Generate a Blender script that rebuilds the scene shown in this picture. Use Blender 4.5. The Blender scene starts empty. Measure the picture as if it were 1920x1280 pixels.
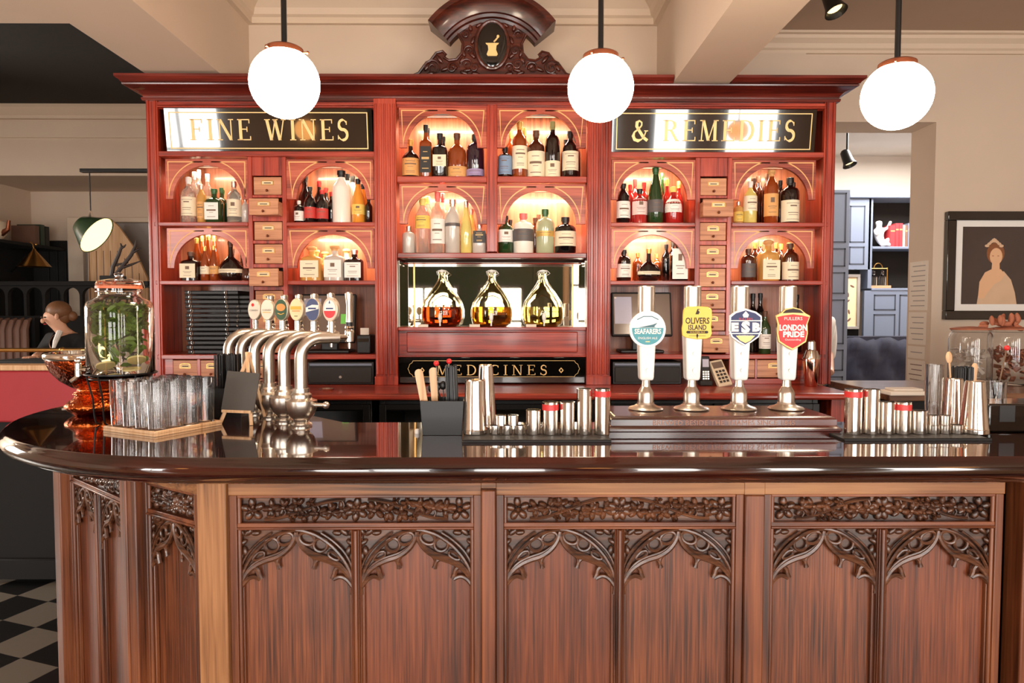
import bpy, bmesh, math, random
from mathutils import Vector, Matrix, Euler
PI = math.pi
rnd = random.Random(7)
scene = bpy.context.scene
col = scene.collection

# ------------------------------------------------------------------ camera
F = 1280.0                                   # focal length in pixels of the 1920 wide frame
CAM = Vector((0.0, 0.0, 1.44))
cam_rot = Euler((math.radians(90 - 2.5), 0, math.radians(-0.45)), 'XYZ')
cd = bpy.data.cameras.new('camera'); cd.lens = 24.0; cd.sensor_width = 36.0; cd.clip_start = 0.05; cd.clip_end = 60
cam = bpy.data.objects.new('camera', cd); col.objects.link(cam)
cam.location = CAM; cam.rotation_euler = cam_rot
scene.camera = cam
RM = cam_rot.to_matrix()

# ------------------------------------------------------------------ world, exposure
w = bpy.data.worlds.new('world'); scene.world = w; w.use_nodes = True
w.node_tree.nodes['Background'].inputs[0].default_value = (0.85, 0.9, 1.0, 1)
w.node_tree.nodes['Background'].inputs[1].default_value = 1.5
scene.view_settings.view_transform = 'Standard'
scene.view_settings.look = 'None'
scene.view_settings.gamma = 1.0
scene.view_settings.use_curve_mapping = False
scene.view_settings.exposure = 0.6
scene.cycles.max_bounces = 24; scene.cycles.transmission_bounces = 24; scene.cycles.glossy_bounces = 8; scene.cycles.diffuse_bounces = 5

# ------------------------------------------------------------------ daylight through the windows behind the viewer, plus added room fills
def area(name, loc, size, energy, colr, rot, spread=PI):
    l = bpy.data.lights.new(name, 'AREA'); l.shape = 'RECTANGLE'; l.size = size[0]; l.size_y = size[1]
    l.energy = energy; l.color = colr; l.spread = spread
    o = bpy.data.objects.new(name, l); col.objects.link(o); o.location = loc; o.rotation_euler = rot
    return o
YF = -3.3                                    # wall with the street windows
WINS = [(-5.85, -4.5, 0.4, 3.0), (-2.0, -0.80, 0.04, 1.88), (-0.48, 0.29, 0.04, 1.88), (1.06, 1.75, 0.04, 2.8), (-1.50, -0.80, 2.2, 2.8), (-0.48, 0.29, 2.2, 2.8), (2.3, 2.92, 0.04, 2.95), (3.45, 4.35, 0.04, 3.0)]
for (x0, x1, z0, z1) in WINS:
    area('window_daylight', ((x0+x1)/2, YF-0.03, (z0+z1)/2), (x1-x0, z1-z0), (x1-x0)*(z1-z0)*27, (1.0, 0.95, 0.88), (math.radians(90), 0, 0))
area('left_room_fill', (-6.95, 4.0, 1.8), (1.4, 1.5), 130, (1.0, 0.93, 0.84), (math.radians(90), 0, math.radians(-90)))  # added light brightening the left room; the wall has no window here
area('back_room_fill', (4.2, 6.3, 3.12), (2.0, 1.2), 110, (1.0, 0.96, 0.92), (0, 0, 0))  # added unseen light below the ceiling to brighten the blue room

# ------------------------------------------------------------------ pixel helpers (1920 x 1280 frame of the photograph)
def ray(px, py): return RM @ Vector(((px-960)/F, (640-py)/F, -1))
def W(px, py, Y):
    d = ray(px, py); return CAM + d*((Y-CAM.y)/d.y)
def G(px, py, z):
    d = ray(px, py); return CAM + d*((z-CAM.z)/d.z)

# ------------------------------------------------------------------ mesh building
class MB:
    def __init__(s, M=None):
        s.v = []; s.f = []; s.mi = []; s.m = 0; s.M = M or Matrix.Identity(4)
    def mat(s, i): s.m = i; return s
    def add(s, vs, fs):
        b = len(s.v); M = s.M
        s.v += [M @ Vector(p) for p in vs]
        s.f += [[b+i for i in f] for f in fs]; s.mi += [s.m]*len(fs)
        return s
    def box(s, x0, x1, y0, y1, z0, z1):
        return s.add([(x0,y0,z0),(x1,y0,z0),(x1,y1,z0),(x0,y1,z0),(x0,y0,z1),(x1,y0,z1),(x1,y1,z1),(x0,y1,z1)],
                     [(0,3,2,1),(4,5,6,7),(0,1,5,4),(1,2,6,5),(2,3,7,6),(3,0,4,7)])
    def prism(s, pts, y0, y1):                       # polygon in x,z pushed along y
        n = len(pts)
        return s.add([(p[0], y0, p[1]) for p in pts]+[(p[0], y1, p[1]) for p in pts],
                     [list(range(n)), list(range(2*n-1, n-1, -1))]+[(i, i+n, (i+1)%n+n, (i+1)%n) for i in range(n)])
    def slab(s, pts, z0, z1):                        # polygon in x,y pushed along z
        n = len(pts)
        return s.add([(p[0], p[1], z0) for p in pts]+[(p[0], p[1], z1) for p in pts],
                     [list(range(n-1, -1, -1)), list(range(n, 2*n))]+[(i, (i+1)%n, (i+1)%n+n, i+n) for i in range(n)])
    def lathe(s, prof, c=(0,0,0), seg=24, a0=0, a1=2*PI, sx=1, sy=1):   # (r, z) profile round z
        full = abs(a1-a0-2*PI) < 1e-6; n = seg if full else seg+1
        vs = []
        for r, z in prof:
            for k in range(n):
                a = a0+(a1-a0)*k/seg
                vs.append((c[0]+r*math.cos(a)*sx, c[1]+r*math.sin(a)*sy, c[2]+z))
        fs = []
        for i in range(len(prof)-1):
            for k in range(seg):
                k2 = (k+1) % n if full else k+1
                fs.append((i*n+k, i*n+k2, (i+1)*n+k2, (i+1)*n+k))
        if full:
            if prof[0][0] > 1e-6: fs.append(list(range(n-1, -1, -1)))
            if prof[-1][0] > 1e-6: fs.append([(len(prof)-1)*n+k for k in range(n)])
        return s.add(vs, fs)
    def tube(s, pts, r, seg=8, closed=False, flat=1.0, cap=True):
        P = [Vector(p) for p in pts]; n = len(P)
        R = r if isinstance(r, (list, tuple)) else [r]*n
        up = Vector((0, 1, 0)); vs = []
        for i in range(n):
            if closed: t = (P[(i+1)%n]-P[i-1])
            else: t = P[min(i+1, n-1)]-P[max(i-1, 0)]
            if t.length < 1e-9: t = Vector((0,0,1))
            t.normalize()
            a = up.cross(t)
            if a.length < 0.05: a = Vector((1,0,0)).cross(t)
            a.normalize(); b = t.cross(a).normalized()
            for k in range(seg):
                th = 2*PI*k/seg
                vs.append(P[i]+a*(R[i]*math.cos(th))+b*(R[i]*flat*math.sin(th)))
        fs = []
        for i in range(n if closed else n-1):
            j = (i+1) % n
            for k in range(seg):
                fs.append((i*seg+k, i*seg+(k+1)%seg, j*seg+(k+1)%seg, j*seg+k))
        if cap and not closed:
            fs.append(list(range(seg-1, -1, -1))); fs.append([(n-1)*seg+k for k in range(seg)])
        return s.add(vs, fs)
    def cyl(s, p0, p1, r0, r1=None, seg=16): return s.tube([p0, p1], [r0, r0 if r1 is None else r1], seg)
    def ball(s, c, r, seg=12, rings=8):
        rx, ry, rz = (r, r, r) if not isinstance(r, (tuple, list)) else r
        vs = [(c[0], c[1], c[2]-rz)]
        for i in range(1, rings):
            ph = -PI/2+PI*i/rings
            for k in range(seg):
                a = 2*PI*k/seg
                vs.append((c[0]+rx*math.cos(ph)*math.cos(a), c[1]+ry*math.cos(ph)*math.sin(a), c[2]+rz*math.sin(ph)))
        vs.append((c[0], c[1], c[2]+rz)); fs = []
        for k in range(seg): fs.append((0, 1+(k+1)%seg, 1+k))
        for i in range(rings-2):
            for k in range(seg):
                fs.append((1+i*seg+k, 1+i*seg+(k+1)%seg, 1+(i+1)*seg+(k+1)%seg, 1+(i+1)*seg+k))
        L = len(vs)-1; b = 1+(rings-2)*seg
        for k in range(seg): fs.append((b+k, b+(k+1)%seg, L))
        return s.add(vs, fs)
    def petal(s, c, ang, ln, wd, th):                # raised leaf lying in the x,z plane, towards -y
        o = s.M; s.M = o @ Matrix.Translation(Vector(c)) @ Matrix.Rotation(-ang, 4, 'Y')
        s.ball((ln*0.5, 0, 0), (ln*0.5, th, wd*0.5), 8, 6); s.M = o
        return s
    def ribbon(s, pts, wd, y0, y1, closed=False):    # flat strip following a path in x,z
        n = len(pts); W_ = wd if isinstance(wd, (list, tuple)) else [wd]*n; L = []; R_ = []
        for i in range(n):
            if closed:
                a = Vector(pts[i-1]); b = Vector(pts[i]); c = Vector(pts[(i+1)%n])
            else:
                a = Vector(pts[max(i-1,0)]); b = Vector(pts[i]); c = Vector(pts[min(i+1,n-1)])
            t1 = (b-a); t2 = (c-b)
            if t1.length < 1e-9: t1 = t2
            if t2.length < 1e-9: t2 = t1
            t1.normalize(); t2.normalize()
            n1 = Vector((-t1.y, t1.x)); n2 = Vector((-t2.y, t2.x)); m = n1+n2
            if m.length < 1e-6: m = n1.copy()
            m.normalize(); k = 1/max(0.4, m.dot(n1))
            L.append(b+m*(W_[i]/2*k)); R_.append(b-m*(W_[i]/2*k))
        vs = [(p.x, y0, p.y) for p in L]+[(p.x, y0, p.y) for p in R_]+[(p.x, y1, p.y) for p in L]+[(p.x, y1, p.y) for p in R_]
        fs = []
        for i in range(n if closed else n-1):
            j = (i+1) % n
            fs += [(i, j, n+j, n+i), (2*n+i, 3*n+i, 3*n+j, 2*n+j), (i, 2*n+i, 2*n+j, j), (n+i, n+j, 3*n+j, 3*n+i)]
        if not closed: fs += [(0, n, 3*n, 2*n), (n-1, 3*n-1, 4*n-1, 2*n-1)]
        return s.add(vs, fs)
    def build(s, name, mats, parent=None, origin=None, bevel=0, ang=35, smooth=True, segs=2):
        if not isinstance(mats, (list, tuple)): mats = [mats]
        org = Vector(origin) if origin is not None else (ORG[parent] if parent is not None else Vector((0,0,0)))
        me = bpy.data.meshes.new(name)
        me.from_pydata([p-org for p in s.v], [], s.f)
        for m in mats: me.materials.append(m)
        me.polygons.foreach_set('material_index', s.mi)
        bm = bmesh.new(); bm.from_mesh(me)
        bmesh.ops.recalc_face_normals(bm, faces=bm.faces); bm.to_mesh(me); bm.free()
        if smooth:
            me.polygons.foreach_set('use_smooth', [True]*len(me.polygons))
            me.set_sharp_from_angle(angle=math.radians(ang))
        o = bpy.data.objects.new(name, me); col.objects.link(o)
        if parent is not None: o.parent = parent; ORG[o] = org
        else: o.location = org; ORG[o] = org
        if bevel:
            b = o.modifiers.new('bevel', 'BEVEL'); b.width = bevel; b.segments = segs; b.limit_method = 'ANGLE'; b.angle_limit = math.radians(40)
            b.harden_normals = False
        return o
ORG = {}
def tag(o, label=None, cat=None, group=None, kind=None):
    if label: o['label'] = label
    if cat: o['category'] = cat
    if group: o['group'] = group
    if kind: o['kind'] = kind
    return o
def thing(name, label, cat, loc=(0,0,0), group=None):
    o = bpy.data.objects.new(name, None); col.objects.link(o); o.empty_display_size = 0.05
    o.location = loc; ORG[o] = Vector(loc)
    return tag(o, label, cat, group)
def struct(name, mb, m, **k):
    o = mb.build(name, m, **k); o['kind'] = 'structure'; return o
def copy_tree(o, parent=None):
    c = o.copy(); col.objects.link(c)
    if parent is not None: c.parent = parent
    for ch in list(o.children): copy_tree(ch, c)
    return c
def place(o, loc, rz=None, label=None, group=None):
    o.location = loc
    if rz is not None: o.rotation_euler = (0, 0, rz)
    if label: o['label'] = label
    if group: o['group'] = group
    return o

# ------------------------------------------------------------------ text
_tc = {}
def text(s, string, parent, m, c, width, height, y_out=-0.001, bold=0.0):
    """flat raised letters facing -y, fitted to width x height about the centre c (in the build frame)"""
    key = (string, bold)
    if key not in _tc:
        cu = bpy.data.curves.new('t', 'FONT'); cu.body = string; cu.size = 1; cu.resolution_u = 2; cu.offset = bold
        ob = bpy.data.objects.new('t', cu); me = bpy.data.meshes.new_from_object(ob)
        vs = [v.co.copy() for v in me.vertices]; fs = [list(p.vertices) for p in me.polygons]
        x0 = min(v.x for v in vs); x1 = max(v.x for v in vs); y0 = min(v.y for v in vs); y1 = max(v.y for v in vs)
        _tc[key] = ([((v.x-(x0+x1)/2)/(x1-x0), (v.y-(y0+y1)/2)/(y1-y0)) for v in vs], fs)
        bpy.data.objects.remove(ob); bpy.data.curves.remove(cu); bpy.data.meshes.remove(me)
    vs, fs = _tc[key]
    s.add([(c[0]+v[0]*width, c[1]+y_out, c[2]+v[1]*height) for v in vs], fs)
    return s

# serif capitals drawn stroke by stroke: (kind, data) in a cell 1 high
def _glyph(ch, wt=1.0):
    T, t = 0.15*wt, 0.055
    S = []
    def st(x0, y0, x1, y1, w): S.append(('b', [(x0-w/2, y0), (x0+w/2, y0), (x1+w/2, y1), (x1-w/2, y1)]))
    def sf(x, y, w=0.30): S.append(('b', [(x-w/2, y), (x+w/2, y), (x+w/2, y+0.045), (x-w/2, y+0.045)]))
    def bar(x0, x1, y, h=0.05): S.append(('b', [(x0, y), (x1, y), (x1, y+h), (x0, y+h)]))
    def tick(x, y, h): S.append(('b', [(x-0.03, y), (x+0.015, y), (x+0.015, y+h), (x-0.03, y+h)]))
    def cv(pts, ws): S.append(('c', pts, ws))
    def arc(cx, cy, rx, ry, a0, a1, n=14): return [(cx+rx*math.cos(math.radians(a0+(a1-a0)*i/n)), cy+ry*math.sin(math.radians(a0+(a1-a0)*i/n))) for i in range(n+1)]
    if ch == 'I': st(.17,0,.17,1,T); sf(.17,0); sf(.17,.955); w_ = .34
    elif ch in 'FE':
        st(.17,0,.17,1,T); sf(.15,0); bar(.03,.62,.95); tick(.62,.80,.2); bar(.2,.5,.5); tick(.5,.40,.24)
        if ch == 'E': bar(.03,.66,0); tick(.66,0,.2)
        w_ = .70
    elif ch == 'N': st(.15,0,.15,1,t); st(.72,0,.72,1,t); st(.70,0,.17,1,T); sf(.15,0,.26); sf(.72,.955,.26); bar(.0,.2,.955,.045); w_ = .86
    elif ch == 'M': st(.12,0,.17,1,t); st(.82,0,.80,1,T); st(.48,.02,.20,1,T); st(.48,.02,.78,1,t); sf(.12,0,.26); sf(.82,0,.3); bar(0.02,.25,.955,.045); bar(.76,.98,.955,.045); w_ = 1.0
    elif ch == 'W': st(.30,0,.10,1,T); st(.32,0,.52,1,t); st(.72,0,.50,1,T); st(.74,0,.94,1,t); sf(.12,.955,.28); sf(.52,.955,.26); sf(.94,.955,.24); w_ = 1.05
    elif ch == 'S':
        p = arc(.30,.74,.19,.23,25,250)[:]; q = arc(.29,.27,.22,.25,75,-155)
        cv(p+q, [t]*4+[T*.8]*7+[T]*8+[T*.85]*7+[t]*4); tick(.49,.74,.18); tick(.07,.05,.2); w_ = .60
    elif ch == 'R': st(.17,0,.17,1,T); sf(.17,0); sf(.12,.955,.24); cv([(.15,.97)]+arc(.36,.745,.24,.225,90,-90)+[(.2,.52)], [t]*5+[T]*7+[t]*5); st(.74,0,.40,.53,T); sf(.74,0,.2); w_ = .85
    elif ch == 'D': st(.17,0,.17,1,T); cv([(.05,.975)]+arc(.34,.5,.40,.475,90,-90)+[(.05,.025)], [t]*4+[T]*9+[t]*4); w_ = .84
    elif ch == 'C': cv(arc(.45,.5,.38,.47,50,310,18), [t]*4+[T]*11+[t]*4); tick(.70,.74,.2); tick(.70,.06,.2); w_ = .78
    elif ch == '&': cv([(.86,.02),(.66,.16),(.42,.50),(.29,.70),(.30,.88),(.42,.96),(.54,.88),(.54,.74),(.40,.58),(.18,.42),(.12,.24),(.20,.07),(.38,.01),(.56,.08),(.70,.26),(.78,.48)], [T]*5+[t*1.3]*3+[t*1.5]*2+[T]*3+[t]*3); sf(.78,.46,.2); w_ = .95
    else: w_ = .38
    return S, w_
def serif(s, string, x0, x1, zb, h, y, gap=0.16, wt=1.0):
    items = [_glyph(c, wt) for c in string]; tot = sum(i[1] for i in items)+gap*(len(items)-1); k = (x1-x0)/tot; x = x0
    for S, w_ in items:
        for q in S:
            if q[0] == 'b': s.prism([(x+p[0]*k, zb+p[1]*h) for p in q[1]], y-0.0015, y)
            else:
                n = len(q[1]); ws = [q[2][min(len(q[2])-1, int(i*len(q[2])/n))]*k for i in range(n)]
                s.ribbon([(x+p[0]*k, zb+p[1]*h) for p in q[1]], ws, y-0.0014, y)
        x += (w_+gap)*k
    return s
# ------------------------------------------------------------------ materials
def srgb(*c):
    return tuple(((x/255)/12.92 if x/255 <= 0.04045 else ((x/255+0.055)/1.055)**2.4) for x in c)+(1,)
def newmat(name):
    m = bpy.data.materials.new(name); m.use_nodes = True
    return m, m.node_tree, m.node_tree.nodes['Principled BSDF']
def setp(b, **k):
    for n, v in k.items():
        n = n.replace('_', ' ')
        if n in b.inputs: b.inputs[n].default_value = v
def plain(name, c, rough=0.5, metal=0.0, coat=0.0, var=0.08, nscale=30, bump=0.0, bdist=0.002, **k):
    """single colour with a little procedural variation"""
    m, nt, b = newmat(name); setp(b, Roughness=rough, Metallic=metal, **k)
    if coat: setp(b, Coat_Weight=coat, Coat_Roughness=0.08)
    c = srgb(*c) if max(c) > 1 else tuple(c)+(1,)
    tc = nt.nodes.new('ShaderNodeTexCoord'); no = nt.nodes.new('ShaderNodeTexNoise'); no.inputs['Scale'].default_value = nscale
    no.inputs['Detail'].default_value = 3
    mx = nt.nodes.new('ShaderNodeMix'); mx.data_type = 'RGBA'
    mx.inputs['A'].default_value = tuple(min(1, x*(1-var)) for x in c[:3])+(1,); mx.inputs['B'].default_value = tuple(min(1, x*(1+var)) for x in c[:3])+(1,)
    nt.links.new(tc.outputs['Object'], no.inputs['Vector']); nt.links.new(no.outputs['Fac'], mx.inputs['Factor']); nt.links.new(mx.outputs['Result'], b.inputs['Base Color'])
    if bump:
        bp = nt.nodes.new('ShaderNodeBump'); bp.inputs['Strength'].default_value = bump; bp.inputs['Distance'].default_value = bdist
        nt.links.new(no.outputs['Fac'], bp.inputs['Height']); nt.links.new(bp.outputs['Normal'], b.inputs['Normal'])
    return m
def wood(name, dark, mid, light, axis='Z', rough=0.35, coat=0.0, scale=1.0, bump=0.15, streak=26, coat_rough=0.1, wts=(1.0, 0.45, 0.5), fine=160):
    m, nt, b = newmat(name); setp(b, Roughness=rough)
    if coat: setp(b, Coat_Weight=coat, Coat_Roughness=coat_rough)
    N = nt.nodes.new; L = nt.links.new
    tc = N('ShaderNodeTexCoord'); mp = N('ShaderNodeMapping')
    sc = {'X': (1.1, streak, streak), 'Y': (streak, 1.1, streak), 'Z': (streak, streak, 1.1)}[axis]
    mp.inputs['Scale'].default_value = tuple(v*scale for v in sc)
    n1 = N('ShaderNodeTexNoise'); n1.inputs['Scale'].default_value = 1.0; n1.inputs['Detail'].default_value = 5; n1.inputs['Distortion'].default_value = 0.8
    mp2 = N('ShaderNodeMapping'); sc2 = {'X': (5, fine, fine), 'Y': (fine, 5, fine), 'Z': (fine, fine, 5)}[axis]; mp2.inputs['Scale'].default_value = sc2
    n2 = N('ShaderNodeTexNoise'); n2.inputs['Scale'].default_value = 1.0; n2.inputs['Detail'].default_value = 2
    n3 = N('ShaderNodeTexNoise'); n3.inputs['Scale'].default_value = 2.6; n3.inputs['Detail'].default_value = 2
    L(tc.outputs['Object'], mp.inputs['Vector']); L(mp.outputs['Vector'], n1.inputs['Vector'])
    L(tc.outputs['Object'], mp2.inputs['Vector']); L(mp2.outputs['Vector'], n2.inputs['Vector'])
    L(tc.outputs['Object'], n3.inputs['Vector'])
    a = N('ShaderNodeMath'); a.operation = 'MULTIPLY_ADD'; a.inputs[1].default_value = wts[1]
    L(n2.outputs['Fac'], a.inputs[0]); 
    a2 = N('ShaderNodeMath'); a2.operation = 'MULTIPLY_ADD'; a2.inputs[1].default_value = wts[2]; a2.inputs[2].default_value = 0.525-sum(wts)*0.5
    L(n3.outputs['Fac'], a2.inputs[0]); L(a2.outputs[0], a.inputs[2])
    a3 = N('ShaderNodeMath'); a3.operation = 'MULTIPLY_ADD'; a3.inputs[1].default_value = wts[0]; L(n1.outputs['Fac'], a3.inputs[0]); L(a.outputs[0], a3.inputs[2])
    cr = N('ShaderNodeValToRGB'); e = cr.color_ramp.elements
    e[0].position = 0.30; e[0].color = srgb(*dark); e[1].position = 0.80; e[1].color = srgb(*light)
    q = e.new(0.52); q.color = srgb(*mid)
    L(a3.outputs[0], cr.inputs['Fac']); L(cr.outputs['Color'], b.inputs['Base Color'])
    if bump:
        bp = N('ShaderNodeBump'); bp.inputs['Strength'].default_value = bump; bp.inputs['Distance'].default_value = 0.0015
        L(a3.outputs[0], bp.inputs['Height']); L(bp.outputs['Normal'], b.inputs['Normal'])
    return m
def glass(name, c, rough=0.0, ior=1.45, tint=None):
    m, nt, b = newmat(name); setp(b, Base_Color=srgb(*c), Roughness=rough, IOR=ior, Transmission_Weight=1.0); return m
def emit(name, c, st):
    m, nt, b = newmat(name); setp(b, Base_Color=srgb(*c), Emission_Color=srgb(*c), Emission_Strength=st); return m
def checker(name, c1, c2, sc, rough=0.35):
    m, nt, b = newmat(name); setp(b, Roughness=rough)
    tc = nt.nodes.new('ShaderNodeTexCoord'); ck = nt.nodes.new('ShaderNodeTexChecker'); ck.inputs['Scale'].default_value = sc
    mp = nt.nodes.new('ShaderNodeMapping'); mp.inputs['Rotation'].default_value = (0, 0, math.radians(20)); mp.inputs['Location'].default_value = (0.03, 0.02, 0.5)
    ck.inputs['Color1'].default_value = srgb(*c1); ck.inputs['Color2'].default_value = srgb(*c2)
    nt.links.new(tc.outputs['Object'], mp.inputs['Vector']); nt.links.new(mp.outputs['Vector'], ck.inputs['Vector']); nt.links.new(ck.outputs['Color'], b.inputs['Base Color'])
    return m

M = {}
M['plaster'] = plain('plaster', (208,188,168), 0.85, var=0.05, nscale=3, bump=0.05)
M['plaster_pale'] = plain('plaster_pale', (214,204,192), 0.8, var=0.03, nscale=3)
M['moulding'] = plain('moulding', (214,194,172), 0.6, var=0.03, nscale=4)
M['ceil'] = plain('ceiling_paint', (176,152,132), 0.85, var=0.06, nscale=2)
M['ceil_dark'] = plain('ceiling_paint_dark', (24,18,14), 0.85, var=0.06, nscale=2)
M['maho'] = wood('mahogany', (92,24,13), (158,50,31), (194,78,52), 'Z', 0.34, 0.35, 1.0, 0.05)
M['maho_x'] = wood('mahogany_horizontal', (90,24,14), (154,50,33), (190,76,53), 'X', 0.34, 0.35, 1.0, 0.05)
M['maho_dark'] = wood('mahogany_deep', (50,14,10), (92,28,19), (128,44,32), 'X', 0.3, 0.5, 1.0, 0.05)
M['maho_arch'] = wood('mahogany_arch', (118,42,28), (172,76,54), (204,108,80), 'X', 0.36, 0.4, 0.8, 0.04, streak=14)
M['maho_in'] = wood('mahogany_niche_back', (112,58,36), (160,92,60), (190,120,84), 'Z', 0.35, 0.3, 0.8, 0.04)
M['crest'] = wood('crest_wood', (28,9,5), (60,20,11), (92,36,20), 'X', 0.32, 0.3, 1.0, 0.05)
M['oak'] = wood('oak_board', (56,27,13), (102,52,27), (140,80,46), 'Z', 0.42, 0.15, 1.0, 0.35, streak=34, coat_rough=0.25, wts=(0.5, 0.85, 0.4), fine=230)
M['oak2'] = wood('oak_board_red', (60,28,13), (100,48,24), (134,72,40), 'Z', 0.42, 0.15, 1.3, 0.35, streak=24, coat_rough=0.25, wts=(0.55, 0.8, 0.4), fine=210)
M['oak_carved'] = wood('oak_carved', (24,12,7), (66,36,20), (112,68,42), 'X', 0.36, 0.35, 2.0, 0.1, coat_rough=0.2)
M['oak_pale'] = wood('oak_pale', (84,52,28), (142,94,54), (176,124,78), 'Z', 0.5, 0.05, 1.0, 0.25)
M['oak_pale_x'] = wood('oak_pale_rail', (72,44,24), (132,84,48), (164,114,70), 'X', 0.5, 0.05, 1.0, 0.25)
M['oak_post'] = wood('oak_post', (52,24,11), (106,55,28), (140,80,45), 'Z', 0.45, 0.1, 1.0, 0.3)
M['oak_z'] = wood('oak_stile', (48,22,10), (98,50,25), (132,76,42), 'Z', 0.42, 0.15, 1.0, 0.2)
M['oak_x'] = wood('oak_rail', (52,24,11), (106,54,27), (142,82,46), 'X', 0.42, 0.15, 1.0, 0.2)
M['top'] = wood('bar_top_polish', (14,3,2), (36,9,6), (62,17,10), 'X', 0.09, 1.0, 0.7, 0.0, coat_rough=0.02)
M['plinth'] = wood('pump_plinth_wood', (30,9,6), (62,20,13), (92,34,22), 'X', 0.22, 0.8, 1.0, 0.0)
M['drawer'] = wood('drawer_wood', (150,92,60), (190,128,90), (212,154,114), 'X', 0.5, 0.1, 1.6, 0.1)
M['inlay'] = plain('boxwood_inlay', (236,176,112), 0.4, var=0.05)
M['light_wood'] = wood('pale_pine', (190,142,98), (216,172,128), (232,196,156), 'Z', 0.5, 0, 1.5, 0.1)
M['steel'] = plain('brushed_steel', (212,202,190), 0.3, 1.0, var=0.04, nscale=8)
M['chrome'] = plain('chrome', (228,224,218), 0.07, 1.0, var=0.02)
M['tin'] = plain('polished_tin', (226,218,208), 0.13, 1.0, var=0.03)
M['brass'] = plain('brass', (190,146,84), 0.28, 1.0, var=0.08)
M['bronze'] = plain('bronze_cap', (128,72,48), 0.35, 0.8, var=0.1)
M['copper'] = plain('hammered_copper', (204,100,44), 0.16, 1.0, var=0.2, nscale=75, bump=1.0, bdist=0.006)
M['copper_d'] = plain('hammered_copper_dark', (150,66,30), 0.2, 1.0, var=0.35, nscale=75, bump=1.0, bdist=0.006)
M['blackmetal'] = plain('black_metal', (18,16,15), 0.35, 0.3, var=0.1)
M['black'] = plain('black_plastic', (20,18,18), 0.4, var=0.1)
M['blackgloss'] = plain('black_gloss', (10,9,8), 0.08, coat=1.0, var=0.02)
M['signglass'] = plain('black_sign_glass', (8,7,5), 0.03, coat=1.0, var=0.02, Specular_IOR_Level=1.0)
M['rubber'] = plain('black_rubber', (30,26,24), 0.6, var=0.1)
M['gold'] = plain('gold_leaf', (240,204,138), 0.42, 0.15, var=0.05)
M['gold_dim'] = plain('gold_line', (196,160,104), 0.4, 0.4, var=0.05)
M['mirror'] = plain('mirror_glass', (214,206,186), 0.02, 1.0, var=0.01)
M['clear'] = glass('clear_glass', (250,250,248))
M['demi'] = glass('demijohn_glass', (246,244,226))
M['tumbler'] = glass('tumbler_glass', (240,240,240), ior=1.4)
M['globe'] = emit('opal_globe_lit', (255,234,206), 40.0)
M['white'] = plain('white_plastic', (236,232,226), 0.3, coat=0.3, var=0.02)
M['paper'] = plain('paper', (226,214,200), 0.8, var=0.03)
M['paper_warm'] = plain('cream_paper', (232,206,164), 0.7, var=0.04)
M['ink'] = plain('print_ink', (60,48,42), 0.7, var=0.05)
M['screen'] = plain('till_screen', (122,104,92), 0.15, var=0.04)
M['screen_b'] = plain('till_window', (176,172,190), 0.3, var=0.03)
M['sticky'] = plain('green_note', (120,208,90), 0.6, var=0.02)
M['blue_paint'] = plain('blue_grey_paint', (112,122,142), 0.5, var=0.04, nscale=4)
M['blue_dark'] = plain('blue_grey_groove', (52,58,72), 0.6, var=0.04)
M['velvet'] = plain('navy_velvet', (22,25,52), 0.8, var=0.6, nscale=22, bump=0.6, Sheen_Weight=0.35)
M['red_leather'] = plain('red_leather', (168,44,52), 0.5, var=0.1, nscale=5)
M['brown_leather'] = plain('brown_leather', (112,80,66), 0.5, var=0.1, nscale=5)
M['black_wood'] = plain('ebonised_wood', (9,7,6), 0.75, var=0.1)
M['grey_panel'] = plain('grey_panel', (150,142,136), 0.6, var=0.03)
M['tiles'] = checker('floor_tiles', (112,106,96), (12,12,11), 4.6)
M['boards'] = wood('floorboards', (40,22,14), (72,42,28), (96,60,40), 'Y', 0.4, 0.1)
M['green_enamel'] = plain('green_enamel', (40,60,34), 0.3, coat=0.5, var=0.1)
M['shade_inner'] = emit('lit_shade_lining', (255,222,150), 1.6)
M['antler'] = plain('dark_antler', (40,26,20), 0.6, var=0.2)
M['slate'] = plain('chalk_slate', (74,68,62), 0.6, var=0.08, nscale=12)
M['leaf'] = plain('mint_leaf', (92,120,36), 0.5, var=0.5, nscale=20)
M['rope'] = plain('orange_seal', (206,110,72), 0.5, var=0.08)
M['skin'] = plain('skin', (214,164,136), 0.5, var=0.04, nscale=10)
M['globe_fill'] = emit('amber_fill_globe', (255,176,96), 5.0)
M['floor_bounce'] = wood('pale_bounce_floor', (150,112,80), (186,148,112), (210,176,140), 'X', 0.22, 0.3)  # unseen front floor, made pale to brighten reflections in the measures
M['hair'] = plain('fair_hair', (112,74,46), 0.5, var=0.3, nscale=60)
M['shirt'] = plain('white_shirt', (226,220,214), 0.8, var=0.03, nscale=8)
M['dark_cloth'] = plain('black_jacket', (20,17,17), 0.8, var=0.1)
M['cup_red'] = plain('red_band', (206,48,46), 0.4, var=0.03)
M['red'] = plain('red_paint', (206,36,36), 0.4, var=0.03)
M['ceramic'] = plain('cream_ceramic', (222,204,176), 0.25, coat=0.4, var=0.04)
M['plasterfig'] = plain('white_plaster_figure', (238,232,226), 0.6, var=0.03)
M['dried'] = plain('dried_flowers', (176,106,76), 0.7, var=0.4, nscale=25)
M['green_paint'] = plain('green_door_paint', (36,58,44), 0.35, var=0.06, nscale=4)
M['window_frame'] = plain('window_frame_paint', (60,54,48), 0.5, var=0.05)
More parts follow.
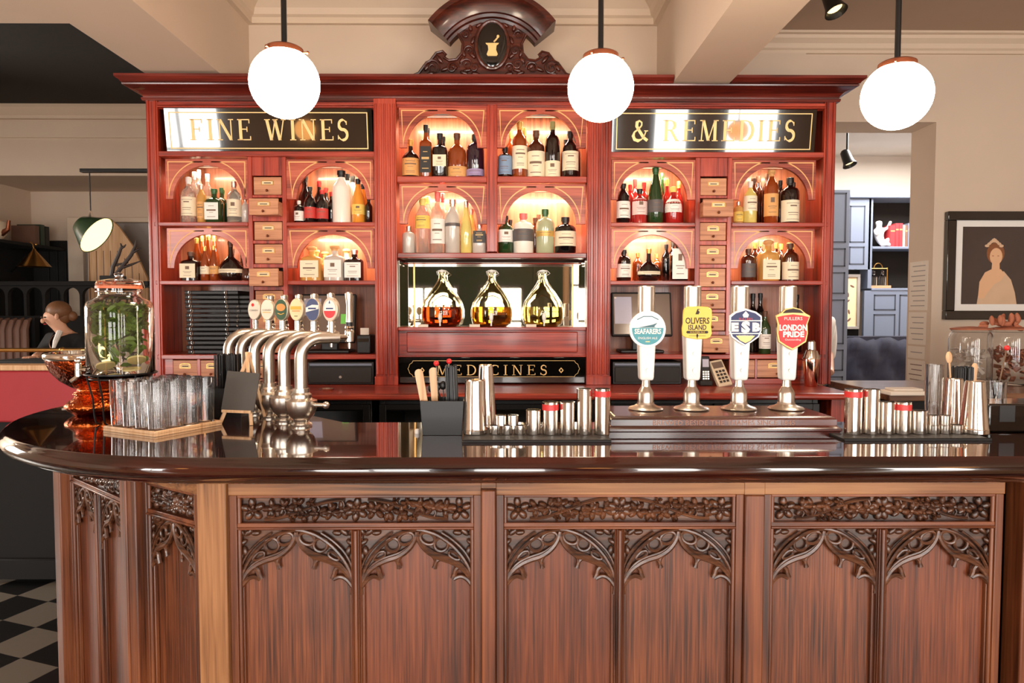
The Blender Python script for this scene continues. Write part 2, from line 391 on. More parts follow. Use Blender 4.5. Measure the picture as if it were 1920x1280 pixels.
# ------------------------------------------------------------------ the room
ZC = 3.34; YW = 4.29; YR = 4.78; XL = -5.02; XRR = 5.3
b = MB(); b.box(XL-2.5, 7.2, 1.0, 9.4, -0.1, 0); struct('floor', b, M['tiles'], smooth=False)
b = MB(); b.box(XL-2.5, 7.2, YF-0.4, 1.0, -0.1, 0); struct('floor_front', b, M['floor_bounce'], smooth=False)
# beams
b = MB(); b.box(-2.00, -1.585, YF, YW, 2.757, 3.6); struct('ceiling_beam_left', b, M['plaster'], smooth=False)
b = MB(); b.box(0.93, 1.245, YF, YR, 2.715, 3.6); struct('ceiling_beam_right', b, M['plaster'], smooth=False)
b = MB(); b.box(XL-2, -2.00, 2.93, 3.20, 2.757, 3.6); struct('ceiling_beam_cross', b, M['plaster'], smooth=False)
# ceilings
b = MB(); b.box(-1.585, 0.93, YF, YW, 3.55, 3.65); struct('ceiling_middle', b, M['ceil'], smooth=False)
b = MB(); b.box(1.245, 7.2, YF, YR+0.3, ZC, ZC+0.1); struct('ceiling_right', b, M['ceil'], smooth=False)
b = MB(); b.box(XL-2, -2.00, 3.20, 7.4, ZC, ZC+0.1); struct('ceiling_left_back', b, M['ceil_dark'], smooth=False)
b = MB(); b.box(XL-2, -2.00, YF, 2.93, ZC, ZC+0.1); struct('ceiling_left_front', b, M['ceil'], smooth=False)
def sweep_rect(mb, path, prof):
    """profile (out, z) swept along an open x,y path with mitred corners; out is to the left-hand normal"""
    n = len(path); P = [Vector(p) for p in path]; rings = []
    for i in range(n):
        if i == 0: d = (P[1]-P[0]).normalized(); m = Vector((-d.y, d.x)); k = 1
        elif i == n-1: d = (P[-1]-P[-2]).normalized(); m = Vector((-d.y, d.x)); k = 1
        else:
            d1 = (P[i]-P[i-1]).normalized(); d2 = (P[i+1]-P[i]).normalized()
            n1 = Vector((-d1.y, d1.x)); n2 = Vector((-d2.y, d2.x)); m = (n1+n2).normalized(); k = 1/max(0.3, m.dot(n1))
        rings.append([(P[i].x+m.x*o*k, P[i].y+m.y*o*k, z) for o, z in prof])
    q = len(prof); vs = [v for r in rings for v in r]
    fs = [(i*q+j, i*q+(j+1)%q, (i+1)*q+(j+1)%q, (i+1)*q+j) for i in range(n-1) for j in range(q)]
    fs += [list(range(q-1, -1, -1)), [(n-1)*q+j for j in range(q)]]
    return mb.add(vs, fs)
corn = [(0,3.20),(0.03,3.20),(0.03,3.235),(0.05,3.245),(0.06,3.28),(0.10,3.32),(0.15,3.345),(0.15,3.365),(0.19,3.37),(0.19,3.40),(0.26,3.43),(0.26,3.47),(0.30,3.48),(0.30,3.56),(0,3.56)]
b = MB(); sweep_rect(b, [(0.93, 0.0), (0.93, YW), (-1.585, YW), (-1.585, 0.0)], corn)
struct('ceiling_cornice_middle', b, M['moulding'], ang=20)
b = MB()
for (x0,x1,y0,y1) in ((-1.15,0.5,0.2,3.86),):                      # raised frame on the coffered ceiling
    sweep_rect(b, [(x1,y0),(x1,y1),(x0,y1),(x0,y0),(x1-0.001,y0)], [(0,3.55),(0,3.50),(0.03,3.48),(0.06,3.50),(0.09,3.51),(0.12,3.55)])
struct('ceiling_panel_moulding', b, M['moulding'], ang=20)
corn2 = [(0,3.215),(0.02,3.215),(0.02,3.235),(0.035,3.245),(0.04,3.275),(0.07,3.30),(0.075,3.32),(0.10,3.325),(0.10,3.345),(0,3.345)]
b = MB(); sweep_rect(b, [(7.0, YR), (1.245, YR)], corn2); struct('ceiling_cornice_right', b, M['moulding'], ang=20)
# back walls
b = MB(); b.box(-2.0, 1.0, YW, YW+0.12, 0, 3.62); struct('wall_back', b, M['plaster'], smooth=False)
XO = 2.985
b = MB(); b.box(1.0, 1.245+1.0, YR, YR+0.29, 2.755, ZC+0.05); b.box(2.245, XO, YR, YR+0.29, 2.755, ZC+0.05); b.box(XO, 7.2, YR, YR+0.29, 0, ZC+0.05)
b.box(1.0, 1.9, YR, YR+0.29, 0, 2.755)
b.box(1.0, 2.06, YR-0.02, YR, 2.76, 3.215)
struct('wall_right_back', b, M['plaster'], smooth=False)
# side and street walls
b = MB(); b.box(XL-0.12, XL, 4.9, 7.4, 0, 3.5); b.box(XL-2.2, XL-2.0, YF, 4.9, 0, 3.5); b.box(XL-2.0, XL, 4.9, 5.0, 0, 3.5); struct('wall_left', b, M['plaster'], smooth=False)
b = MB(); b.box(7.2, 7.32, YF, 9.4, 0, 3.5); struct('wall_right', b, M['plaster'], smooth=False)
b = MB(); xs = sorted(WINS, key=lambda q: q[0])
def wall_with_holes(b, X0, X1, Z0, Z1, y0, y1, holes):
    xs = sorted({X0, X1}|{h[0] for h in holes}|{h[1] for h in holes})
    for a, c in zip(xs[:-1], xs[1:]):
        hs = sorted([(h[2], h[3]) for h in holes if h[0] <= a+1e-6 and h[1] >= c-1e-6]); z = Z0
        for h0, h1 in hs:
            if h0 > z: b.box(a, c, y0, y1, z, h0)
            z = max(z, h1)
        if z < Z1: b.box(a, c, y0, y1, z, Z1)
wall_with_holes(b, XL-2.2, -2.2, 0, 3.6, YF-0.12, YF, [q for q in WINS if q[0] < -4]); wall_with_holes(b, 0.8, 7.2, 0, 3.6, YF-0.12, YF, [q for q in WINS if q[0] > 1])
struct('wall_front', b, M['plaster'], smooth=False)
b = MB(); wall_with_holes(b, -2.2, 0.8, 0, 3.6, YF-0.12, YF, [q for q in WINS if -4 < q[0] < 1])
b.box(0.45, 0.95, YF, YF+0.03, 0.1, 2.2)
struct('wall_front_doors', b, M['green_paint'], smooth=False)
for i, (x0, x1, z0, z1) in enumerate(WINS):
    b = MB(); t = 0.05
    b.box(x0, x0+t, YF-0.1, YF+0.03, z0, z1); b.box(x1-t, x1, YF-0.1, YF+0.03, z0, z1); b.box(x0+t, x1-t, YF-0.1, YF+0.03, z0, z0+t); b.box(x0+t, x1-t, YF-0.1, YF+0.03, z1-t, z1)
    if z1-z0 > 1.8: b.box(x0+t, x1-t, YF-0.02, YF+0.03, z0+(z1-z0)*0.66, z0+(z1-z0)*0.66+0.05)
    if x1-x0 > 1.1: b.box((x0+x1)/2-0.02, (x0+x1)/2+0.02, YF-0.02, YF+0.03, z0+t, z1-t)
    struct('window_%d' % (i+1), b, M['window_frame'], smooth=False)

# left back room: a downstand, far wall, door frame
YD = 6.45; YL = 7.3
b = MB(); b.box(XL-2, -2.0, YD, YL, 2.705, ZC); struct('ceiling_beam_far_left', b, M['plaster'], smooth=False)
b = MB(); sweep_rect(b, [(-2.0, YD), (XL-1.8, YD)], [(0,3.22),(0.03,3.22),(0.03,3.25),(0.06,3.27),(0.09,3.31),(0.09,ZC),(0,ZC)]); b.box(XL-2, -2.0, YD-0.02, YD, 3.05, 3.2)
struct('ceiling_cornice_left', b, M['moulding'], ang=20)
b = MB(); b.box(XL-2, -1.7, YL, YL+0.12, 0, 2.72); struct('wall_far_left', b, M['plaster'], smooth=False)
b = MB(); b.box(-2.0, -1.88, YW+0.12, YL, 0, 3.6); struct('wall_partition_left', b, M['plaster'], smooth=False)
# dark wainscot in the left room
b = MB(); b.box(XL-0.05, W(133,450,YL).x, YL-0.06, YL, 0, W(100,452,YL).z)
b.box(XL, XL+0.05, 5.0, YL-0.06, 0, 2.15)
for k in range(7): b.box(XL+0.2+k*0.09, XL+0.22+k*0.09, YL-0.075, YL-0.06, 0.2, 2.1)
struct('wall_panelling_left', b, M['black_wood'], bevel=0.004, smooth=False)
x0 = W(133,500,YL-0.03).x; x1 = -2.0
zt = W(200,408,YL-0.05).z
b = MB(); b.mat(0).box(x0, x0+0.16, YL-0.08, YL, 0, zt); b.box(x0+0.16, x1, YL-0.08, YL, zt-0.05, zt)
b.mat(1).box(x0+0.16, x1, YL-0.03, YL, 0, zt-0.05)
struct('door_1', b, [M['moulding'], M['grey_panel']], bevel=0.006, smooth=False)

# blue room behind the opening on the right
YB2 = 7.4
b = MB(); b.box(1.2, 7.2, YR+0.29, YB2+0.6, 3.18, 3.25); struct('ceiling_blue_room', b, M['plaster_pale'], smooth=False)
b = MB(); b.box(1.2, 7.2, YB2+0.3, YB2+0.4, 0, 3.2); b.box(1.9, 2.0, YR+0.29, YB2+0.3, 0, 3.2); struct('wall_blue_room', b, M['plaster_pale'], smooth=False)
# ------------------------------------------------------------------ mahogany back bar
YB = 3.94
def bx(px, py=420, Y=YB): return W(px, py, Y).x
def bz(py, Y=YB): return W(950, py, Y).z
cab = thing('back_bar_cabinet', 'tall red mahogany back bar with arched niches, drawers and gilded signs behind the counter', 'back bar cabinet', (-0.07, YB+0.17, 1.02))
ZW = 1.02                                     # top of the back counter
XA, XB_ = bx(281), bx(1561)                   # outer edges
DEP = 0.33
ZT = bz(188)
z_sign0, z_sign1 = bz(286), bz(205)
zr1, zs1 = bz(300), bz(417)                   # top of first niche, top face of first shelf
zs2 = bz(526); zs3 = bz(664)
# outer stiles with side panels
for nm, x0, x1 in (('side_panel', XA, XA+0.022), ('side_panel', XB_-0.022, XB_)):
    b = MB(); b.box(x0, x1, YB+0.02, YB+DEP, ZW, ZT); b.build(nm, M['maho'], cab, bevel=0.002)
for x0, x1 in ((XA-0.004, XA+0.062), (XB_-0.062, XB_+0.004)):
    b = MB(); b.box(x0, x1, YB-0.01, YB+0.02, ZW, ZT)
    b.box(x0+0.008, x0+0.02, YB-0.018, YB-0.01, ZW, ZT); b.box(x1-0.02, x1-0.008, YB-0.018, YB-0.01, ZW, ZT)
    b.build('stile', M['maho'], cab, bevel=0.003)
# fluted pilasters
PL = (bx(704), bx(745)); PR = (bx(1100), bx(1144))
for x0, x1 in (PL, PR):
    b = MB(); b.box(x0, x1, YB-0.03, YB+0.02, ZW, ZT)
    b.box(x0-0.004, x1+0.004, YB-0.04, YB-0.03, ZW, ZW+0.05)
    for k in range(5):
        xc = x0+(x1-x0)*(k+0.5)/5; b.cyl((xc, YB-0.03, ZW+0.06), (xc, YB-0.03, ZT-0.03), 0.0078, seg=10)
    b.build('pilaster', M['maho'], cab, bevel=0.002)
    b = MB(); b.box(x0+0.005, x1-0.005, YB+0.02, YB+DEP, ZW, ZT); b.build('partition', M['maho'], cab)
# back board
ymir = YB+0.20
b = MB(); b.box(XA+0.02, PL[0], YB+DEP-0.012, YB+DEP, ZW, ZT); b.box(PR[1], XB_-0.02, YB+DEP-0.012, YB+DEP, ZW, ZT); b.box(PL[0], PR[1], YB+DEP-0.012, YB+DEP, bz(482), ZT)
b.build('back_board', M['maho_in'], cab, smooth=False)
# cornice in full profile, cut out round the ceiling beam
X0, X1 = XA-0.004, XB_+0.004
def cornice(mb, prof, xs=(X0, X1), ends=(True, True)):
    path = []
    if ends[0]: path.append((xs[0], YB+DEP))
    path += [(xs[0], YB-0.012), (xs[1], YB-0.012)]
    if ends[1]: path.append((xs[1], YB+DEP))
    P = [(p[0], p[1]) for p in path][::-1]
    return sweep_rect(mb, P, prof)
zc0 = ZT
b = MB(); cornice(b, [(-0.02,zc0-0.012),(0.012,zc0-0.012),(0.016,zc0-0.004),(0.016,zc0+0.004),(0.008,zc0+0.008),(0.012,zc0+0.02),(0.025,zc0+0.034),(0.05,zc0+0.046),(0.078,zc0+0.053),(0.084,zc0+0.055),(0.086,zc0+0.062),(0.082,zc0+0.066),(-0.02,zc0+0.066)])
b.build('cornice', M['maho_dark'], cab, ang=25)
top = [(-0.02,zc0+0.0665),(0.088,zc0+0.0665),(0.094,zc0+0.076),(0.108,zc0+0.086),(0.113,zc0+0.09),(0.113,zc0+0.104),(-0.02,zc0+0.104)]
b = MB(); cornice(b, top, (X0, 0.925), (True, False)); cornice(b, top, (1.25, X1), (False, True))
b.build('cornice_top_moulding', M['maho_dark'], cab, ang=25)
b = MB(); b.box(X0, X1, YB, YB+DEP, zc0, zc0+0.06); b.build('top_board', M['maho_dark'], cab)
ZCT = zc0+0.104
# mouldings under the cornice, over the signs
for x0, x1 in ((XA+0.062, PL[0]), (PR[1], XB_-0.062)):
    b = MB(); b.box(x0, x1, YB+0.0, YB+0.03, z_sign1, ZT); b.box(x0, x1, YB-0.016, YB, bz(200), bz(194)); b.box(x0, x1, YB-0.024, YB, z_sign1+0.002, bz(201.5))
    b.build('frieze_moulding', M['maho_x'], cab, bevel=0.003)
    b = MB(); b.box(x0, x1, YB-0.012, YB+DEP-0.012, bz(295), bz(285)); b.build('rail', M['maho_x'], cab, bevel=0.003)
b = MB(); b.box(PL[1], PR[0], YB-0.0, YB+0.03, bz(202), ZT); b.box(PL[1], PR[0], YB-0.016, YB, bz(198), bz(192)); b.build('frieze_moulding', M['maho_x'], cab, bevel=0.003)
# black glass signs, leaning forward at the top
def sign(px0, px1, txt, tx0, tx1):
    x0, x1 = bx(px0, 240), bx(px1, 240); H = z_sign1-z_sign0+0.004; xc = (x0+x1)/2
    A = Matrix.Translation((xc, YB+0.032, z_sign0)) @ Matrix.Rotation(math.radians(7.5), 4, 'X')
    hw = (x1-x0)/2
    b = MB(A); b.box(-hw, hw, 0, 0.008, 0, H*1.01); s = b.build('sign_panel', M['signglass'], cab, bevel=0.0015)
    s['label'] = 'black glass sign reading '+txt
    b = MB(A); m = 0.028; f = [(-hw+m, m), (hw-m, m), (hw-m, H-m*0.8), (-hw+m, H-m*0.8)]
    b.ribbon(f, 0.0055, -0.0012, 0.0, closed=True)
    serif(b, txt, bx(tx0, 240)-xc, bx(tx1, 240)-xc, H*0.295, H*0.47, 0.0)
    b.build('gold_lettering', M['gold'], s, smooth=False)
sign(307, 697, 'FINE WINES', 353, 653)
sign(1148, 1532, '& REMEDIES', 1184, 1494)

# vertical dividers
def divider(px0, px1, z0, z1):
    b = MB(); b.box(bx(px0), bx(px1), YB-0.004, YB+DEP-0.012, z0, z1); b.build('divider', M['maho'], cab, bevel=0.002)
for a in ((466,474), (530,538), (1303,1312), (1363,1371)): divider(a[0], a[1], zs3, bz(295))
b = MB(); xc0, xc1 = bx(913), bx(932)
b.box(xc0, xc1, YB-0.008, YB+DEP-0.012, bz(472), ZT); b.box(xc0+0.008, xc0+0.016, YB-0.014, YB-0.008, bz(472), ZT-0.02); b.box(xc1-0.016, xc1-0.008, YB-0.014, YB-0.008, bz(472), ZT-0.02)
b.build('divider', M['maho'], cab, bevel=0.002)
# shelves
def shelf(x0, x1, zt, t=0.024, name='shelf', y0=YB-0.012, y1=None):
    b = MB(); b.box(x0, x1, y0, y1 or YB+DEP-0.012, zt-t, zt); return b.build(name, M['maho_x'], cab, bevel=0.004)
SL = [(XA+0.03, bx(466)), (bx(538), PL[0]), (PR[1], bx(1303)), (bx(1371), XB_-0.03)]
for x0, x1 in SL:
    shelf(x0, x1, zs1); shelf(x0, x1, zs2)
shelf(XA+0.03, PL[0], zs3, 0.028); shelf(PR[1], XB_-0.03, zs3, 0.028)
zc1, zc2 = bz(331), bz(474); zmir1 = bz(488); zdem = bz(613)
for x0, x1 in ((PL[1], xc0), (xc1, PR[0])):
    shelf(x0, x1, zc1, 0.036); 
shelf(PL[1], PR[0], zc2, 0.030)
shelf(PL[1], PR[0], zdem, 0.020, y0=YB-0.005)
shelf(PL[1]+0.02, PR[0]-0.02, bz(474)-0.052, 0.006, 'glass_shelf_edge', YB+0.08, YB+0.19)
# arched fronts with boxwood inlay
def arch(px0, px1, ztop, zbot, apx0, apx1, ztopin, mat='maho_arch'):
    x0, x1 = bx(px0), bx(px1); a0, a1 = bx(apx0), bx(apx1); xc = (a0+a1)/2; rx = (a1-a0)/2; n = 26
    zb = zbot; rz = ztopin-zb
    arcp = [(xc+rx*math.cos(PI*i/n), zb+rz*math.sin(PI*i/n)) for i in range(n+1)]   # right to left
    b = MB(); b.prism([(x0, ztop), (x1, ztop), (x1, zb)]+arcp+[(x0, zb)], YB+0.0, YB+0.02)
    o = b.build('arch_front', M[mat], cab, bevel=0.0015)
    b = MB(); yy = YB-0.0012; m = 0.016
    R1, R2 = rx+0.022, rz+0.022
    for sgn in (-1, 1):
        arc = [(xc+sgn*R1*math.cos(PI/2*i/14), zb+0.01+R2*math.sin(PI/2*i/14)) for i in range(14)]
        X = x0+m if sgn < 0 else x1-m; ex = arc[-1][0]
        zt_ = ztop-m
        loop = [(max(min(p[0], x1-m), x0+m), min(p[1], zt_)) for p in arc]+[(ex, zt_), (X, zt_)]
        b.ribbon(loop, 0.006, yy, YB+0.001, closed=True)
    b.build('inlay_line', M['inlay'], o, smooth=False)
    return o
NI = {}
def niche(key, px0, px1, ztop, zshelf, a0, a1, ztin, zbot, mat='maho_arch'):
    arch(px0, px1, ztop, zbot, a0, a1, ztin, mat); NI[key] = (bx(px0), bx(px1), zshelf, ztin)
for key, p0, p1, a0, a1 in (('L', 312, 466, 325, 455), ('M', 538, 701, 556, 688), ('N', 1146, 1303, 1158, 1288), ('O', 1371, 1528, 1385, 1515)):
    niche(key+'1', p0, p1, bz(299), zs1, a0, a1, bz(311), bz(374))
    niche(key+'2', p0, p1, bz(428), zs2, a0, a1, bz(440), bz(503))
for key, p0, p1, a0, a1 in (('C', 749, 913, 764, 895), ('D', 932, 1098, 947, 1080)):
    niche(key+'1', p0, p1, bz(202), zc1, a0, a1, bz(212), bz(277))
    niche(key+'2', p0, p1, bz(345), zc2, a0, a1, bz(357), bz(420))
# LED strips fixed under the shelves, behind the arches
for k, (x0, x1, zs, zt) in NI.items():
    warm = (1.0, 0.76, 0.52)
    e = {'L1': 1.6, 'L2': 1.3, 'M1': 2.0, 'M2': 3.6, 'C1': 3.2, 'D1': 3.2, 'C2': 3.6, 'D2': 4.2, 'N1': 3.0, 'N2': 3.4, 'O1': 1.8, 'O2': 2.2}[k]
    area('niche_led_strip', ((x0+x1)/2, YB+0.15, zt+0.018), ((x1-x0)*0.8, 0.015), e*1.0, warm, (math.radians(25), 0, 0))
    b = MB(); b.box(x0+0.04, x1-0.04, YB+0.135, YB+0.165, zt+0.022, zt+0.032); b.build('led_strip', M['white'], cab)
# mirror behind the demijohns and fixed back panels
b = MB(); b.box(PL[1], PR[0], ymir, ymir+0.006, zdem, zmir1); b.build('mirror', M['mirror'], cab, smooth=False)
for px in (768, 1080):
    x = bx(px, 550); b = MB(); b.box(x-0.004, x+0.004, ymir-0.008, ymir, zdem, zmir1); b.build('mirror_bead', M['brass'], cab)
for x0, x1 in ((PL[1], PL[1]+0.006), (PR[0]-0.006, PR[0])):
    b = MB(); b.box(x0, x1, YB+0.03, ymir, zdem, zmir1); b.build('mirror_side', M['mirror'], cab, smooth=False)
# mahogany panel below the demijohns
zp = bz(666)
b = MB(); b.box(PL[1], PR[0], YB+0.03, YB+0.05, zp, zdem-0.02); b.build('fascia_panel', M['maho_x'], cab)
b = MB(); b.box(bx(760), bx(1085), YB+0.018, YB+0.03, bz(661), bz(622)); b.build('raised_panel', M['maho_x'], cab, bevel=0.006)
b = MB(); b.box(PL[1], PR[0], YB-0.006, YB+0.05, bz(669), zp); b.build('rail', M['maho_x'], cab, bevel=0.002)
# MEDICINES sign
b = MB(); b.box(PL[1]+0.002, PR[0]-0.002, YB+0.0, YB+0.02, ZW+0.008, bz(669.5)); ms = b.build('sign_panel', M['signglass'], cab, bevel=0.002); ms['label'] = 'black glass sign reading MEDICINES'
b = MB(); yy = YB; x0, x1 = bx(763), bx(1088); za, zb = bz(706), bz(676); q = 0.03
b.ribbon([(x0+q,za),(x1-q,za),(x1-q*0.8,za+0.012),(x1-q*0.35,za+0.02),(x1-q*0.2,za+0.035),(x1,(za+zb)/2),(x1-q*0.2,zb-0.035),(x1-q*0.35,zb-0.02),(x1-q*0.8,zb-0.012),(x1-q,zb),(x0+q,zb),(x0+q*0.8,zb-0.012),(x0+q*0.35,zb-0.02),(x0+q*0.2,zb-0.035),(x0,(za+zb)/2),(x0+q*0.2,za+0.035),(x0+q*0.35,za+0.02),(x0+q*0.8,za+0.012)], 0.0022, yy-0.001, yy, closed=True)
for px in (790, 1053):
    c = (bx(px), bz(694)); b.ribbon([(c[0]-0.011,c[1]),(c[0],c[1]-0.013),(c[0]+0.011,c[1]),(c[0],c[1]+0.013)], 0.005, yy-0.001, yy, closed=True)
serif(b, 'MEDICINES', bx(817), bx(1027), bz(703), bz(684)-bz(703), yy, gap=0.34, wt=0.68)
b.build('gold_lettering', M['gold'], ms, smooth=False)
# drawers
def drawer(px0, px1, py0, py1, out=0.0, labelc='brass', parent=cab):
    x0, x1, z0, z1 = bx(px0), bx(px1), bz(py1), bz(py0)
    if out:                                   # pulled out: convert the front from its own plane
        Yo = YB-out; x0, x1, z0, z1 = W(px0,(py0+py1)/2,Yo).x, W(px1,(py0+py1)/2,Yo).x, W(950,py1,Yo).z, W(950,py0,Yo).z
    y = YB+0.006-out
    b = MB(); b.box(x0, x1, y, y+0.014, z0, z1)
    b.box(x0+0.006, x0+0.014, y+0.014, y+0.25, z0+0.004, z1-0.012); b.box(x1-0.014, x1-0.006, y+0.014, y+0.25, z0+0.004, z1-0.012)
    b.box(x0+0.014, x1-0.014, y+0.014, y+0.25, z0+0.004, z0+0.012); b.box(x0+0.006, x1-0.006, y+0.242, y+0.25, z0+0.004, z1-0.02)
    d = b.build('drawer', M['drawer'], parent, bevel=0.002)
    xc = (x0+x1)/2; w_ = (x1-x0)*0.21; zl = z0+(z1-z0)*0.66; h = (z1-z0)*0.10
    b = MB(); b.mat(0).ribbon([(xc-w_,zl-h),(xc+w_,zl-h),(xc+w_,zl+h),(xc+w_*0.6,zl+h*1.5),(xc-w_*0.6,zl+h*1.5),(xc-w_,zl+h)], 0.004, y-0.003, y, closed=True)
    b.mat(1).box(xc-w_, xc+w_, y-0.0012, y, zl-h, zl+h)
    b.mat(2).box(xc-w_*0.6, xc+w_*0.6, y-0.0018, y-0.0012, zl-h*0.25, zl+h*0.25)
    b.build('label_holder', [M['brass'], M['paper_warm'], M['ink']], d)
    b = MB(); b.cyl((xc, y, z0+(z1-z0)*0.22), (xc, y-0.012, z0+(z1-z0)*0.22), 0.004, 0.003, 10); b.ball((xc, y-0.014, z0+(z1-z0)*0.22), 0.0075, 10, 8)
    b.build('knob', M['bronze'], d)
    return d
rowsL = [(332,365,0),(372,403,.10),(416,450,0),(458,494,0),(503,536,.10),(545,579,0),(588,621,0),(629,661,0)]
rowsR = [(333,365,0),(372,405,.10),(417,450,0),(460,494,0),(503,537,0),(545,579,.0),(587,620,0),(629,661,.06)]
for r in rowsL: drawer(476, 528, r[0], r[1]) if not r[2] else drawer(466, 521, r[0], r[1], r[2])
for r in rowsR: drawer(1313, 1362, r[0], r[1]) if not r[2] else drawer(1319, 1376 if r[2] > .08 else 1368, r[0], r[1], r[2])
for (p0, p1), rows in (((474,530), rowsL), ((1312,1363), rowsR)):
    x0, x1 = bx(p0), bx(p1)
    for za, zb in [(bz(330), bz(295))]+[(bz(c[0]-1), bz(a[1]+1)) for a, c in zip(rows[:-1], rows[1:])]:
        b = MB(); b.box(x0, x1, YB, YB+0.02, za, zb); b.build('drawer_rail', M['maho'], cab, bevel=0.0015)
for p0, p1 in ((318,364), (370,411), (416,458), (463,505)): drawer(p0, p1, 675, 708)
for p0, p1 in ((1377,1420), (1424,1500)): drawer(p0, p1, 675, 708)
for q in ((XA+0.03, bx(508), bz(719), bz(710)), (XA+0.03, bx(318), bz(710), bz(672)), (bx(1371), XB_-0.03, ZW, bz(710)), (bx(1501), XB_-0.03, bz(710), bz(673))):
    b = MB(); b.box(q[0], q[1], YB+0.004, YB+0.02, q[2], q[3]); b.build('drawer_rail', M['maho_x'], cab, bevel=0.0015)
for p in ((364,370),(411,416),(458,463),(505,511),(1371,1377),(1420,1424)): b = MB(); b.box(bx(p[0]), bx(p[1]), YB+0.002, YB+0.02, bz(710), bz(673)); b.build('drawer_rail', M['maho'], cab, bevel=0.0015)

# carved crest on top
cy = YB-0.045
def cz(px, py): p = W(px, py, cy); return (p.x, p.z)
L = [(768,145),(785,138),(800,118),(806,116),(818,100),(830,97),(836,103),(832,108),(842,114),(856,112),(866,100),(868,82),(860,66),(850,58),(846,40)]
half = [cz(*p) for p in L]; xm = cz(923, 60)[0]
sil = half+[(xm+(xm-p[0]), p[1]) for p in half[::-1]]
b = MB(); b.prism(sil, cy, cy+0.04); b.box(half[0][0], 2*xm-half[0][0], cy, cy+0.06, ZCT-0.002, ZCT+0.01)
crest = b.build('carved_crest', M['crest'], cab, bevel=0.004)
# segmental pediment moulding
def seg_arch(cx, zc, Rin, prof, a0, a1, n=26):
    mb = MB(); rings = []
    for i in range(n+1):
        a = math.radians(a0+(a1-a0)*i/n); rings.append([(cx+math.cos(a)*(Rin+r), cy+y, zc+math.sin(a)*(Rin+r)) for r, y in prof])
    q = len(prof); mb.add([v for r in rings for v in r], [(i*q+j, i*q+(j+1)%q, (i+1)*q+(j+1)%q, (i+1)*q+j) for i in range(n) for j in range(q)]+[list(range(q)), [n*q+j for j in range(q-1,-1,-1)]])
    return mb
pl = cz(806, 52); pt = cz(923, -6); dx = xm-pl[0]; dz = pt[1]-pl[1]; Ro = (dx*dx+dz*dz)/(2*dz); zc_ = pt[1]-Ro; ah = math.degrees(math.asin(dx/Ro))
T_ = 0.14
b = seg_arch(xm, zc_, Ro-T_, [(0,0.05),(0,-0.01),(0.015,-0.014),(0.02,-0.03),(0.035,-0.034),(0.04,-0.045),(0.07,-0.06),(0.105,-0.085),(0.115,-0.10),(0.14,-0.10),(0.14,0.05)], 90-ah, 90+ah)
b.build('arched_moulding', M['crest'], crest, ang=25)
b = MB(); p = Vector((xm, 0, 0))
zc2_ = cz(923, 86)[1]; rx_, rz_ = 0.090, 0.130
n = 30; b.tube([(xm+rx_*math.cos(2*PI*i/n), cy-0.014, zc2_+rz_*math.sin(2*PI*i/n)) for i in range(n)], 0.011, 8, closed=True)
b.build('oval_frame', M['crest'], crest)
b = MB(); b.M = Matrix.Translation((xm, cy-0.012, zc2_)); b.ball((0,0,0), (rx_, 0.012, rz_), 28, 12); ov = b.build('oval_medallion', M['blackgloss'], crest)
b = MB(); s_ = 1/325.0
def mp(pts): return [(xm+(x-923)*s_, zc2_+(88-y)*s_) for x, y in pts]
b.prism(mp([(911,86),(935,86),(934,88),(931,90),(930,98),(933,106),(931,109),(915,109),(913,106),(916,98),(915,90),(912,88)][::-1]), cy-0.0275, cy-0.022)
b.ribbon(mp([(926,84),(930,80),(934,75)]), 0.008, cy-0.027, cy-0.022); b.ball((xm+10.5*s_, cy-0.024, zc2_+14*s_), (0.008, 0.003, 0.009), 10, 6)
b.build('gold_mortar_emblem', M['gold'], ov, smooth=False)
def scroll(cx, cz_, r, turns, dirn=1, r0=0.006, y=None, st=0):
    n = int(16*turns); b.tube([(cx+dirn*r*(1-i/n*0.85)*math.cos(st+2*PI*i/16), (y or cy)-0.006-0.006*i/n, cz_+r*(1-i/n*0.85)*math.sin(st+2*PI*i/16)) for i in range(n+1)], [r0*(1-0.4*i/n) for i in range(n+1)], 7)
for sg in (-1, 1):
    b = MB()
    def X(px): q = cz(px, 100)[0]; return q if sg < 0 else 2*xm-q
    def Z(py): return cz(900, py)[1]
    scroll(X(812), Z(128), 0.048, 1.6, sg); scroll(X(848), Z(128), 0.035, 1.5, -sg); scroll(X(876), Z(122), 0.035, 1.4, sg); scroll(X(890), Z(128), 0.03, 1.4, -sg); scroll(X(880), Z(96), 0.03, 1.3, sg); scroll(X(874), Z(66), 0.026, 1.3, -sg)
    for (px, py, an, ln) in ((830,120,2.2,.06),(826,134,0.4,.06),(858,130,2.6,.05),(862,120,1.0,.05),(872,108,1.9,.05),(884,84,1.2,.05),(868,134,0.2,.05),(892,110,2.4,.05),(796,134,1.0,.05),(800,140,0.2,.05),(884,60,1.8,.05),(892,52,0.6,.05),(900,140,3.0,.05),(878,140,2.8,.05)):
        b.petal((X(px), cy-0.002, Z(py)), an if sg < 0 else PI-an, ln, 0.024, 0.012)
    b.tube([(X(px), cy-0.004, Z(py)) for px, py in L[:14]], 0.008, 7)
    b.build('carved_scrollwork', M['crest'], crest)

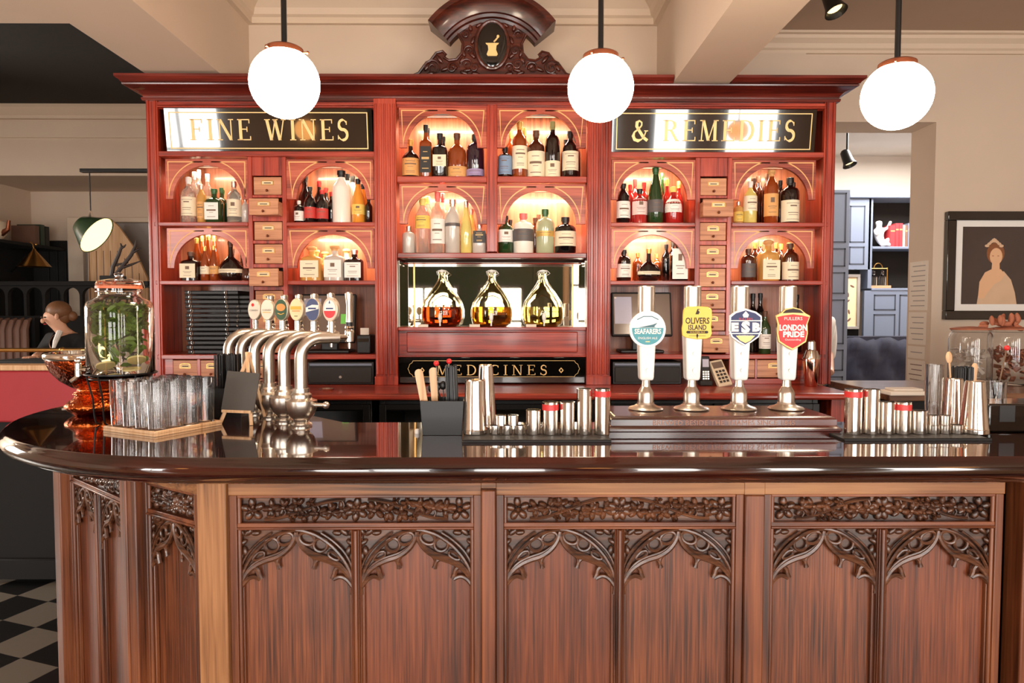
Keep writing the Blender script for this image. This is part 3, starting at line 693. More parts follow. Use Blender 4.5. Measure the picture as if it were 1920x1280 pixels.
# ------------------------------------------------------------------ back counter and fridges
zfront = ZW; Yc0 = 3.50
wx0, wx1 = W(300, 740, Yc0).x, W(1602, 742, Yc0).x
b = MB(); b.box(wx0-0.3, wx1, Yc0, YB+DEP, ZW-0.035, ZW-0.0005)
b.cyl((wx0-0.3, Yc0, ZW-0.018), (wx1, Yc0, ZW-0.018), 0.017, seg=10)
wk = b.build('back_worktop', M['maho_x'], None, origin=(0, 3.8, ZW-0.02), bevel=0.004)
tag(wk, 'long polished mahogany counter top running under the back bar shelves', 'counter top')
def fridge(x0, x1, desc):
    t = thing('bottle_fridge', desc, 'fridge', ((x0+x1)/2, 3.8, 0))
    b = MB(); b.box(x0, x0+0.03, Yc0+0.06, YB+0.3, 0.05, ZW-0.04); b.box(x1-0.03, x1, Yc0+0.06, YB+0.3, 0.05, ZW-0.04); b.box(x0+0.03, x1-0.03, YB+0.28, YB+0.3, 0.05, ZW-0.04)
    b.box(x0+0.03, x1-0.03, Yc0+0.06, YB+0.28, ZW-0.10, ZW-0.04); b.box(x0+0.03, x1-0.03, Yc0+0.06, YB+0.28, 0.0, 0.10)
    b.build('body', M['black'], t, bevel=0.003)
    n = 2; wd = (x1-x0)/n
    for k in range(n):
        a, c = x0+k*wd+0.005, x0+(k+1)*wd-0.005
        b = MB(); b.box(a, a+0.035, Yc0+0.03, Yc0+0.058, 0.10, ZW-0.06); b.box(c-0.035, c, Yc0+0.03, Yc0+0.058, 0.10, ZW-0.06); b.box(a+0.035, c-0.035, Yc0+0.03, Yc0+0.058, ZW-0.09, ZW-0.06); b.box(a+0.035, c-0.035, Yc0+0.03, Yc0+0.058, 0.10, 0.15)
        d = b.build('door', M['blackmetal'], t, bevel=0.002)
        b = MB(); b.cyl((c-0.018, Yc0+0.015, 0.55), (c-0.018, Yc0+0.015, 0.85), 0.006); b.cyl((c-0.018, Yc0+0.015, 0.56), (c-0.018, Yc0+0.03, 0.56), 0.004); b.cyl((c-0.018, Yc0+0.015, 0.84), (c-0.018, Yc0+0.03, 0.84), 0.004); b.build('handle', M['steel'], d)
    b = MB(); b.box(x0+0.03, x1-0.03, Yc0+0.10, YB+0.25, 0.66, 0.668); b.build('wire_shelf', M['steel'], t)
    return t
fx = [wx0+0.02, W(700,760,Yc0).x, W(1130,760,Yc0).x, wx1-0.14]
for k, ds in enumerate(('black bottle fridge under the left end of the back counter', 'black bottle fridge under the middle of the back counter', 'black bottle fridge under the right end of the back counter')):
    fridge(fx[k]+0.02, fx[k+1]-0.02, ds)
b = MB(); 
for x in (wx1-0.10,): b.box(x, x+0.07, Yc0+0.04, YB+0.3, 0, ZW-0.036)
pe = b.build('counter_end_panel', M['maho'], None, origin=(wx1-0.07, 3.8, 0), bevel=0.003); tag(pe, 'mahogany end panel holding up the right end of the back counter', 'panel')
# ------------------------------------------------------------------ the bar in front
ZB = 1.10
out = [(3.0, 1.565), (-0.70, 1.565)]
for i in range(1, 25):
    a = PI/2*i/24; out.append((-0.70-0.92*math.sin(a), 2.45-0.885*math.cos(a)))
out.append((-1.62, 3.35))
inn = [(-1.10, 3.35), (-1.10, 2.69), (-0.50, 2.09), (3.0, 2.09)]
prof = [(0.110,1.030),(0.052,1.030),(0.047,1.033),(0.045,1.039),(0.034,1.041),(0.022,1.046),(0.010,1.053),(0.002,1.062),(0.0,1.070),(0.001,1.077),(0.005,1.085),(0.010,1.091),(0.013,1.0935),(0.015,1.0975),(0.020,1.10)]
P = [Vector(p) for p in out]; rings = []
for i in range(len(P)):
    d = (P[min(i+1, len(P)-1)]-P[max(i-1, 0)]).normalized(); nrm = Vector((d.y, -d.x))   # towards the inside
    rings.append([(P[i].x+nrm.x*o, P[i].y+nrm.y*o, z) for o, z in prof])
if rings[0][0][1] < 1.565: rings = [[(2*P[i].x-r[0], 2*P[i].y-r[1], r[2]) for r in rg] for i, rg in enumerate(rings)]
q = len(prof); n = len(P)
b = MB(); vs = [v for r in rings for v in r]; base = len(vs)
vs += [(p[0], p[1], 1.10) for p in inn]+[(p[0], p[1], 1.03) for p in inn]
fs = [(i*q+j, i*q+j+1, (i+1)*q+j+1, (i+1)*q+j) for i in range(n-1) for j in range(q-1)]
fs.append([i*q+q-1 for i in range(n)]+[base+i for i in range(4)])
fs.append([i*q for i in range(n)]+[base+4+i for i in range(4)])
fs += [(base+i, base+i+1, base+5+i, base+4+i) for i in range(3)]
fs.append([j for j in range(q)]+[base+3, base+7]); fs.append([(n-1)*q+j for j in range(q)]+[base, base+4])
b.add(vs, fs)
bt = b.build('bar_worktop', M['top'], None, origin=(0, 1.8, 1.03), ang=40)
for p_ in bt.data.polygons:
    if p_.area > 0.4: p_.use_smooth = False
tag(bt, 'dark glossy bar counter top with rounded nosing curving away at the left end', 'bar top')

bar = thing('bar_counter', 'carved oak bar front with gothic tracery panels under the dark counter top', 'bar counter', (0, 1.75, 0))
S = 1/744.0
def tracery_mesh():
    b = MB(); f = 0.8
    def C(pts): return [(x*S, -0.010, -y*S) for x, y in pts]
    for sg in (-1, 1):
        def T(pts, r, **k): b.tube(C([(sg*x, y) for x, y in pts]), r, 7, **k)
        def smooth(pts):
            o = []
            for i in range(len(pts)-1):
                p0 = pts[max(i-1,0)]; p1 = pts[i]; p2 = pts[i+1]; p3 = pts[min(i+2, len(pts)-1)]
                for k in range(4):
                    t = k/4
                    o.append(tuple(0.5*((2*p1[j])+(-p0[j]+p2[j])*t+(2*p0[j]-5*p1[j]+4*p2[j]-p3[j])*t*t+(-p0[j]+3*p1[j]-3*p2[j]+p3[j])*t**3) for j in range(2)))
            return o+[pts[-1]]
        T0_ = T
        def T(pts, r, **k): T0_(pts, [q*1.22 for q in r] if isinstance(r, list) else r*1.22, **k)
        outer = smooth([(103,98),(96,76),(82,52),(62,30),(38,13),(14,4),(0,2)])
        T(outer, 0.0042)
        T(smooth([(106,86),(99,64),(86,42),(66,22),(46,8)]), 0.003)
        ogee = smooth([(0,6),(3,20),(11,34),(23,46),(38,55),(56,61),(74,70),(90,84),(103,106)])
        T(ogee, [0.0042+0.0024*math.sin(PI*i/(len(ogee)-1)) for i in range(len(ogee))])
        T(smooth([(3,14),(9,28),(20,39),(33,47),(50,53),(68,60),(84,72),(98,92)]), 0.0034)
        T(smooth([(30,51),(34,60),(35,68),(31,77)]), [0.0058,0.0055,0.005,0.0045,0.0042]*1+[0.0042]*8)
        T(smooth([(46,58),(38,62),(34,70),(34,78)]), 0.0042)
        T(smooth([(78,73),(72,80),(70,88),(66,97)]), 0.005)
        T(smooth([(103,112),(92,98),(80,93),(68,98)]), 0.0046)
        T(smooth([(103,106),(104,118),(103,128)]), 0.0045)
        circ = lambda cx, cy_, rx, ry, rot=0: [(cx+rx*math.cos(a)*math.cos(rot)-ry*math.sin(a)*math.sin(rot), cy_+rx*math.cos(a)*math.sin(rot)+ry*math.sin(a)*math.cos(rot)) for a in [2*PI*i/16 for i in range(16)]]
        T(circ(45,31,13,13), 0.0036, closed=True)
        T(circ(20,19,15,11,0.5), 0.0036, closed=True)
        T(smooth([(60,44),(70,46),(80,58),(72,60),(60,52),(60,44)]), 0.0032)
        for (x, y, an, ln) in ((96,14,0.9,26),(96,14,2.4,20),(92,22,-0.6,22),(98,34,-1.8,22),(102,12,-1.2,18),(84,10,3.0,18),(102,46,-1.5,18)):
            b.petal((sg*x*S, -0.007, -y*S), an if sg > 0 else PI-an, ln*S, 11*S, 0.006)
        # solid backing web between outer arc and ogee
        web = [(-sg*0, 0)]
        A = [(sg*x*S, -y*S) for x, y in outer]; B = [(sg*x*S, -y*S) for x, y in ogee]
        poly = A+B
        b.prism(poly if sg > 0 else poly[::-1], -0.0035, 0.004)
        sp = [(sg*106*S, 0.0), (sg*106*S, -98*S)]+A[:20:3]+[(sg*34*S, 0.0)]
        b.prism(sp, -0.002, 0.004)
    return b
trac = tracery_mesh().build('gothic_tracery', M['oak_carved'], bar, origin=(0,0,0)); trac['label'] = 'pierced gothic arch tracery carved in dark oak'
_first = [True]
def add_tracery(Mx, w_half):
    o = trac if _first[0] else trac.copy()
    if not _first[0]: col.objects.link(o); o.parent = bar
    _first[0] = False
    sx = w_half/(106*S)
    mm = Matrix.Translation(-Vector(bar.location)) @ Mx @ Matrix.Diagonal((sx, 1, 1, 1))
    o.matrix_local = mm
zt_f, zb_f = 0, 0
def zf(py): return W(950, py, 1.72).z
def frieze(b, x0, x1, z0, z1, seed, flip=1):
    r = random.Random(seed); h = z1-z0; zc = (z0+z1)/2; w_ = x1-x0
    def rosette(cx, n, kind):
        R = h*0.52
        for k in range(n):
            a = 2*PI*k/n+0.4
            b.petal((cx+R*0.18*math.cos(a), -0.004, zc+R*0.18*math.sin(a)), a, R*0.85, R*0.62, 0.010)
        if kind:
            for k in range(n): a = 2*PI*k/n; b.petal((cx, -0.010, zc), a, R*0.5, R*0.3, 0.007)
        b.ball((cx, -0.009, zc), (R*0.2, 0.009, R*0.2), 10, 6)
    full = w_ > 0.4
    cs = [x0+h*0.5, x1-h*0.5]+([(x0+x1)/2] if full else [])
    for i, c in enumerate(cs): rosette(c, r.choice((5,6,8)), r.random() > .5)
    spans = [(x0+h*1.0, (x0+x1)/2-h*0.5, 1), ((x0+x1)/2+h*0.5, x1-h*1.0, -1)] if full else [(x0+h*1.0, x1-h*1.0, 1)]
    for a, c, d in spans:
        n = 14
        f = lambda t: (a+(c-a)*t, -0.006, zc+d*h*0.42*math.sin(PI*(t-0.5)))
        b.tube([f(i/n) for i in range(n+1)], 0.0048, 7)
        for t, up_ in ((0.08,1),(0.24,1),(0.40,1),(0.34,-1),(0.50,-1),(0.66,-1),(0.82,-1),(0.58,1),(0.97,-1)):
            up = up_*d; p = f(t); room = (z1-p[2]) if up > 0 else (p[2]-z0)
            if room < h*0.2: continue
            base = p[2]+up*room*0.5
            for k in range(5):
                an = r.uniform(0, 2*PI); b.petal((p[0]+r.uniform(-.004,.004), -0.004, base), 2*PI*k/5+r.random(), min(room*0.62, 0.027), min(room*0.42, 0.016), 0.011)
            b.ball((p[0], -0.009, base), (room*0.13, 0.007, room*0.13), 8, 6)
            b.tube([p, (p[0]+0.006, -0.007, (p[2]+base)/2), (p[0], -0.006, base)], 0.003, 6)
def bay(x0, x1, Mx, seed, halves=2, mid=None):
    """x0..x1 local, face at y=0, positive y goes into the bar"""
    ztop = 1.03; z_fr1, z_fr0 = zf(934), zf(981); z_r0 = zf(994); m = 0.020
    b = MB(Mx); b.box(x0, x1, 0.0, 0.03, zf(928), ztop); b.build('top_rail', M['oak_pale_x'], bar, bevel=0.002)
    b = MB(Mx)
    b.box(x0+m, x1-m, 0.006, 0.03, z_fr1, zf(928)); b.build('upper_bead', M['oak_x'], bar, bevel=0.002)
    for e0, e1, e in ((x0, x0+m, x0+m+0.004), (x1-m, x1, x1-m-0.004)):
        b = MB(Mx); b.box(e0, e1, 0.004, 0.03, 0.0, zf(928)); b.cyl((e, 0.012, 0.0), (e, 0.012, zf(928)), 0.006, seg=8); b.build('frame_stile', M['oak_z'], bar, bevel=0.002)
    b = MB(Mx); b.box(x0+m, x1-m, 0.006, 0.03, z_r0, z_fr0); b.cyl((x0+m, 0.006, z_r0+0.004), (x1-m, 0.006, z_r0+0.004), 0.004, seg=8); b.build('middle_rail', M['oak_x'], bar, bevel=0.003)
    b = MB(Mx @ Matrix.Translation((0, 0.022, 0))); b.box(x0+m, x1-m, 0.0, 0.012, z_fr0, z_fr1); frieze(b, x0+m+0.006, x1-m-0.006, z_fr0+0.002, z_fr1-0.002, seed)
    o = b.build('carved_frieze', M['oak_carved'], bar)
    xm_ = [x0+m]+([mid if mid else (x0+x1)/2] if halves == 2 else [])+[x1-m]
    for k in range(len(xm_)-1):
        a = xm_[k]+(0.008 if k else 0.0); c = xm_[k+1]-(0.008 if k < len(xm_)-2 else 0.0)
        b = MB(Mx); b.box(a, c, 0.028, 0.04, 0.0, z_r0); b.build('panel_board', M['oak' if (seed+k) % 2 else 'oak2'], bar, smooth=False)
        b = MB(Mx)
        for e, sgn in ((a, 1), (c, -1)): b.box(min(e, e+sgn*0.012), max(e, e+sgn*0.012), 0.016, 0.028, 0.0, z_r0-0.13); b.box(min(e, e+sgn*0.005), max(e, e+sgn*0.005), 0.008, 0.028, 0.0, z_r0)
        b.build('panel_bead', M['oak_z'], bar, bevel=0.003)
        add_tracery(Mx @ Matrix.Translation(((a+c)/2, 0.026, z_r0)), (c-a)/2)
        if k:
            b = MB(Mx); b.box(a-0.016, a, 0.006, 0.03, 0.0, z_r0); b.cyl((a-0.008, 0.004, 0), (a-0.008, 0.004, z_r0), 0.006, seg=8); b.build('mullion', M['oak_z'], bar, bevel=0.002)
YFc = 1.72
fx_ = lambda px: W(px, 1090, YFc).x
T0 = Matrix.Translation((0, YFc, 0))
bay(fx_(430), fx_(903), T0, 1); bay(fx_(930), fx_(1394), T0, 2); bay(fx_(1431), fx_(1880), T0, 3)
def post(px0, px1, m, fwd=0.022, top=1.03, M_=None, zt=None):
    b = MB(M_ or T0); x0, x1 = (fx_(px0), fx_(px1)) if M_ is None else (px0, px1)
    b.box(x0, x1, -fwd, 0.05, 0.0, zt or top); return b.build('post', M[m], bar, bevel=0.004)
post(375, 430, 'oak_pale', 0.012); post(903, 930, 'oak_post', 0.02, zt=zf(915)); post(1394, 1431, 'oak_post', 0.006, zt=zf(928)); post(1906, 1960, 'oak_post', 0.02)
b = MB(T0); b.box(fx_(903), fx_(930), 0.0, 0.05, zf(915), 1.03); b.build('top_rail', M['oak_pale_x'], bar)
b = MB(T0); b.box(fx_(1394), fx_(1431), 0.0, 0.05, zf(928), 1.03); b.build('top_rail', M['oak_pale_x'], bar)
b = MB(T0); b.box(fx_(1870), fx_(1920), 0.30, 0.32, 0, 1.03); b.build('recess_shade_board', M['black_wood'], bar)  # black board puts the shade of the deep gap into the colour
bay(fx_(1962), fx_(1962)+0.6, T0, 5)
b = MB(); b.box(-0.76, fx_(1880), 1.765, 1.80, 0, 1.028); b.build('backing_board', M['oak2'], bar)
# curved end: facets turned away
P0, P1, P2, P3 = Vector((-0.785, 1.725)), Vector((-1.035, 1.885)), Vector((-1.49, 2.27)), Vector((-1.50, 3.30))
def facet(a, c):
    d = c-a; ang = math.atan2(-d.y, -d.x); L_ = d.length     # local x runs from c to a, face looks outwards
    return Matrix.Translation((c.x, c.y, 0)) @ Matrix.Rotation(math.atan2((a-c).y, (a-c).x), 4, 'Z'), L_
Mx, L_ = facet(P0, P1); bay(0.03, L_-0.005, Mx, 11, halves=1); post(-0.012, 0.028, 'oak_post', 0.015, M_=Mx)
Mx, L_ = facet(P1, P2); bay(0.055, L_-0.055, Mx, 12, halves=2); post(-0.01, 0.05, 'oak_post', 0.02, M_=Mx); post(L_-0.052, L_-0.012, 'oak_post', 0.02, M_=Mx)
b = MB(Mx); b.box(0, L_-0.012, 0.045, 0.06, 0, 1.028); b.build('backing_board', M['oak2'], bar)
Mx, L_ = facet(P2, P3); b = MB(Mx); b.box(0, L_-0.05, 0, 0.03, 0, 1.03); b.build('side_boarding', M['oak2'], bar)
# bar's inner face
b = MB(); b.slab([(-1.16,3.3),(-1.16,2.67),(-0.53,2.04),(1.6,2.04),(1.6,2.06),(-0.52,2.06),(-1.14,2.68),(-1.14,3.3)], 0.0, 1.029); b.build('inner_boarding', M['black_wood'], bar, smooth=False)
# ------------------------------------------------------------------ objects standing on the bar top
def on(px, py, z=ZB): return G(px, py, z)
# --- six swan-neck lager fonts
taps_desc = [('pale oval badge with a red dot', (228,216,200)), ('plain cream oval badge', (226,216,196)), ('green and gold oval badge', (40,74,44)),
             ('gold and cream oval badge', (226,206,158)), ('navy blue oval badge', (52,66,108)), ('red and cream oval badge', (232,186,160))]
M['badge_ring'] = plain('badge_rim', (196,180,160), 0.3, 0.6)
badge_m = [plain('badge_face_%s' % n, c, 0.35, coat=0.4, var=0.02) for n, c in zip(('dot','cream','green','gold','navy','red'), [t[1] for t in taps_desc])]
M['badge_red'] = plain('badge_red', (206,44,48), 0.4, var=0.02); M['badge_gold'] = plain('badge_gold', (222,168,60), 0.4, var=0.03); M['badge_white'] = plain('badge_white', (236,230,220), 0.4, var=0.02)
M['badge_navy'] = plain('badge_navy', (40,52,104), 0.4, var=0.02); M['badge_orange'] = plain('badge_orange', (210,140,70), 0.4, var=0.02)
def tap(i):
    t6 = Vector((-0.612, 2.03)); st = Vector((-0.0765, 0.083)); p = t6+st*(5-i)
    o = thing('beer_font', '', 'beer tap', (p.x, p.y, ZB), 'swan-neck beer fonts at the bend of the bar')
    x, y = p.x, p.y
    b = MB(); b.lathe([(0.0,0.0),(0.030,0.0),(0.031,0.006),(0.022,0.012),(0.024,0.02),(0.036,0.032),(0.044,0.05),(0.046,0.068),(0.046,0.076),(0.036,0.080),(0.030,0.084),(0.030,0.094),(0.024,0.10),(0.024,0.112),(0.0,0.112)], (x,y,ZB), 26)
    b.cyl((x+0.04,y-0.012,ZB+0.064), (x+0.075,y-0.018,ZB+0.064), 0.006); b.ball((x+0.078,y-0.018,ZB+0.064), 0.011, 10, 8)
    b.build('base', M['steel'], o, ang=30)
    d = Vector((0.84, 0.54)); zt = W(600, 632, 2.1).z; R = 0.06; pts = [(x,y,ZB+0.10), (x,y,zt-R)]
    for k in range(1, 9):
        a = PI/2*k/8; h = R*(1-math.cos(a)); pts.append((x+d.x*h, y+d.y*h, zt-R+R*math.sin(a)))
    e = 0.115; pts.append((x+d.x*e, y+d.y*e, zt))
    b = MB(); b.tube(pts, 0.0185, 16); b.build('pipe', M['steel'], o, ang=50)
    ex, ey = x+d.x*e, y+d.y*e
    fx0, fy0 = x+d.x*0.15, y+d.y*0.15
    b = MB(); b.cyl((ex,ey,zt), (fx0,fy0,zt), 0.010, seg=12); b.lathe([(0.0,-0.035),(0.005,-0.035),(0.006,-0.018),(0.013,-0.014),(0.014,0.018),(0.012,0.024),(0.014,0.028),(0.013,0.034),(0.0,0.034)], (fx0,fy0,zt), 16)
    f = b.build('faucet', M['chrome'], o)
    b = MB(); b.lathe([(0.0,0.034),(0.0105,0.034),(0.011,0.046),(0.0,0.046)], (fx0,fy0,zt), 16); b.build('collar', M['black'], o)
    b = MB(); b.lathe([(0.0,0.046),(0.010,0.046),(0.009,0.07),(0.0085,0.10),(0.012,0.128),(0.0125,0.134),(0.009,0.138),(0.0,0.138)], (fx0,fy0,zt), 16); b.build('handle', M['steel'], o)
    # badge on a stalk
    cx, cy_ = x+d.x*0.095, y+d.y*0.095
    b = MB(); b.cyl((cx,cy_,zt+0.010), (cx,cy_,zt+0.048), 0.0105, seg=14); b.build('badge_stalk', M['chrome'], o)
    A = Matrix.Translation((cx, cy_-0.006, zt+0.085)) @ Matrix.Rotation(math.radians(-16), 4, 'Z')
    rx, rz = 0.0255, 0.0375; n = 28
    ell = lambda k: [(k*rx*math.cos(2*PI*j/n), k*rz*math.sin(2*PI*j/n)) for j in range(n)]
    b = MB(A); b.prism(ell(1.0), -0.006, 0.010); bd = b.build('badge', M['badge_ring'], o, bevel=0.002); bd['label'] = taps_desc[i][0]
    b = MB(A); mats = [badge_m[i], M['badge_red'], M['badge_gold'], M['badge_white'], M['ink'], M['badge_navy'], M['badge_orange']]
    b.mat(0).prism(ell(0.92), -0.0075, -0.006)
    y2, y3 = -0.0083, -0.0075
    if i == 0: b.mat(1).prism([(0.006*math.cos(a*PI/6)-0.003, 0.018+0.006*math.sin(a*PI/6)) for a in range(12)], y2, y3); b.mat(4); text(b, 'CORNISH', None, None, (0,y3,-0.002), 0.034, 0.006)
    if i == 1: b.mat(4); text(b, 'CORNISH', None, None, (0,y3,-0.001), 0.034, 0.006); b.mat(2).box(-0.016,0.016,y2,y3,-0.010,-0.008)
    if i == 2: b.mat(6).prism([(p[0]*0.74, 0.008+p[1]*0.36) for p in ell(0.92)], y2, y3); b.mat(2).ribbon([(-0.012,-0.012),(0,-0.016),(0.012,-0.012)], 0.002, y2, y3)
    if i == 3: b.mat(2).box(-0.020,0.020,y2,y3,0.0,0.011); b.mat(6).box(-0.014,0.014,y2,y3,-0.006,-0.003); b.mat(4).box(-0.006,0.006,y2,y3,-0.022,-0.020)
    if i == 4: b.mat(3).prism([(-0.0225,-0.008),(0.0225,0.002),(0.0225,0.014),(0.0,0.015),(-0.0225,0.006)], y2, y3); b.mat(5).box(-0.014,0.014,y2-0.0005,y2,0.001,0.006)
    if i == 5: b.mat(3).prism([(p[0]*0.82, p[1]*0.82) for p in ell(0.92)], y2, y3); b.mat(1).prism([(0.0192*math.cos(a), 0.0-0.004+0.0225*math.sin(a)) for a in [PI+PI*k/12 for k in range(13)]][::-1], y2-0.0006, y2); b.mat(5).box(-0.012,0.012,y2-0.0006,y2,0.001,0.005); b.mat(5).prism([(-0.003,0.018),(0.003,0.018),(0.0,0.028)], y2-0.0006, y2)
    b.build('badge_face', mats, bd, smooth=False)
    return tag(o, 'steel swan-neck beer font with '+taps_desc[i][0]+', '+('nearest', 'second', 'third', 'fourth', 'fifth', 'farthest')[5-i]+' of the row')
for i in range(6): tap(i)

# --- copper punch bowl on its foot
p = (-1.375, 2.28, ZB)
t = thing('copper_bowl', 'large hammered copper bowl on a bulbous copper foot at the left bend of the bar', 'bowl', p)
b = MB(); b.lathe([(0.0,0.0),(0.056,0.0),(0.062,0.003),(0.078,0.014),(0.089,0.026),(0.088,0.033),(0.076,0.044),(0.064,0.054),(0.058,0.062),(0.063,0.068),(0.060,0.074),(0.050,0.080),(0.050,0.084),(0.0,0.084)], p, 40); b.build('foot', M['copper'], t, ang=60)
b = MB(); b.lathe([(0.0,0.082),(0.046,0.082),(0.066,0.092),(0.098,0.114),(0.124,0.144),(0.136,0.176),(0.138,0.190),(0.131,0.190),(0.120,0.150),(0.094,0.120),(0.05,0.098),(0.0,0.092)], p, 44); b.build('bowl', M['copper_d'], t, ang=60)
b = MB(); b.lathe([(0.129,0.187),(0.141,0.185),(0.145,0.191),(0.145,0.203),(0.140,0.208),(0.131,0.206),(0.129,0.187)], p, 44); b.build('rim', M['chrome'], t, ang=60)

# --- drinks dispenser with mint
p = Vector((-1.184, 2.10, ZB))
t = thing('drinks_dispenser', 'glass drinks dispenser jar full of mint leaves on a black wire stand', 'drinks dispenser', p)
zb_ = W(228, 706, p.y).z-ZB; zt_ = W(228, 558, p.y).z-ZB; zl_ = W(228, 524, p.y).z-ZB
R = 0.094
b = MB(); b.lathe([(0.0,zb_),(R-0.012,zb_),(R,zb_+0.012),(R,zt_-0.03),(R-0.006,zt_-0.012),(R-0.03,zt_),(0.060,zt_+0.004),(0.058,zt_+0.012),(0.060,zt_+0.028),(0.056,zt_+0.028),(0.054,zt_+0.006),(R-0.032,zt_-0.005),(R-0.010,zt_-0.018),(R-0.005,zt_-0.032),(R-0.005,zb_+0.014),(R-0.016,zb_+0.007),(0.0,zb_+0.007)], p, 40)
b.build('jar', M['clear'], t, ang=50)
b = MB(); b.lathe([(0.0,zt_+0.034),(0.062,zt_+0.034),(0.064,zt_+0.040),(0.060,zt_+0.050),(0.030,zt_+0.056),(0.012,zt_+0.058),(0.010,zt_+0.064),(0.014,zt_+0.072),(0.0,zt_+0.078)], p, 32); lid = b.build('lid', M['clear'], t)
b = MB(); b.lathe([(0.055,zt_+0.027),(0.064,zt_+0.027),(0.064,zt_+0.035),(0.055,zt_+0.035),(0.055,zt_+0.027)], p, 32); b.build('seal', M['rope'], t)
b = MB(); n = 24; b.tube([(p.x+0.064*math.cos(2*PI*k/n), p.y+0.064*math.sin(2*PI*k/n), ZB+zt_+0.018) for k in range(n)], 0.0015, 6, closed=True); b.tube([(p.x+0.064,p.y,ZB+zt_+0.018),(p.x+0.078,p.y,ZB+zt_+0.03),(p.x+0.072,p.y,ZB+zt_+0.05),(p.x+0.03,p.y,ZB+zt_+0.058)], 0.0016, 6); b.build('wire_bail', M['chrome'], t)
b = MB(); r2 = random.Random(3)
for k in range(620):
    a = r2.uniform(0, 2*PI); rr = (R-0.024)*math.sqrt(r2.random()); zz = zt_-0.022-abs(r2.gauss(0, 0.06))
    if zz < zb_+0.05: continue
    b.M = Matrix.Translation((p.x+rr*math.cos(a), p.y+rr*math.sin(a), ZB+zz)) @ Euler((r2.uniform(-1,1), r2.uniform(-1,1), r2.uniform(0,6))).to_matrix().to_4x4()
    b.add([(-0.018,0,0),(-0.008,-0.008,0.003),(0.006,-0.009,0.004),(0.018,0,0),(0.006,0.009,0.004),(-0.008,0.008,0.003),(0,0,-0.002)], [(0,1,6),(1,2,6),(2,3,6),(3,4,6),(4,5,6),(5,0,6)])
b.M = Matrix.Identity(4); mo = b.build('mint_leaves', M['leaf'], t); mo['kind'] = 'stuff'
M['lemon'] = plain('citrus_slice', (226,206,140), 0.4, var=0.15)
b = MB()
for k in range(4):
    a = r2.uniform(0, 6); b.M = Matrix.Translation((p.x+0.045*math.cos(a), p.y+0.045*math.sin(a), ZB+zb_+0.02+0.014*k)) @ Euler((r2.uniform(-.3,.3), r2.uniform(-.3,.3), 0)).to_matrix().to_4x4(); b.lathe([(0.0,-0.0025),(0.026,-0.0025),(0.026,0.0025),(0.0,0.0025)], (0,0,0), 20)
b.M = Matrix.Identity(4); b.build('citrus_slices', M['lemon'], t)
b = MB(); n = 28
b.tube([(p.x+(R+0.004)*math.cos(2*PI*k/n), p.y+(R+0.004)*math.sin(2*PI*k/n), ZB+zb_+0.012) for k in range(n)], 0.0028, 6, closed=True)
b.tube([(p.x+0.085*math.cos(2*PI*k/n), p.y+0.085*math.sin(2*PI*k/n), ZB+zb_-0.002) for k in range(n)], 0.0026, 6, closed=True)
for a in (math.radians(232), math.radians(262), math.radians(322), math.radians(60), math.radians(140)):
    f = lambda r_, z: (p.x+r_*math.cos(a), p.y+r_*math.sin(a), ZB+z)
    b.tube([f(R+0.004, zb_+0.012), f(R-0.012, zb_*0.6), f(R-0.016, 0.03), f(R-0.02, 0.008), f(R-0.03, 0.003)], 0.0028, 6)
b.build('wire_stand', M['blackmetal'], t)
a = math.radians(232); q = Vector((p.x+R*math.cos(a), p.y+R*math.sin(a), ZB+zb_+0.03)); d = Vector((math.cos(a), math.sin(a), 0))
b = MB(); b.cyl(q, q+d*0.03, 0.008); b.cyl(q+d*0.024+Vector((0,0,-0.02)), q+d*0.024+Vector((0,0,0.018)), 0.009); b.cyl(q+d*0.026+Vector((0,0,-0.02)), q+d*0.045+Vector((0,0,-0.034)), 0.006); b.ball(q+d*0.024+Vector((0,0,0.026)), 0.009, 10, 8); b.cyl(q+d*0.024, q+d*0.024+Vector((0.03,-0.01,0)), 0.004)
b.build('tap', M['chrome'], t)

# --- tray of highball glasses
Fp = Vector((-0.954, 1.845)); u = Vector((0.45, 0.893)); v = Vector((-0.893, 0.45)); Ls = 0.222
t = thing('wooden_tray', 'square pale wooden tray carrying the highball glasses', 'tray', (Fp.x+(u.x+v.x)*Ls/2, Fp.y+(u.y+v.y)*Ls/2, ZB))
R4 = Matrix(((u.x, v.x, 0, Fp.x), (u.y, v.y, 0, Fp.y), (0, 0, 1, ZB), (0, 0, 0, 1)))
b = MB(R4); b.box(0, Ls, 0, Ls, 0.0, 0.006); b.build('base', M['light_wood'], t, bevel=0.001)
b = MB(R4); 
for bb in ((0,Ls,0,0.008),(0,Ls,Ls-0.008,Ls),(0,0.008,0.008,Ls-0.008),(Ls-0.008,Ls,0.008,Ls-0.008)): b.box(*bb, 0.006, 0.015)
b.build('rim', M['light_wood'], t, bevel=0.002)
b = MB(R4); 
for (cx, cy_) in ((0,0),(Ls,0),(0,Ls),(Ls,Ls)): 
    b.box(cx-0.001 if cx == 0 else cx-0.03, cx+0.03 if cx == 0 else cx+0.001, cy_-0.001 if cy_ == 0 else cy_-0.001, cy_+0.001, 0.002, 0.0155) if False else None
b = None
g0 = thing('highball_glass', 'clear straight-sided highball glass standing among others on the wooden tray', 'glass', (0,0,0), 'highball glasses on the wooden tray')
b = MB(); b.lathe([(0.0,0.0),(0.0215,0.0),(0.0225,0.002),(0.0255,0.138),(0.0252,0.140),(0.0243,0.140),(0.0212,0.012),(0.0,0.010)], (0,0,0), 20); b.build('tumbler', M['tumbler'], g0, ang=60)
k = 0
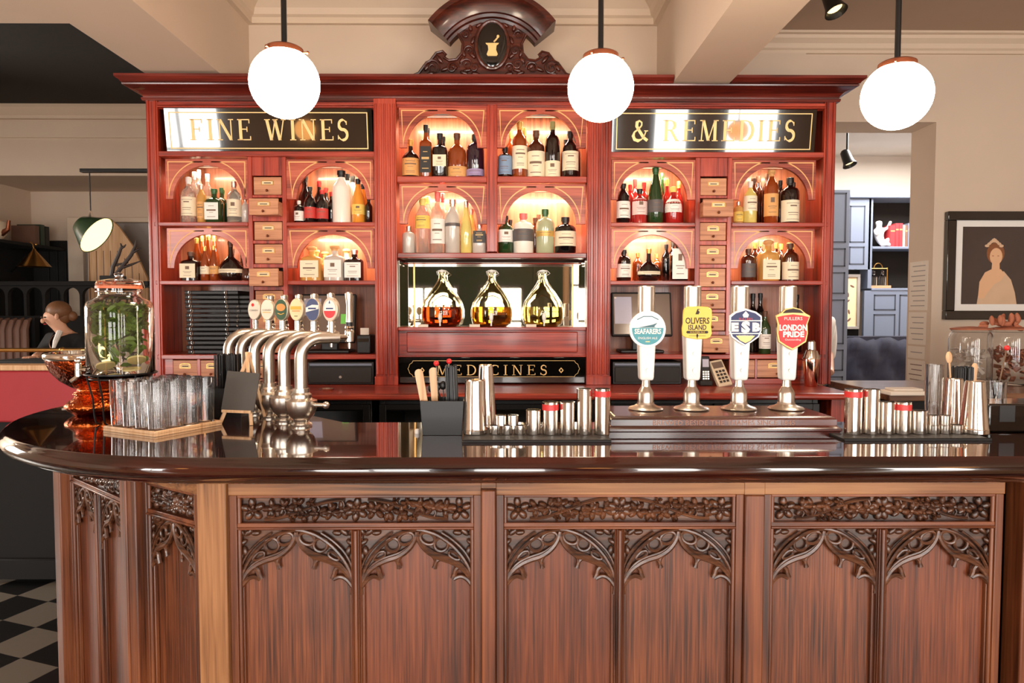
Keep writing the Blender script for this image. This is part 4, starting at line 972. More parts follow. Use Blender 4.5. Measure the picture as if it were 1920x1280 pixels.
for i in range(4):
    for j in range(4):
        o = g0 if k == 0 else copy_tree(g0); k += 1
        a = 0.031+i*0.0533; c = 0.031+j*0.0533
        q = Fp+u*a+v*c; place(o, (q.x+rnd.uniform(-.001,.001), q.y+rnd.uniform(-.001,.001), ZB+0.006), rnd.uniform(0,6))

# --- chalkboard easel
q = Vector((-0.812, 2.055)); t = thing('chalkboard_easel', 'small blank chalkboard on a pale wooden easel beside the glasses', 'chalkboard', (q.x, q.y, ZB))
A = Matrix.Translation((q.x, q.y, ZB)) @ Matrix.Rotation(math.radians(-14), 4, 'Z')
b = MB(A @ Matrix.Rotation(math.radians(-12), 4, 'X') @ Matrix.Rotation(math.radians(3), 4, 'Y')); b.box(-0.056, 0.056, -0.014, -0.009, 0.040, 0.158); b.build('slate', M['slate'], t, bevel=0.001)
b = MB(A)
for s0, s1 in (((-0.058,-0.006,0.0),(0.012,0.05,0.215)), ((0.05,-0.006,0.0),(0.000,0.05,0.215))): b.tube([s0, s1], 0.0065, 4)
b.tube([(0.01,0.125,0.0),(0.006,0.052,0.21)], 0.006, 4); b.build('leg', M['light_wood'], t)
b = MB(A); b.box(-0.05, 0.05, -0.008, 0.006, 0.036, 0.044); b.build('ledge', M['light_wood'], t)

# --- black napkin boxes with straws
def caddy(name, desc, x0, x1, y0, y1, h, straws=True, taper=0.006):
    t = thing(name, desc, 'caddy', ((x0+x1)/2, (y0+y1)/2, ZB)); w_ = 0.004; b = MB()
    def fr(o): return [(x0+o,y0+o),(x1-o,y0+o),(x1-o,y1-o),(x0+o,y1-o)]
    lo, hi = fr(taper), fr(0); li, hi2 = fr(taper+w_), fr(w_)
    vs = [(a,c,ZB) for a,c in lo]+[(a,c,ZB+h) for a,c in hi]+[(a,c,ZB+h) for a,c in hi2]+[(a,c,ZB+0.005) for a,c in li]
    fs = [(3,2,1,0)]+[(i,(i+1)%4,4+(i+1)%4,4+i) for i in range(4)]+[(4+i,4+(i+1)%4,8+(i+1)%4,8+i) for i in range(4)]+[(8+i,8+(i+1)%4,12+(i+1)%4,12+i) for i in range(4)]+[(12,13,14,15)]
    b.add(vs, fs); b.build('box', M['black'], t, bevel=0.001, smooth=False); return t
c1 = caddy('napkin_caddy', 'black napkin and straw caddy standing behind the chalkboard easel', -0.965, -0.845, 2.175, 2.265, 0.095)
c2 = caddy('straw_caddy', 'black bar caddy with paddles and straws left of the tall shaker tins', G(784,822,ZB).x, G(868,822,ZB).x, 1.858, 1.955, 0.096)
b = MB(); b.box(-0.930, -0.870, 2.20, 2.24, ZB+0.006, ZB+0.006); 
def straws(cx, cy_, w_, d_, h, n, desc, z=ZB+0.0055, seed=1, lean=0.0):
    r2 = random.Random(seed); b = MB()
    for k in range(n):
        x = cx+r2.uniform(-w_, w_); y = cy_+r2.uniform(-d_, d_); hh = h*r2.uniform(0.96, 1.0)
        b.tube([(x*1.0, y, z), (x+lean*hh+r2.uniform(-.002,.002), y+r2.uniform(-.002,.002), z+hh)], 0.0026, 6)
    o = b.build('straw_bundle', M['black'], None, origin=(cx, cy_, z)); tag(o, desc, 'straws', kind='stuff'); return o
straws(-0.905, 2.22, 0.034, 0.022, 0.200, 70, 'tight bundle of black straws in the caddy behind the chalkboard', seed=2)
xs_ = G(866,822,ZB).x
straws(xs_-0.030, 1.91, 0.014, 0.026, 0.185, 60, 'bundle of black straws standing in the bar caddy by the shaker tins', seed=3, lean=-0.03)
x0_ = G(784,822,ZB).x
for k, (dx, ln, ds) in enumerate(((0.012, -0.028, 'pale wooden paddle leaning left in the black bar caddy'), (0.030, -0.010, 'pale wooden paddle upright just behind the leaning one'))):
    b = MB(Matrix.Translation((x0_+dx+0.012, 1.878+k*0.03, ZB+0.008)) @ Matrix.Rotation(math.atan2(ln, 0.16), 4, 'Y'))
    n = 10; hw = 0.0115; H = 0.165; b.prism([(-hw*0.8,0),(hw*0.8,0)]+[(hw*math.cos(PI*i/n), H+hw*math.sin(PI*i/n)) for i in range(n+1)], -0.0025, 0.0025)
    o = b.build('wooden_paddle', M['light_wood'], None, origin=(x0_+dx, 1.875, ZB+0.005), bevel=0.001); tag(o, ds, 'paddle')
for k, (px, py, ds) in enumerate(((818,681,'cocktail pick with a red ball top, left of the pair in the caddy'), (842,677,'cocktail pick with a red ball top, right of the pair in the caddy'))):
    pt = W(px, py, 1.90); b = MB(); b.mat(0).tube([(x0_+0.05+0.012*k, 1.91, ZB+0.008), pt], 0.0018, 6); b.mat(1).ball(pt, 0.0078, 12, 8)
    o = b.build('cocktail_pick', [M['chrome'], M['red']], None, origin=(x0_+0.05, 1.91, ZB+0.006)); tag(o, ds, 'cocktail pick')
b = MB()
for k in range(5):
    a = -0.012+0.008*k; b.tube([(x0_+0.062+0.004*k, 1.915, ZB+0.008), (x0_+0.055+a*1.4, 1.915+0.004*(k%2), ZB+0.10), (x0_+0.05+a*2, 1.915, ZB+0.122+0.004*k)], 0.002, 6); b.ball((x0_+0.05+a*2, 1.915, ZB+0.125+0.004*k), (0.010,0.005,0.013), 10, 6)
o = b.build('bar_spoon_bundle', M['blackmetal'], None, origin=(x0_+0.06, 1.915, ZB+0.006)); tag(o, 'cluster of small dark bar spoons in the middle of the caddy', 'spoons', kind='stuff')
# white cap left of the caddy
b = MB(); q = G(780,815,ZB); b.lathe([(0,0),(0.007,0),(0.0075,0.008),(0.005,0.012),(0,0.013)], (q.x, 1.90, ZB), 14); o = b.build('pourer_cap', M['white'], None, origin=(q.x, 1.90, ZB)); tag(o, 'tiny white pourer cap lying left of the black bar caddy', 'cap')

# --- spirit measures and shaker tins on rubber mats
def mat_(px0, px1, py, y1, desc):
    q0, q1 = G(px0, py, ZB), G(px1, py, ZB); b = MB(); b.box(q0.x, q1.x, q0.y, y1, ZB, ZB+0.006); b.box(q0.x, q1.x, q0.y, q0.y+0.006, ZB+0.006, ZB+0.008)
    o = b.build('bar_mat', M['rubber'], None, origin=((q0.x+q1.x)/2, (q0.y+y1)/2, ZB), bevel=0.001); tag(o, desc, 'bar mat'); return q0.y
ym1 = mat_(867, 1147, 830, 1.93, 'black rubber bar mat under the measures in the middle of the bar')
ym2 = mat_(1584, 1862, 827, 1.94, 'black rubber bar mat under the measures at the right of the bar')
Yj = 1.852; ZM = ZB+0.006
def measure(px0, px1, pytop, red, desc, grp, z0=None, Y=Yj):
    x0, x1 = W(px0, 780, Y).x, W(px1, 780, Y).x; r_ = (x1-x0)/2; zt = W((px0+px1)/2, pytop, Y).z; z0 = ZM if z0 is None else z0; h = zt-z0
    t = thing('spirit_measure', desc, 'measure', ((x0+x1)/2, Y, z0), grp); p = (((x0+x1)/2), Y, z0)
    b = MB(); b.lathe([(0,0),(r_-0.0015,0),(r_-0.0005,0.001),(r_-0.0003,h-0.002),(r_,h-0.001),(r_-0.0002,h),(r_-0.0016,h),(r_-0.0018,0.003),(0,0.003)], p, 28); b.build('cup', M['tin'], t, ang=12)
    if red: b = MB(); b.lathe([(r_+0.0002,h-0.022),(r_+0.0007,h-0.022),(r_+0.0007,h-0.006),(r_+0.0002,h-0.006),(r_+0.0002,h-0.022)], p, 28); b.build('red_band', M['cup_red'], t)
    return zt
G1, G2 = 'steel spirit measures in the middle of the bar', 'steel spirit measures at the right of the bar'
for a, c, tp, rd, ds in ((986,1014,768,0,'short wide steel measure beside the stacked thimbles, middle mat'),(1017,1047,753,1,'red-banded steel measure of medium height on the middle mat'),(1049,1078,753,0,'plain steel measure of medium height right of the red-banded one, middle mat'),(1081,1110,728,0,'tall plain steel measure second from the right end of the middle mat'),(1114,1144,728,1,'tall red-banded steel measure at the right end of the middle mat')):
    measure(a, c, tp, rd, ds, G1)
zt1 = 0
for i, (a, c) in enumerate(((917,938),(940,961),(964,985))): zt1 = measure(a, c, 797, 0, ('left','middle','right')[i]+' thimble measure in the bottom row, middle mat', G1)
for i, (a, c) in enumerate(((928.5,949.5),(951.5,972.5))): measure(a, c, 778, 0, ('left','right')[i]+' thimble measure stacked in the top row, middle mat', G1, z0=zt1)
for a, c, tp, rd, ds in ((1584,1615,729,1,'tall red-banded steel measure at the left end of the right mat'),(1618,1648,729,0,'tall plain steel measure second from the left on the right mat'),(1649,1677,753,0,'plain medium steel measure between two others on the right mat'),(1678,1707,753,1,'red-banded medium steel measure on the right mat'),(1709,1737,769,0,'short wide steel measure beside the thimbles, right mat')):
    measure(a, c, tp, rd, ds, G2)
for i, (a, c) in enumerate(((1739,1761),(1762,1783),(1784,1805))): zt1 = measure(a, c, 796, 0, ('left','middle','right')[i]+' thimble measure in the bottom row, right mat', G2)
for i, (a, c) in enumerate(((1740,1760),(1762.5,1782.5))): measure(a, c, 778, 0, ('left','right')[i]+' thimble measure stacked in the top row, right mat', G2, z0=zt1)
def tin(px0, px1, pt0, pt1, pyt, Y, desc, z0=ZM, name='shaker_tin', cat='shaker', up=False):
    x0, x1 = W(px0, 810, Y).x, W(px1, 810, Y).x; r0 = (x1-x0)/2; r1 = (W(pt1, pyt, Y).x-W(pt0, pyt, Y).x)/2; zt = W((pt0+pt1)/2, pyt, Y).z; h = zt-z0; xc = (x0+x1)/2
    b = MB(); b.lathe([(0,0),(r0-0.001,0),(r0,0.002),(r0,0.012),(r0-0.001,0.014),(r0-0.002,0.018),(r1+0.001,h-0.01),(r1,h-0.003),(r1-0.003,h),(0,h)], (xc, Y, z0), 32)
    o = b.build(name, M['tin'], None, origin=(xc, Y, z0), ang=12); tag(o, desc, cat); return zt
tin(868, 914, 875, 911, 711, 1.862, 'tall upturned polished shaker tin at the left end of the middle mat')
zz = tin(884, 930, 891, 922, 684, 1.925-0.018+0.0, 'tall upturned shaker tin just behind the front one, middle mat') if False else None
tin(890, 932, 896, 922, 683, 1.955, 'tall upturned shaker tin standing behind the front one', z0=ZB)
tin(1800, 1851, 1806, 1838, 713, 1.862, 'large upturned shaker tin at the right end of the right mat')
tin(1768, 1806, 1772, 1800, 708, 1.968, 'upturned shaker tin behind the thimbles at the right', z0=ZB)
# glasses and straws behind the right group
def pint(px0, px1, py0, py1, Y, desc, z0=ZB, name='beer_glass'):
    x0, x1 = W(px0, 750, Y).x, W(px1, 750, Y).x; r_ = (x1-x0)/2; zt = W(px0, py0, Y).z; h = zt-z0; c = ((x0+x1)/2, Y, z0)
    t = thing(name, desc, 'glass', c)
    b = MB(); b.lathe([(0,0),(r_*0.85,0),(r_*0.88,0.003),(r_,h),(r_-0.0012,h),(r_*0.86-0.001,0.012),(0,0.010)], c, 26); b.build('tumbler', M['tumbler'], t, ang=60)
    return c, h
pint(1735, 1766, 683, 795, 1.975, 'clear tall glass behind the thimble measures at the right')
t = thing('straw_holder', 'dark cup holding black straws behind the right shaker tins', 'straw holder', (W(1803,750,2.03).x, 2.03, ZB))
b = MB(); b.lathe([(0,0),(0.036,0),(0.040,0.10),(0.038,0.10),(0.034,0.004),(0,0.004)], (W(1803,750,2.03).x, 2.03, ZB), 26); b.build('cup', M['chrome'], t)
straws(W(1803,750,2.03).x, 2.03, 0.020, 0.020, 0.172, 80, 'bundle of black straws standing in the cup at the right', seed=8)
pq = W(1822, 700, 2.03); b = MB(Matrix.Translation((W(1803,750,2.03).x+0.028, 2.03, ZB+0.008)) @ Matrix.Rotation(0.05, 4, 'Y')); b.prism([(-0.006,0),(0.006,0),(0.008,0.17),(0.004,0.178),(-0.004,0.178),(-0.008,0.17)], -0.002, 0.002)
o = b.build('wooden_stirrer', M['light_wood'], None, origin=(pq.x, 2.03, ZB+0.004)); tag(o, 'pale wooden stirrer beside the black straws at the right', 'stirrer')
b = MB(Matrix.Translation((W(1803,750,2.03).x-0.022, 2.03, ZB+0.008)) @ Matrix.Rotation(-0.10, 4, 'Y')); b.tube([(0,0,0),(0,0,0.18)], 0.0026, 6); b.ball((0,0,0.196), (0.010,0.004,0.018), 12, 8)
o = b.build('wooden_spoon', M['light_wood'], None, origin=(W(1803,750,2.03).x-0.02, 2.03, ZB+0.004)); tag(o, 'small pale wooden spoon standing among the black straws at the right', 'spoon')
pq = W(1888, 652, 2.02); b = MB(); base_ = (W(1858,745,2.02).x, 2.02, ZB+0.004); b.mat(0).tube([base_, pq], 0.002, 6); b.mat(1).ball(pq, 0.008, 12, 8); b.mat(0).ball((base_[0], base_[1], base_[2]+0.008), 0.010, 10, 8)
o = b.build('cocktail_pick', [M['chrome'], M['red']], None, origin=base_); tag(o, 'long glass cocktail pick with a red top leaning right of the straws', 'cocktail pick')
# clear glass bowl/ice glass with picks
pint(1848, 1884, 715, 770, 2.02, 'small clear glass holding the red-topped pick at the right')
# napkin dispenser far right
Yn = 1.90; x0, x1 = W(1853, 790, Yn).x, W(1990, 790, Yn).x; zn = W(1880, 757, Yn).z
t = thing('napkin_dispenser', 'glossy dark napkin box with a tall slot at the far right of the bar', 'napkin box', ((x0+x1)/2, Yn+0.06, ZB))
b = MB(); b.box(x0, x1, Yn, Yn+0.13, ZB, zn); b.build('box', M['blackgloss'], t, bevel=0.006, segs=3)
b = MB(); xm1 = W(1888,790,Yn).x; b.box(xm1-0.022, xm1+0.022, Yn-0.0015, Yn, ZB+0.03, zn-0.004); b.build('slot', M['rubber'], t, bevel=0.0006)

# --- hand pump plinth and four hand pumps
zpl = ZB+0.051; Yp0, Yp1 = 1.862, 2.085
x0, x1 = W(1142, 800, Yp0).x, W(1575, 800, Yp0).x
t = thing('pump_plinth', 'moulded dark wooden plinth under the four hand pumps, lettered along its front', 'plinth', ((x0+x1)/2, 1.97, ZB))
b = MB(); pr = [(0.0,0.0),(0.0,0.008),(-0.004,0.012),(-0.004,0.018),(0.002,0.022),(0.006,0.026),(0.006,0.042),(0.010,0.046),(0.018,0.050),(0.020,0.051)]
c = [(x1, Yp1), (x1, Yp0), (x0, Yp0), (x0, Yp1)]
sweep = [(o, ZB+z) for o, z in pr]
vs = []; 
for o, z in sweep: vs += [(x0+o, Yp0+o, z), (x1-o, Yp0+o, z), (x1-o, Yp1, z), (x0+o, Yp1, z)]
fs = [(3,2,1,0)]+[(i*4+j, i*4+(j+1)%4, (i+1)*4+(j+1)%4, (i+1)*4+j) for i in range(len(sweep)-1) for j in range(4)]+[tuple((len(sweep)-1)*4+j for j in range(4))]
b.add(vs, fs); pb = b.build('block', M['plinth'], t, ang=25)
b = MB(); text(b, 'BREWED BESIDE THE THAMES SINCE 1845', None, None, ((W(1225,797,Yp0).x+W(1492,797,Yp0).x)/2, Yp0+0.006, ZB+0.034), W(1492,797,Yp0).x-W(1225,797,Yp0).x, 0.0135, -0.0008)
b.build('carved_lettering', plain('worn_lettering', (168,118,94), 0.5, var=0.1), pb, smooth=False)
M['clip_teal'] = plain('clip_teal', (70,150,160), 0.5, coat=0.0, var=0.03); M['clip_yellow'] = plain('clip_yellow', (236,196,62), 0.4, coat=0.5, var=0.03); M['clip_sky'] = plain('clip_pale_blue', (206,210,208), 0.4, coat=0.4, var=0.03)
M['clip_navy'] = plain('clip_navy', (34,42,92), 0.5, coat=0.0, var=0.03); M['clip_red'] = plain('clip_red', (206,40,40), 0.5, coat=0.0, var=0.03); M['clip_gold'] = plain('clip_gold', (214,176,104), 0.35, 0.3, var=0.04)
M['clip_teal_d'] = plain('clip_dark_teal', (40,92,100), 0.4, var=0.03)
YPm = 2.01
def pump(i, px, dpx, desc):
    x = W(px, 700, YPm).x; y = YPm; o = thing('hand_pump', desc, 'hand pump', (x, y, zpl), 'ale hand pumps on the wooden plinth')
    p = (x, y, zpl); zz = lambda py: W(px, py, YPm).z-zpl
    b = MB(); b.lathe([(0,0),(0.050,0),(0.052,0.003),(0.048,0.007),(0.034,0.011),(0.026,0.016),(0.024,0.022),(0,0.022)], p, 32); b.build('base_flange', M['steel'], o)
    b = MB(); b.lathe([(0,0.022),(0.0235,0.022),(0.0235,0.048),(0.021,0.055),(0.014,0.068),(0.0125,0.08),(0.0125,zz(708)),(0,zz(708))], p, 28); b.build('neck', M['steel'], o, ang=20)
    b = MB(); z0, z1 = zz(712), zz(612)
    b.add([(x+sx*w_, y+sy*d_, zpl+z) for z, w_, d_ in ((z0,0.0185,0.0185),(z0+0.01,0.0205,0.0205),(z1-0.01,0.0255,0.0245),(z1,0.0255,0.0245)) for sx, sy in ((-1,-1),(1,-1),(1,1),(-1,1))],
          [(3,2,1,0)]+[(k*4+j,k*4+(j+1)%4,(k+1)*4+(j+1)%4,(k+1)*4+j) for k in range(3) for j in range(4)]+[(12,13,14,15)])
    gr = b.build('grip', M['white'], o, bevel=0.005, segs=3)
    b = MB()
    for py in (662, 693): z = zpl+zz(py); b.cyl((x+0.002, y-0.0245, z), (x+0.002, y-0.0275 if py == 662 else y-0.0265, z), 0.0058, seg=14)
    b.build('screw', M['steel'], gr)
    b = MB(); zt = zz(536); b.lathe([(0,z1),(0.0245,z1),(0.0245,zt-0.003),(0.022,zt),(0,zt)], p, 32); b.build('cylinder_top', M['steel'], o, ang=12)
    return o, x
pumps = [(1211,'teal round'),(1297,'yellow square'),(1386,'navy shield'),(1475,'red shield')]
descs = ['hand pump with a round teal and white clip, first from the left','hand pump with a square yellow clip','hand pump with a navy blue shield clip','hand pump with a red griffin shield clip, farthest right']
for i, (px, _) in enumerate(pumps):
    o, x = pump(i, px, 0, descs[i].replace(' griffin', ''))
    yc = YPm-0.034; xx = W((1214, 1307, 1397, 1486)[i], 610, yc).x; k = yc/1280.0*1.0
    zc = W(1214, (617, 605, 614, 617)[i], yc).z; s = k
    Mx = Matrix.Translation((xx, yc, zc)); y0, y1, y2 = -0.003, 0.004, -0.0042
    b = MB(Mx); nn = 36
    def pr_(pts, f=1.0): return [(p[0]*s*f, -p[1]*s*f) for p in pts][::-1]
    if i == 0:
        circ = lambda r: [(r*s*math.cos(2*PI*j/nn), r*s*math.sin(2*PI*j/nn)) for j in range(nn)]
        b.prism(circ(34.5), y0, y1); c_ = b.build('pump_clip', M['white'], o, bevel=0.0015)
        b = MB(Mx); low = [(29.5*s*math.cos(a), 29.5*s*math.sin(a)) for a in [math.radians(175+190*j/20) for j in range(21)]]
        b.mat(0).prism(circ(29.5), y2, y0); b.mat(1).prism(low, y2-0.0006, y2)
        b.mat(3).prism([(-18*s,3*s),(-4*s,6*s),(10*s,9*s),(18*s,12*s),(12*s,5*s),(16*s,3.4*s)], y2-0.001, y2); b.mat(3).ribbon([(-20*s,18*s),(-8*s,24*s),(8*s,24*s),(20*s,18*s)], 1.5*s, y2-0.0006, y2)
        b.mat(2); text(b, 'SEAFARERS', None, None, (0,y2-0.0006,-4*s), 50*s, 10*s, bold=0.03); text(b, 'ENGLISH ALE', None, None, (0,y2-0.0006,-16.5*s), 36*s, 4.2*s); b.mat(4).box(-4*s,4*s,y2-0.001,y2,-24*s,-22.5*s)
        b.build('clip_print', [M['clip_sky'], M['clip_teal'], M['badge_white'], M['clip_teal_d'], M['clip_gold']], c_, smooth=False)
    if i == 1:
        out_ = [(-26,-25),(-20,-30),(0,-31),(20,-30),(27,-25),(28,-10),(26,5),(28,20),(25,27),(18,30),(0,31),(-20,28),(-28,24),(-29,10),(-27,0),(-27,-14)]
        b.prism(pr_(out_), y0, y1); c_ = b.build('pump_clip', M['clip_yellow'], o, bevel=0.0015)
        b = MB(Mx); b.mat(0); y2 = y0; text(b, 'OLIVERS', None, None, (0,y2,4*s), 45*s, 12*s, bold=0.02); text(b, 'ISLAND', None, None, (0,y2,-8.5*s), 34*s, 10*s, bold=0.02)
        b.prism([(p[0],p[1]-17.5*s) for p in pr_([(-19,-2.5),(19,-2.5),(21,0),(19,2.5),(-19,2.5),(-21,0)])], y2-0.0008, y2); b.mat(1); text(b, 'GOLDEN ALE', None, None, (0,y2-0.0008,-17.5*s), 28*s, 2.8*s)
        b.mat(0).prism([(-4*s,16*s),(2*s,16*s),(4*s,20*s),(1*s,24*s),(5*s,26*s),(0,26*s),(-2*s,21*s)], y2-0.0008, y2); b.prism([(-1*s,-21*s),(1*s,-21*s),(2*s,-24*s),(0,-30*s),(-2*s,-24*s)], y2-0.0008, y2); b.box(-16*s,16*s,y2-0.0008,y2,-24.6*s,-24*s)
        b.build('clip_print', [M['ink'], M['clip_yellow']], c_, smooth=False)
    if i == 2:
        out_ = [(-30,-22),(-20,-30),(0,-36),(20,-30),(31,-22),(31,6),(26,18),(12,28),(0,35),(-12,28),(-26,18),(-31,6)]
        b.prism(pr_(out_), y0, y1); c_ = b.build('pump_clip', M['white'], o, bevel=0.0015)
        b = MB(Mx); b.mat(0).prism(pr_(out_, 0.9), y0-0.0012, y0); y2 = y0-0.0012
        b.mat(1).prism(pr_([(-31,-14),(31,-14),(31,-12),(-31,-12)]), y2-0.0006, y2).prism(pr_([(-31,10),(31,10),(31,12),(-31,12)]), y2-0.0006, y2)
        b.mat(1); text(b, 'E', None, None, (-20*s,y2-0.0006,1*s), 14*s, 17*s, -0.0006, bold=0.07); text(b, 'S', None, None, (0,y2-0.0006,1*s), 17*s, 22*s, -0.0006, bold=0.07); text(b, 'B', None, None, (20*s,y2-0.0006,1*s), 15*s, 17*s, -0.0006, bold=0.07)
        b.mat(2); text(b, 'FULLERS', None, None, (0,y2,16*s), 26*s, 4.5*s); b.mat(3).prism(pr_([(-18,15),(18,15),(10,24),(0,29),(-10,24)]), y2-0.0006, y2); b.mat(1); text(b, 'CHAMPION ALE', None, None, (0,y2-0.0008,-15*s), 26*s, 3*s)
        b.mat(1).prism(pr_([(-6,-24),(0,-31),(6,-24),(4,-19),(-4,-19)]), y2-0.0006, y2)
        b.build('clip_print', [M['clip_navy'], M['badge_white'], M['badge_red'], M['clip_gold']], c_, smooth=False)
    if i == 3:
        out_ = [(-33,-25),(-24,-30),(-15,-38),(0,-41),(14,-38),(24,-30),(33,-25),(28,-10),(29,8),(26,24),(12,33),(0,40),(-13,33),(-27,24),(-30,8),(-29,-10)]
        b.prism(pr_(out_), y0, y1); c_ = b.build('pump_clip', M['clip_gold'], o, bevel=0.0015)
        b = MB(Mx); b.mat(0).prism(pr_([(-30,-23),(-16,-26),(0,-28),(16,-26),(30,-23),(25,-10),(26,8),(23,22),(11,30),(0,36),(-12,30),(-24,22),(-27,8),(-26,-10)]), y0-0.0012, y0); y2 = y0-0.0012
        b.mat(2).prism(pr_([(-14,-36),(0,-39),(13,-36),(20,-30),(0,-31),(-20,-30)]), y2-0.0004, y2)
        b.mat(1); text(b, 'FULLERS', None, None, (0,y2,20*s), 34*s, 6*s); text(b, 'LONDON', None, None, (0,y2,3*s), 52*s, 12*s, bold=0.045); text(b, 'PRIDE', None, None, (1*s,y2,-9.5*s), 40*s, 11*s, bold=0.045); text(b, 'Outstanding', None, None, (0,y2,-20*s), 30*s, 4.5*s)
        b.build('clip_print', [M['clip_red'], M['badge_white'], M['ink']], c_, smooth=False)
    b = MB(); b.box(min(x, xx)-0.012, max(x, xx)+0.012, yc+0.004, YPm-0.023, zc-0.012, zc+0.012); b.build('clip_bracket', M['black'], o)
# ------------------------------------------------------------------ bottles
GL = {
 'clear': plain('bottle_clear', (242,236,226), 0.05, coat=0.5, var=0.04, nscale=9, Transmission_Weight=0.85, IOR=1.3), 'amber': plain('bottle_amber', (136,58,18), 0.06, coat=1.0, var=0.15, nscale=9), 'gold': plain('bottle_golden', (206,150,78), 0.08, coat=1.0, var=0.15, nscale=9),
 'dark': plain('bottle_dark', (26,13,10), 0.06, coat=1.0, var=0.1), 'black': plain('bottle_black', (13,11,11), 0.06, coat=1.0, var=0.05), 'green': plain('bottle_green', (30,60,28), 0.06, coat=1.0, var=0.2, nscale=9),
 'red': plain('bottle_red', (166,30,28), 0.06, coat=1.0, var=0.15, nscale=9), 'white': plain('bottle_white', (240,234,222), 0.2, coat=0.7, var=0.02), 'brown': plain('bottle_brown', (74,30,14), 0.06, coat=1.0, var=0.2, nscale=9),
 'orange': plain('bottle_orange', (226,148,50), 0.1, coat=1.0, var=0.1, nscale=9), 'purple': plain('bottle_plum', (38,18,34), 0.06, coat=1.0, var=0.1), 'yellow': plain('bottle_yellow', (216,196,110), 0.1, coat=1.0, var=0.1, nscale=9),
 'pale': plain('bottle_pale_green', (172,176,140), 0.12, coat=1.0, var=0.08, nscale=9), 'frost': plain('bottle_silver', (196,186,176), 0.14, coat=1.0, var=0.1, nscale=9)}
LB = {'cream': plain('label_cream', (236,222,192), 0.6, var=0.03), 'white': plain('label_white', (240,234,226), 0.6, var=0.02), 'orange': plain('label_orange', (224,164,98), 0.6, var=0.04), 'red': plain('label_red', (200,60,54), 0.6, var=0.04),
 'black': plain('label_black', (30,26,24), 0.5, var=0.04), 'yellow': plain('label_yellow', (236,200,96), 0.6, var=0.04), 'blue': plain('label_blue', (126,150,180), 0.6, var=0.03), 'pink': plain('label_pink', (238,206,200), 0.6, var=0.03), 'purple': plain('label_violet', (160,142,182), 0.6, var=0.03), 'gold': plain('label_gold', (206,164,86), 0.4, 0.3, var=0.03), 'grey': plain('label_grey', (90,84,84), 0.5, var=0.03)}
CP = {'black': M['black'], 'gold': plain('cap_gold', (222,176,96), 0.3, 0.5, var=0.05), 'white': M['white'], 'red': plain('cap_red', (196,44,40), 0.35, var=0.04), 'green': plain('cap_green', (40,92,46), 0.35, var=0.05), 'cork': plain('cap_cork', (206,156,98), 0.7, var=0.15, nscale=60), 'silver': M['steel'], 'pink': plain('cap_pink', (226,110,104), 0.4, var=0.03), 'olive': plain('cap_olive', (134,128,76), 0.4, var=0.04), 'yellow': plain('cap_yellow', (222,206,110), 0.4, var=0.04), 'brown': plain('cap_brown', (92,56,36), 0.5, var=0.05)}
PROF = {   # (radius fraction, height fraction), last two rows are the neck
 'round':  [(.94,0),(1,.012),(1,.60),(.97,.66),(.80,.72),(.50,.77),(.36,.81),(.32,.86),(.32,.90)],
 'wine':   [(.94,0),(1,.012),(1,.56),(.96,.62),(.74,.69),(.46,.75),(.36,.80),(.34,.88),(.34,.92)],
 'tall':   [(.94,0),(1,.01),(1,.66),(.94,.71),(.66,.78),(.44,.83),(.38,.88),(.38,.92)],
 'square': [(.96,0),(1,.01),(1,.62),(.96,.66),(.74,.70),(.42,.73),(.34,.77),(.32,.86),(.32,.90)],
 'squat':  [(.90,0),(1,.03),(1,.45),(.94,.55),(.70,.63),(.40,.68),(.27,.74),(.25,.88)],
 'gin':    [(.94,0),(1,.02),(1,.62),(.97,.70),(.80,.76),(.42,.79),(.32,.81),(.32,.88)],
 'fan':    [(.80,0),(1,.06),(.98,.16),(.80,.36),(.50,.55),(.28,.66),(.22,.74),(.22,.88)],
 'disc':   [(.70,0),(.86,.04),(1,.20),(.98,.34),(.74,.48),(.34,.58),(.20,.66),(.18,.90)],
 'slim':   [(.94,0),(1,.01),(.98,.45),(.82,.60),(.50,.76),(.36,.86),(.34,.92)],
 'bell':   [(.84,0),(.90,.02),(1,.40),(.92,.56),(.60,.68),(.38,.74),(.32,.80),(.32,.90)],
 'flask':  [(.92,0),(1,.03),(1,.54),(.94,.63),(.66,.70),(.36,.74),(.30,.78),(.30,.90)]}
LBZ = {'round': (.16,.56), 'wine': (.14,.44), 'tall': (.14,.55), 'square': (.1,.58), 'squat': (.10,.42), 'gin': (.12,.54), 'fan': (.12,.24), 'disc': (.2,.3), 'slim': (.2,.42), 'bell': (.14,.40), 'flask': (.04,.26)}
SHAPE = {'round':'round-shouldered', 'wine':'slender', 'tall':'tall', 'square':'square', 'squat':'squat', 'gin':'short broad', 'fan':'fan-shaped', 'disc':'wide round', 'slim':'slim', 'bell':'bell-shaped', 'flask':'flat-shouldered'}
MARKS = [((.80,.5,.03),(.62,.62,.07),(.48,.3,.02),(.22,.45,.025),(.14,.45,.02)), ((.84,.7,.02),(.70,.34,.06),(.40,.55,.03),(.30,.5,.02),(.10,.7,.02)), ((.60,.25,.22),(.42,.55,.025),(.34,.4,.02),(.16,.5,.02)), ((.78,.4,.025),(.50,.68,.09),(.40,.3,.02),(.14,.6,.03))]
M['print_brown'] = plain('print_brown', (122,96,78), 0.7, var=0.05)
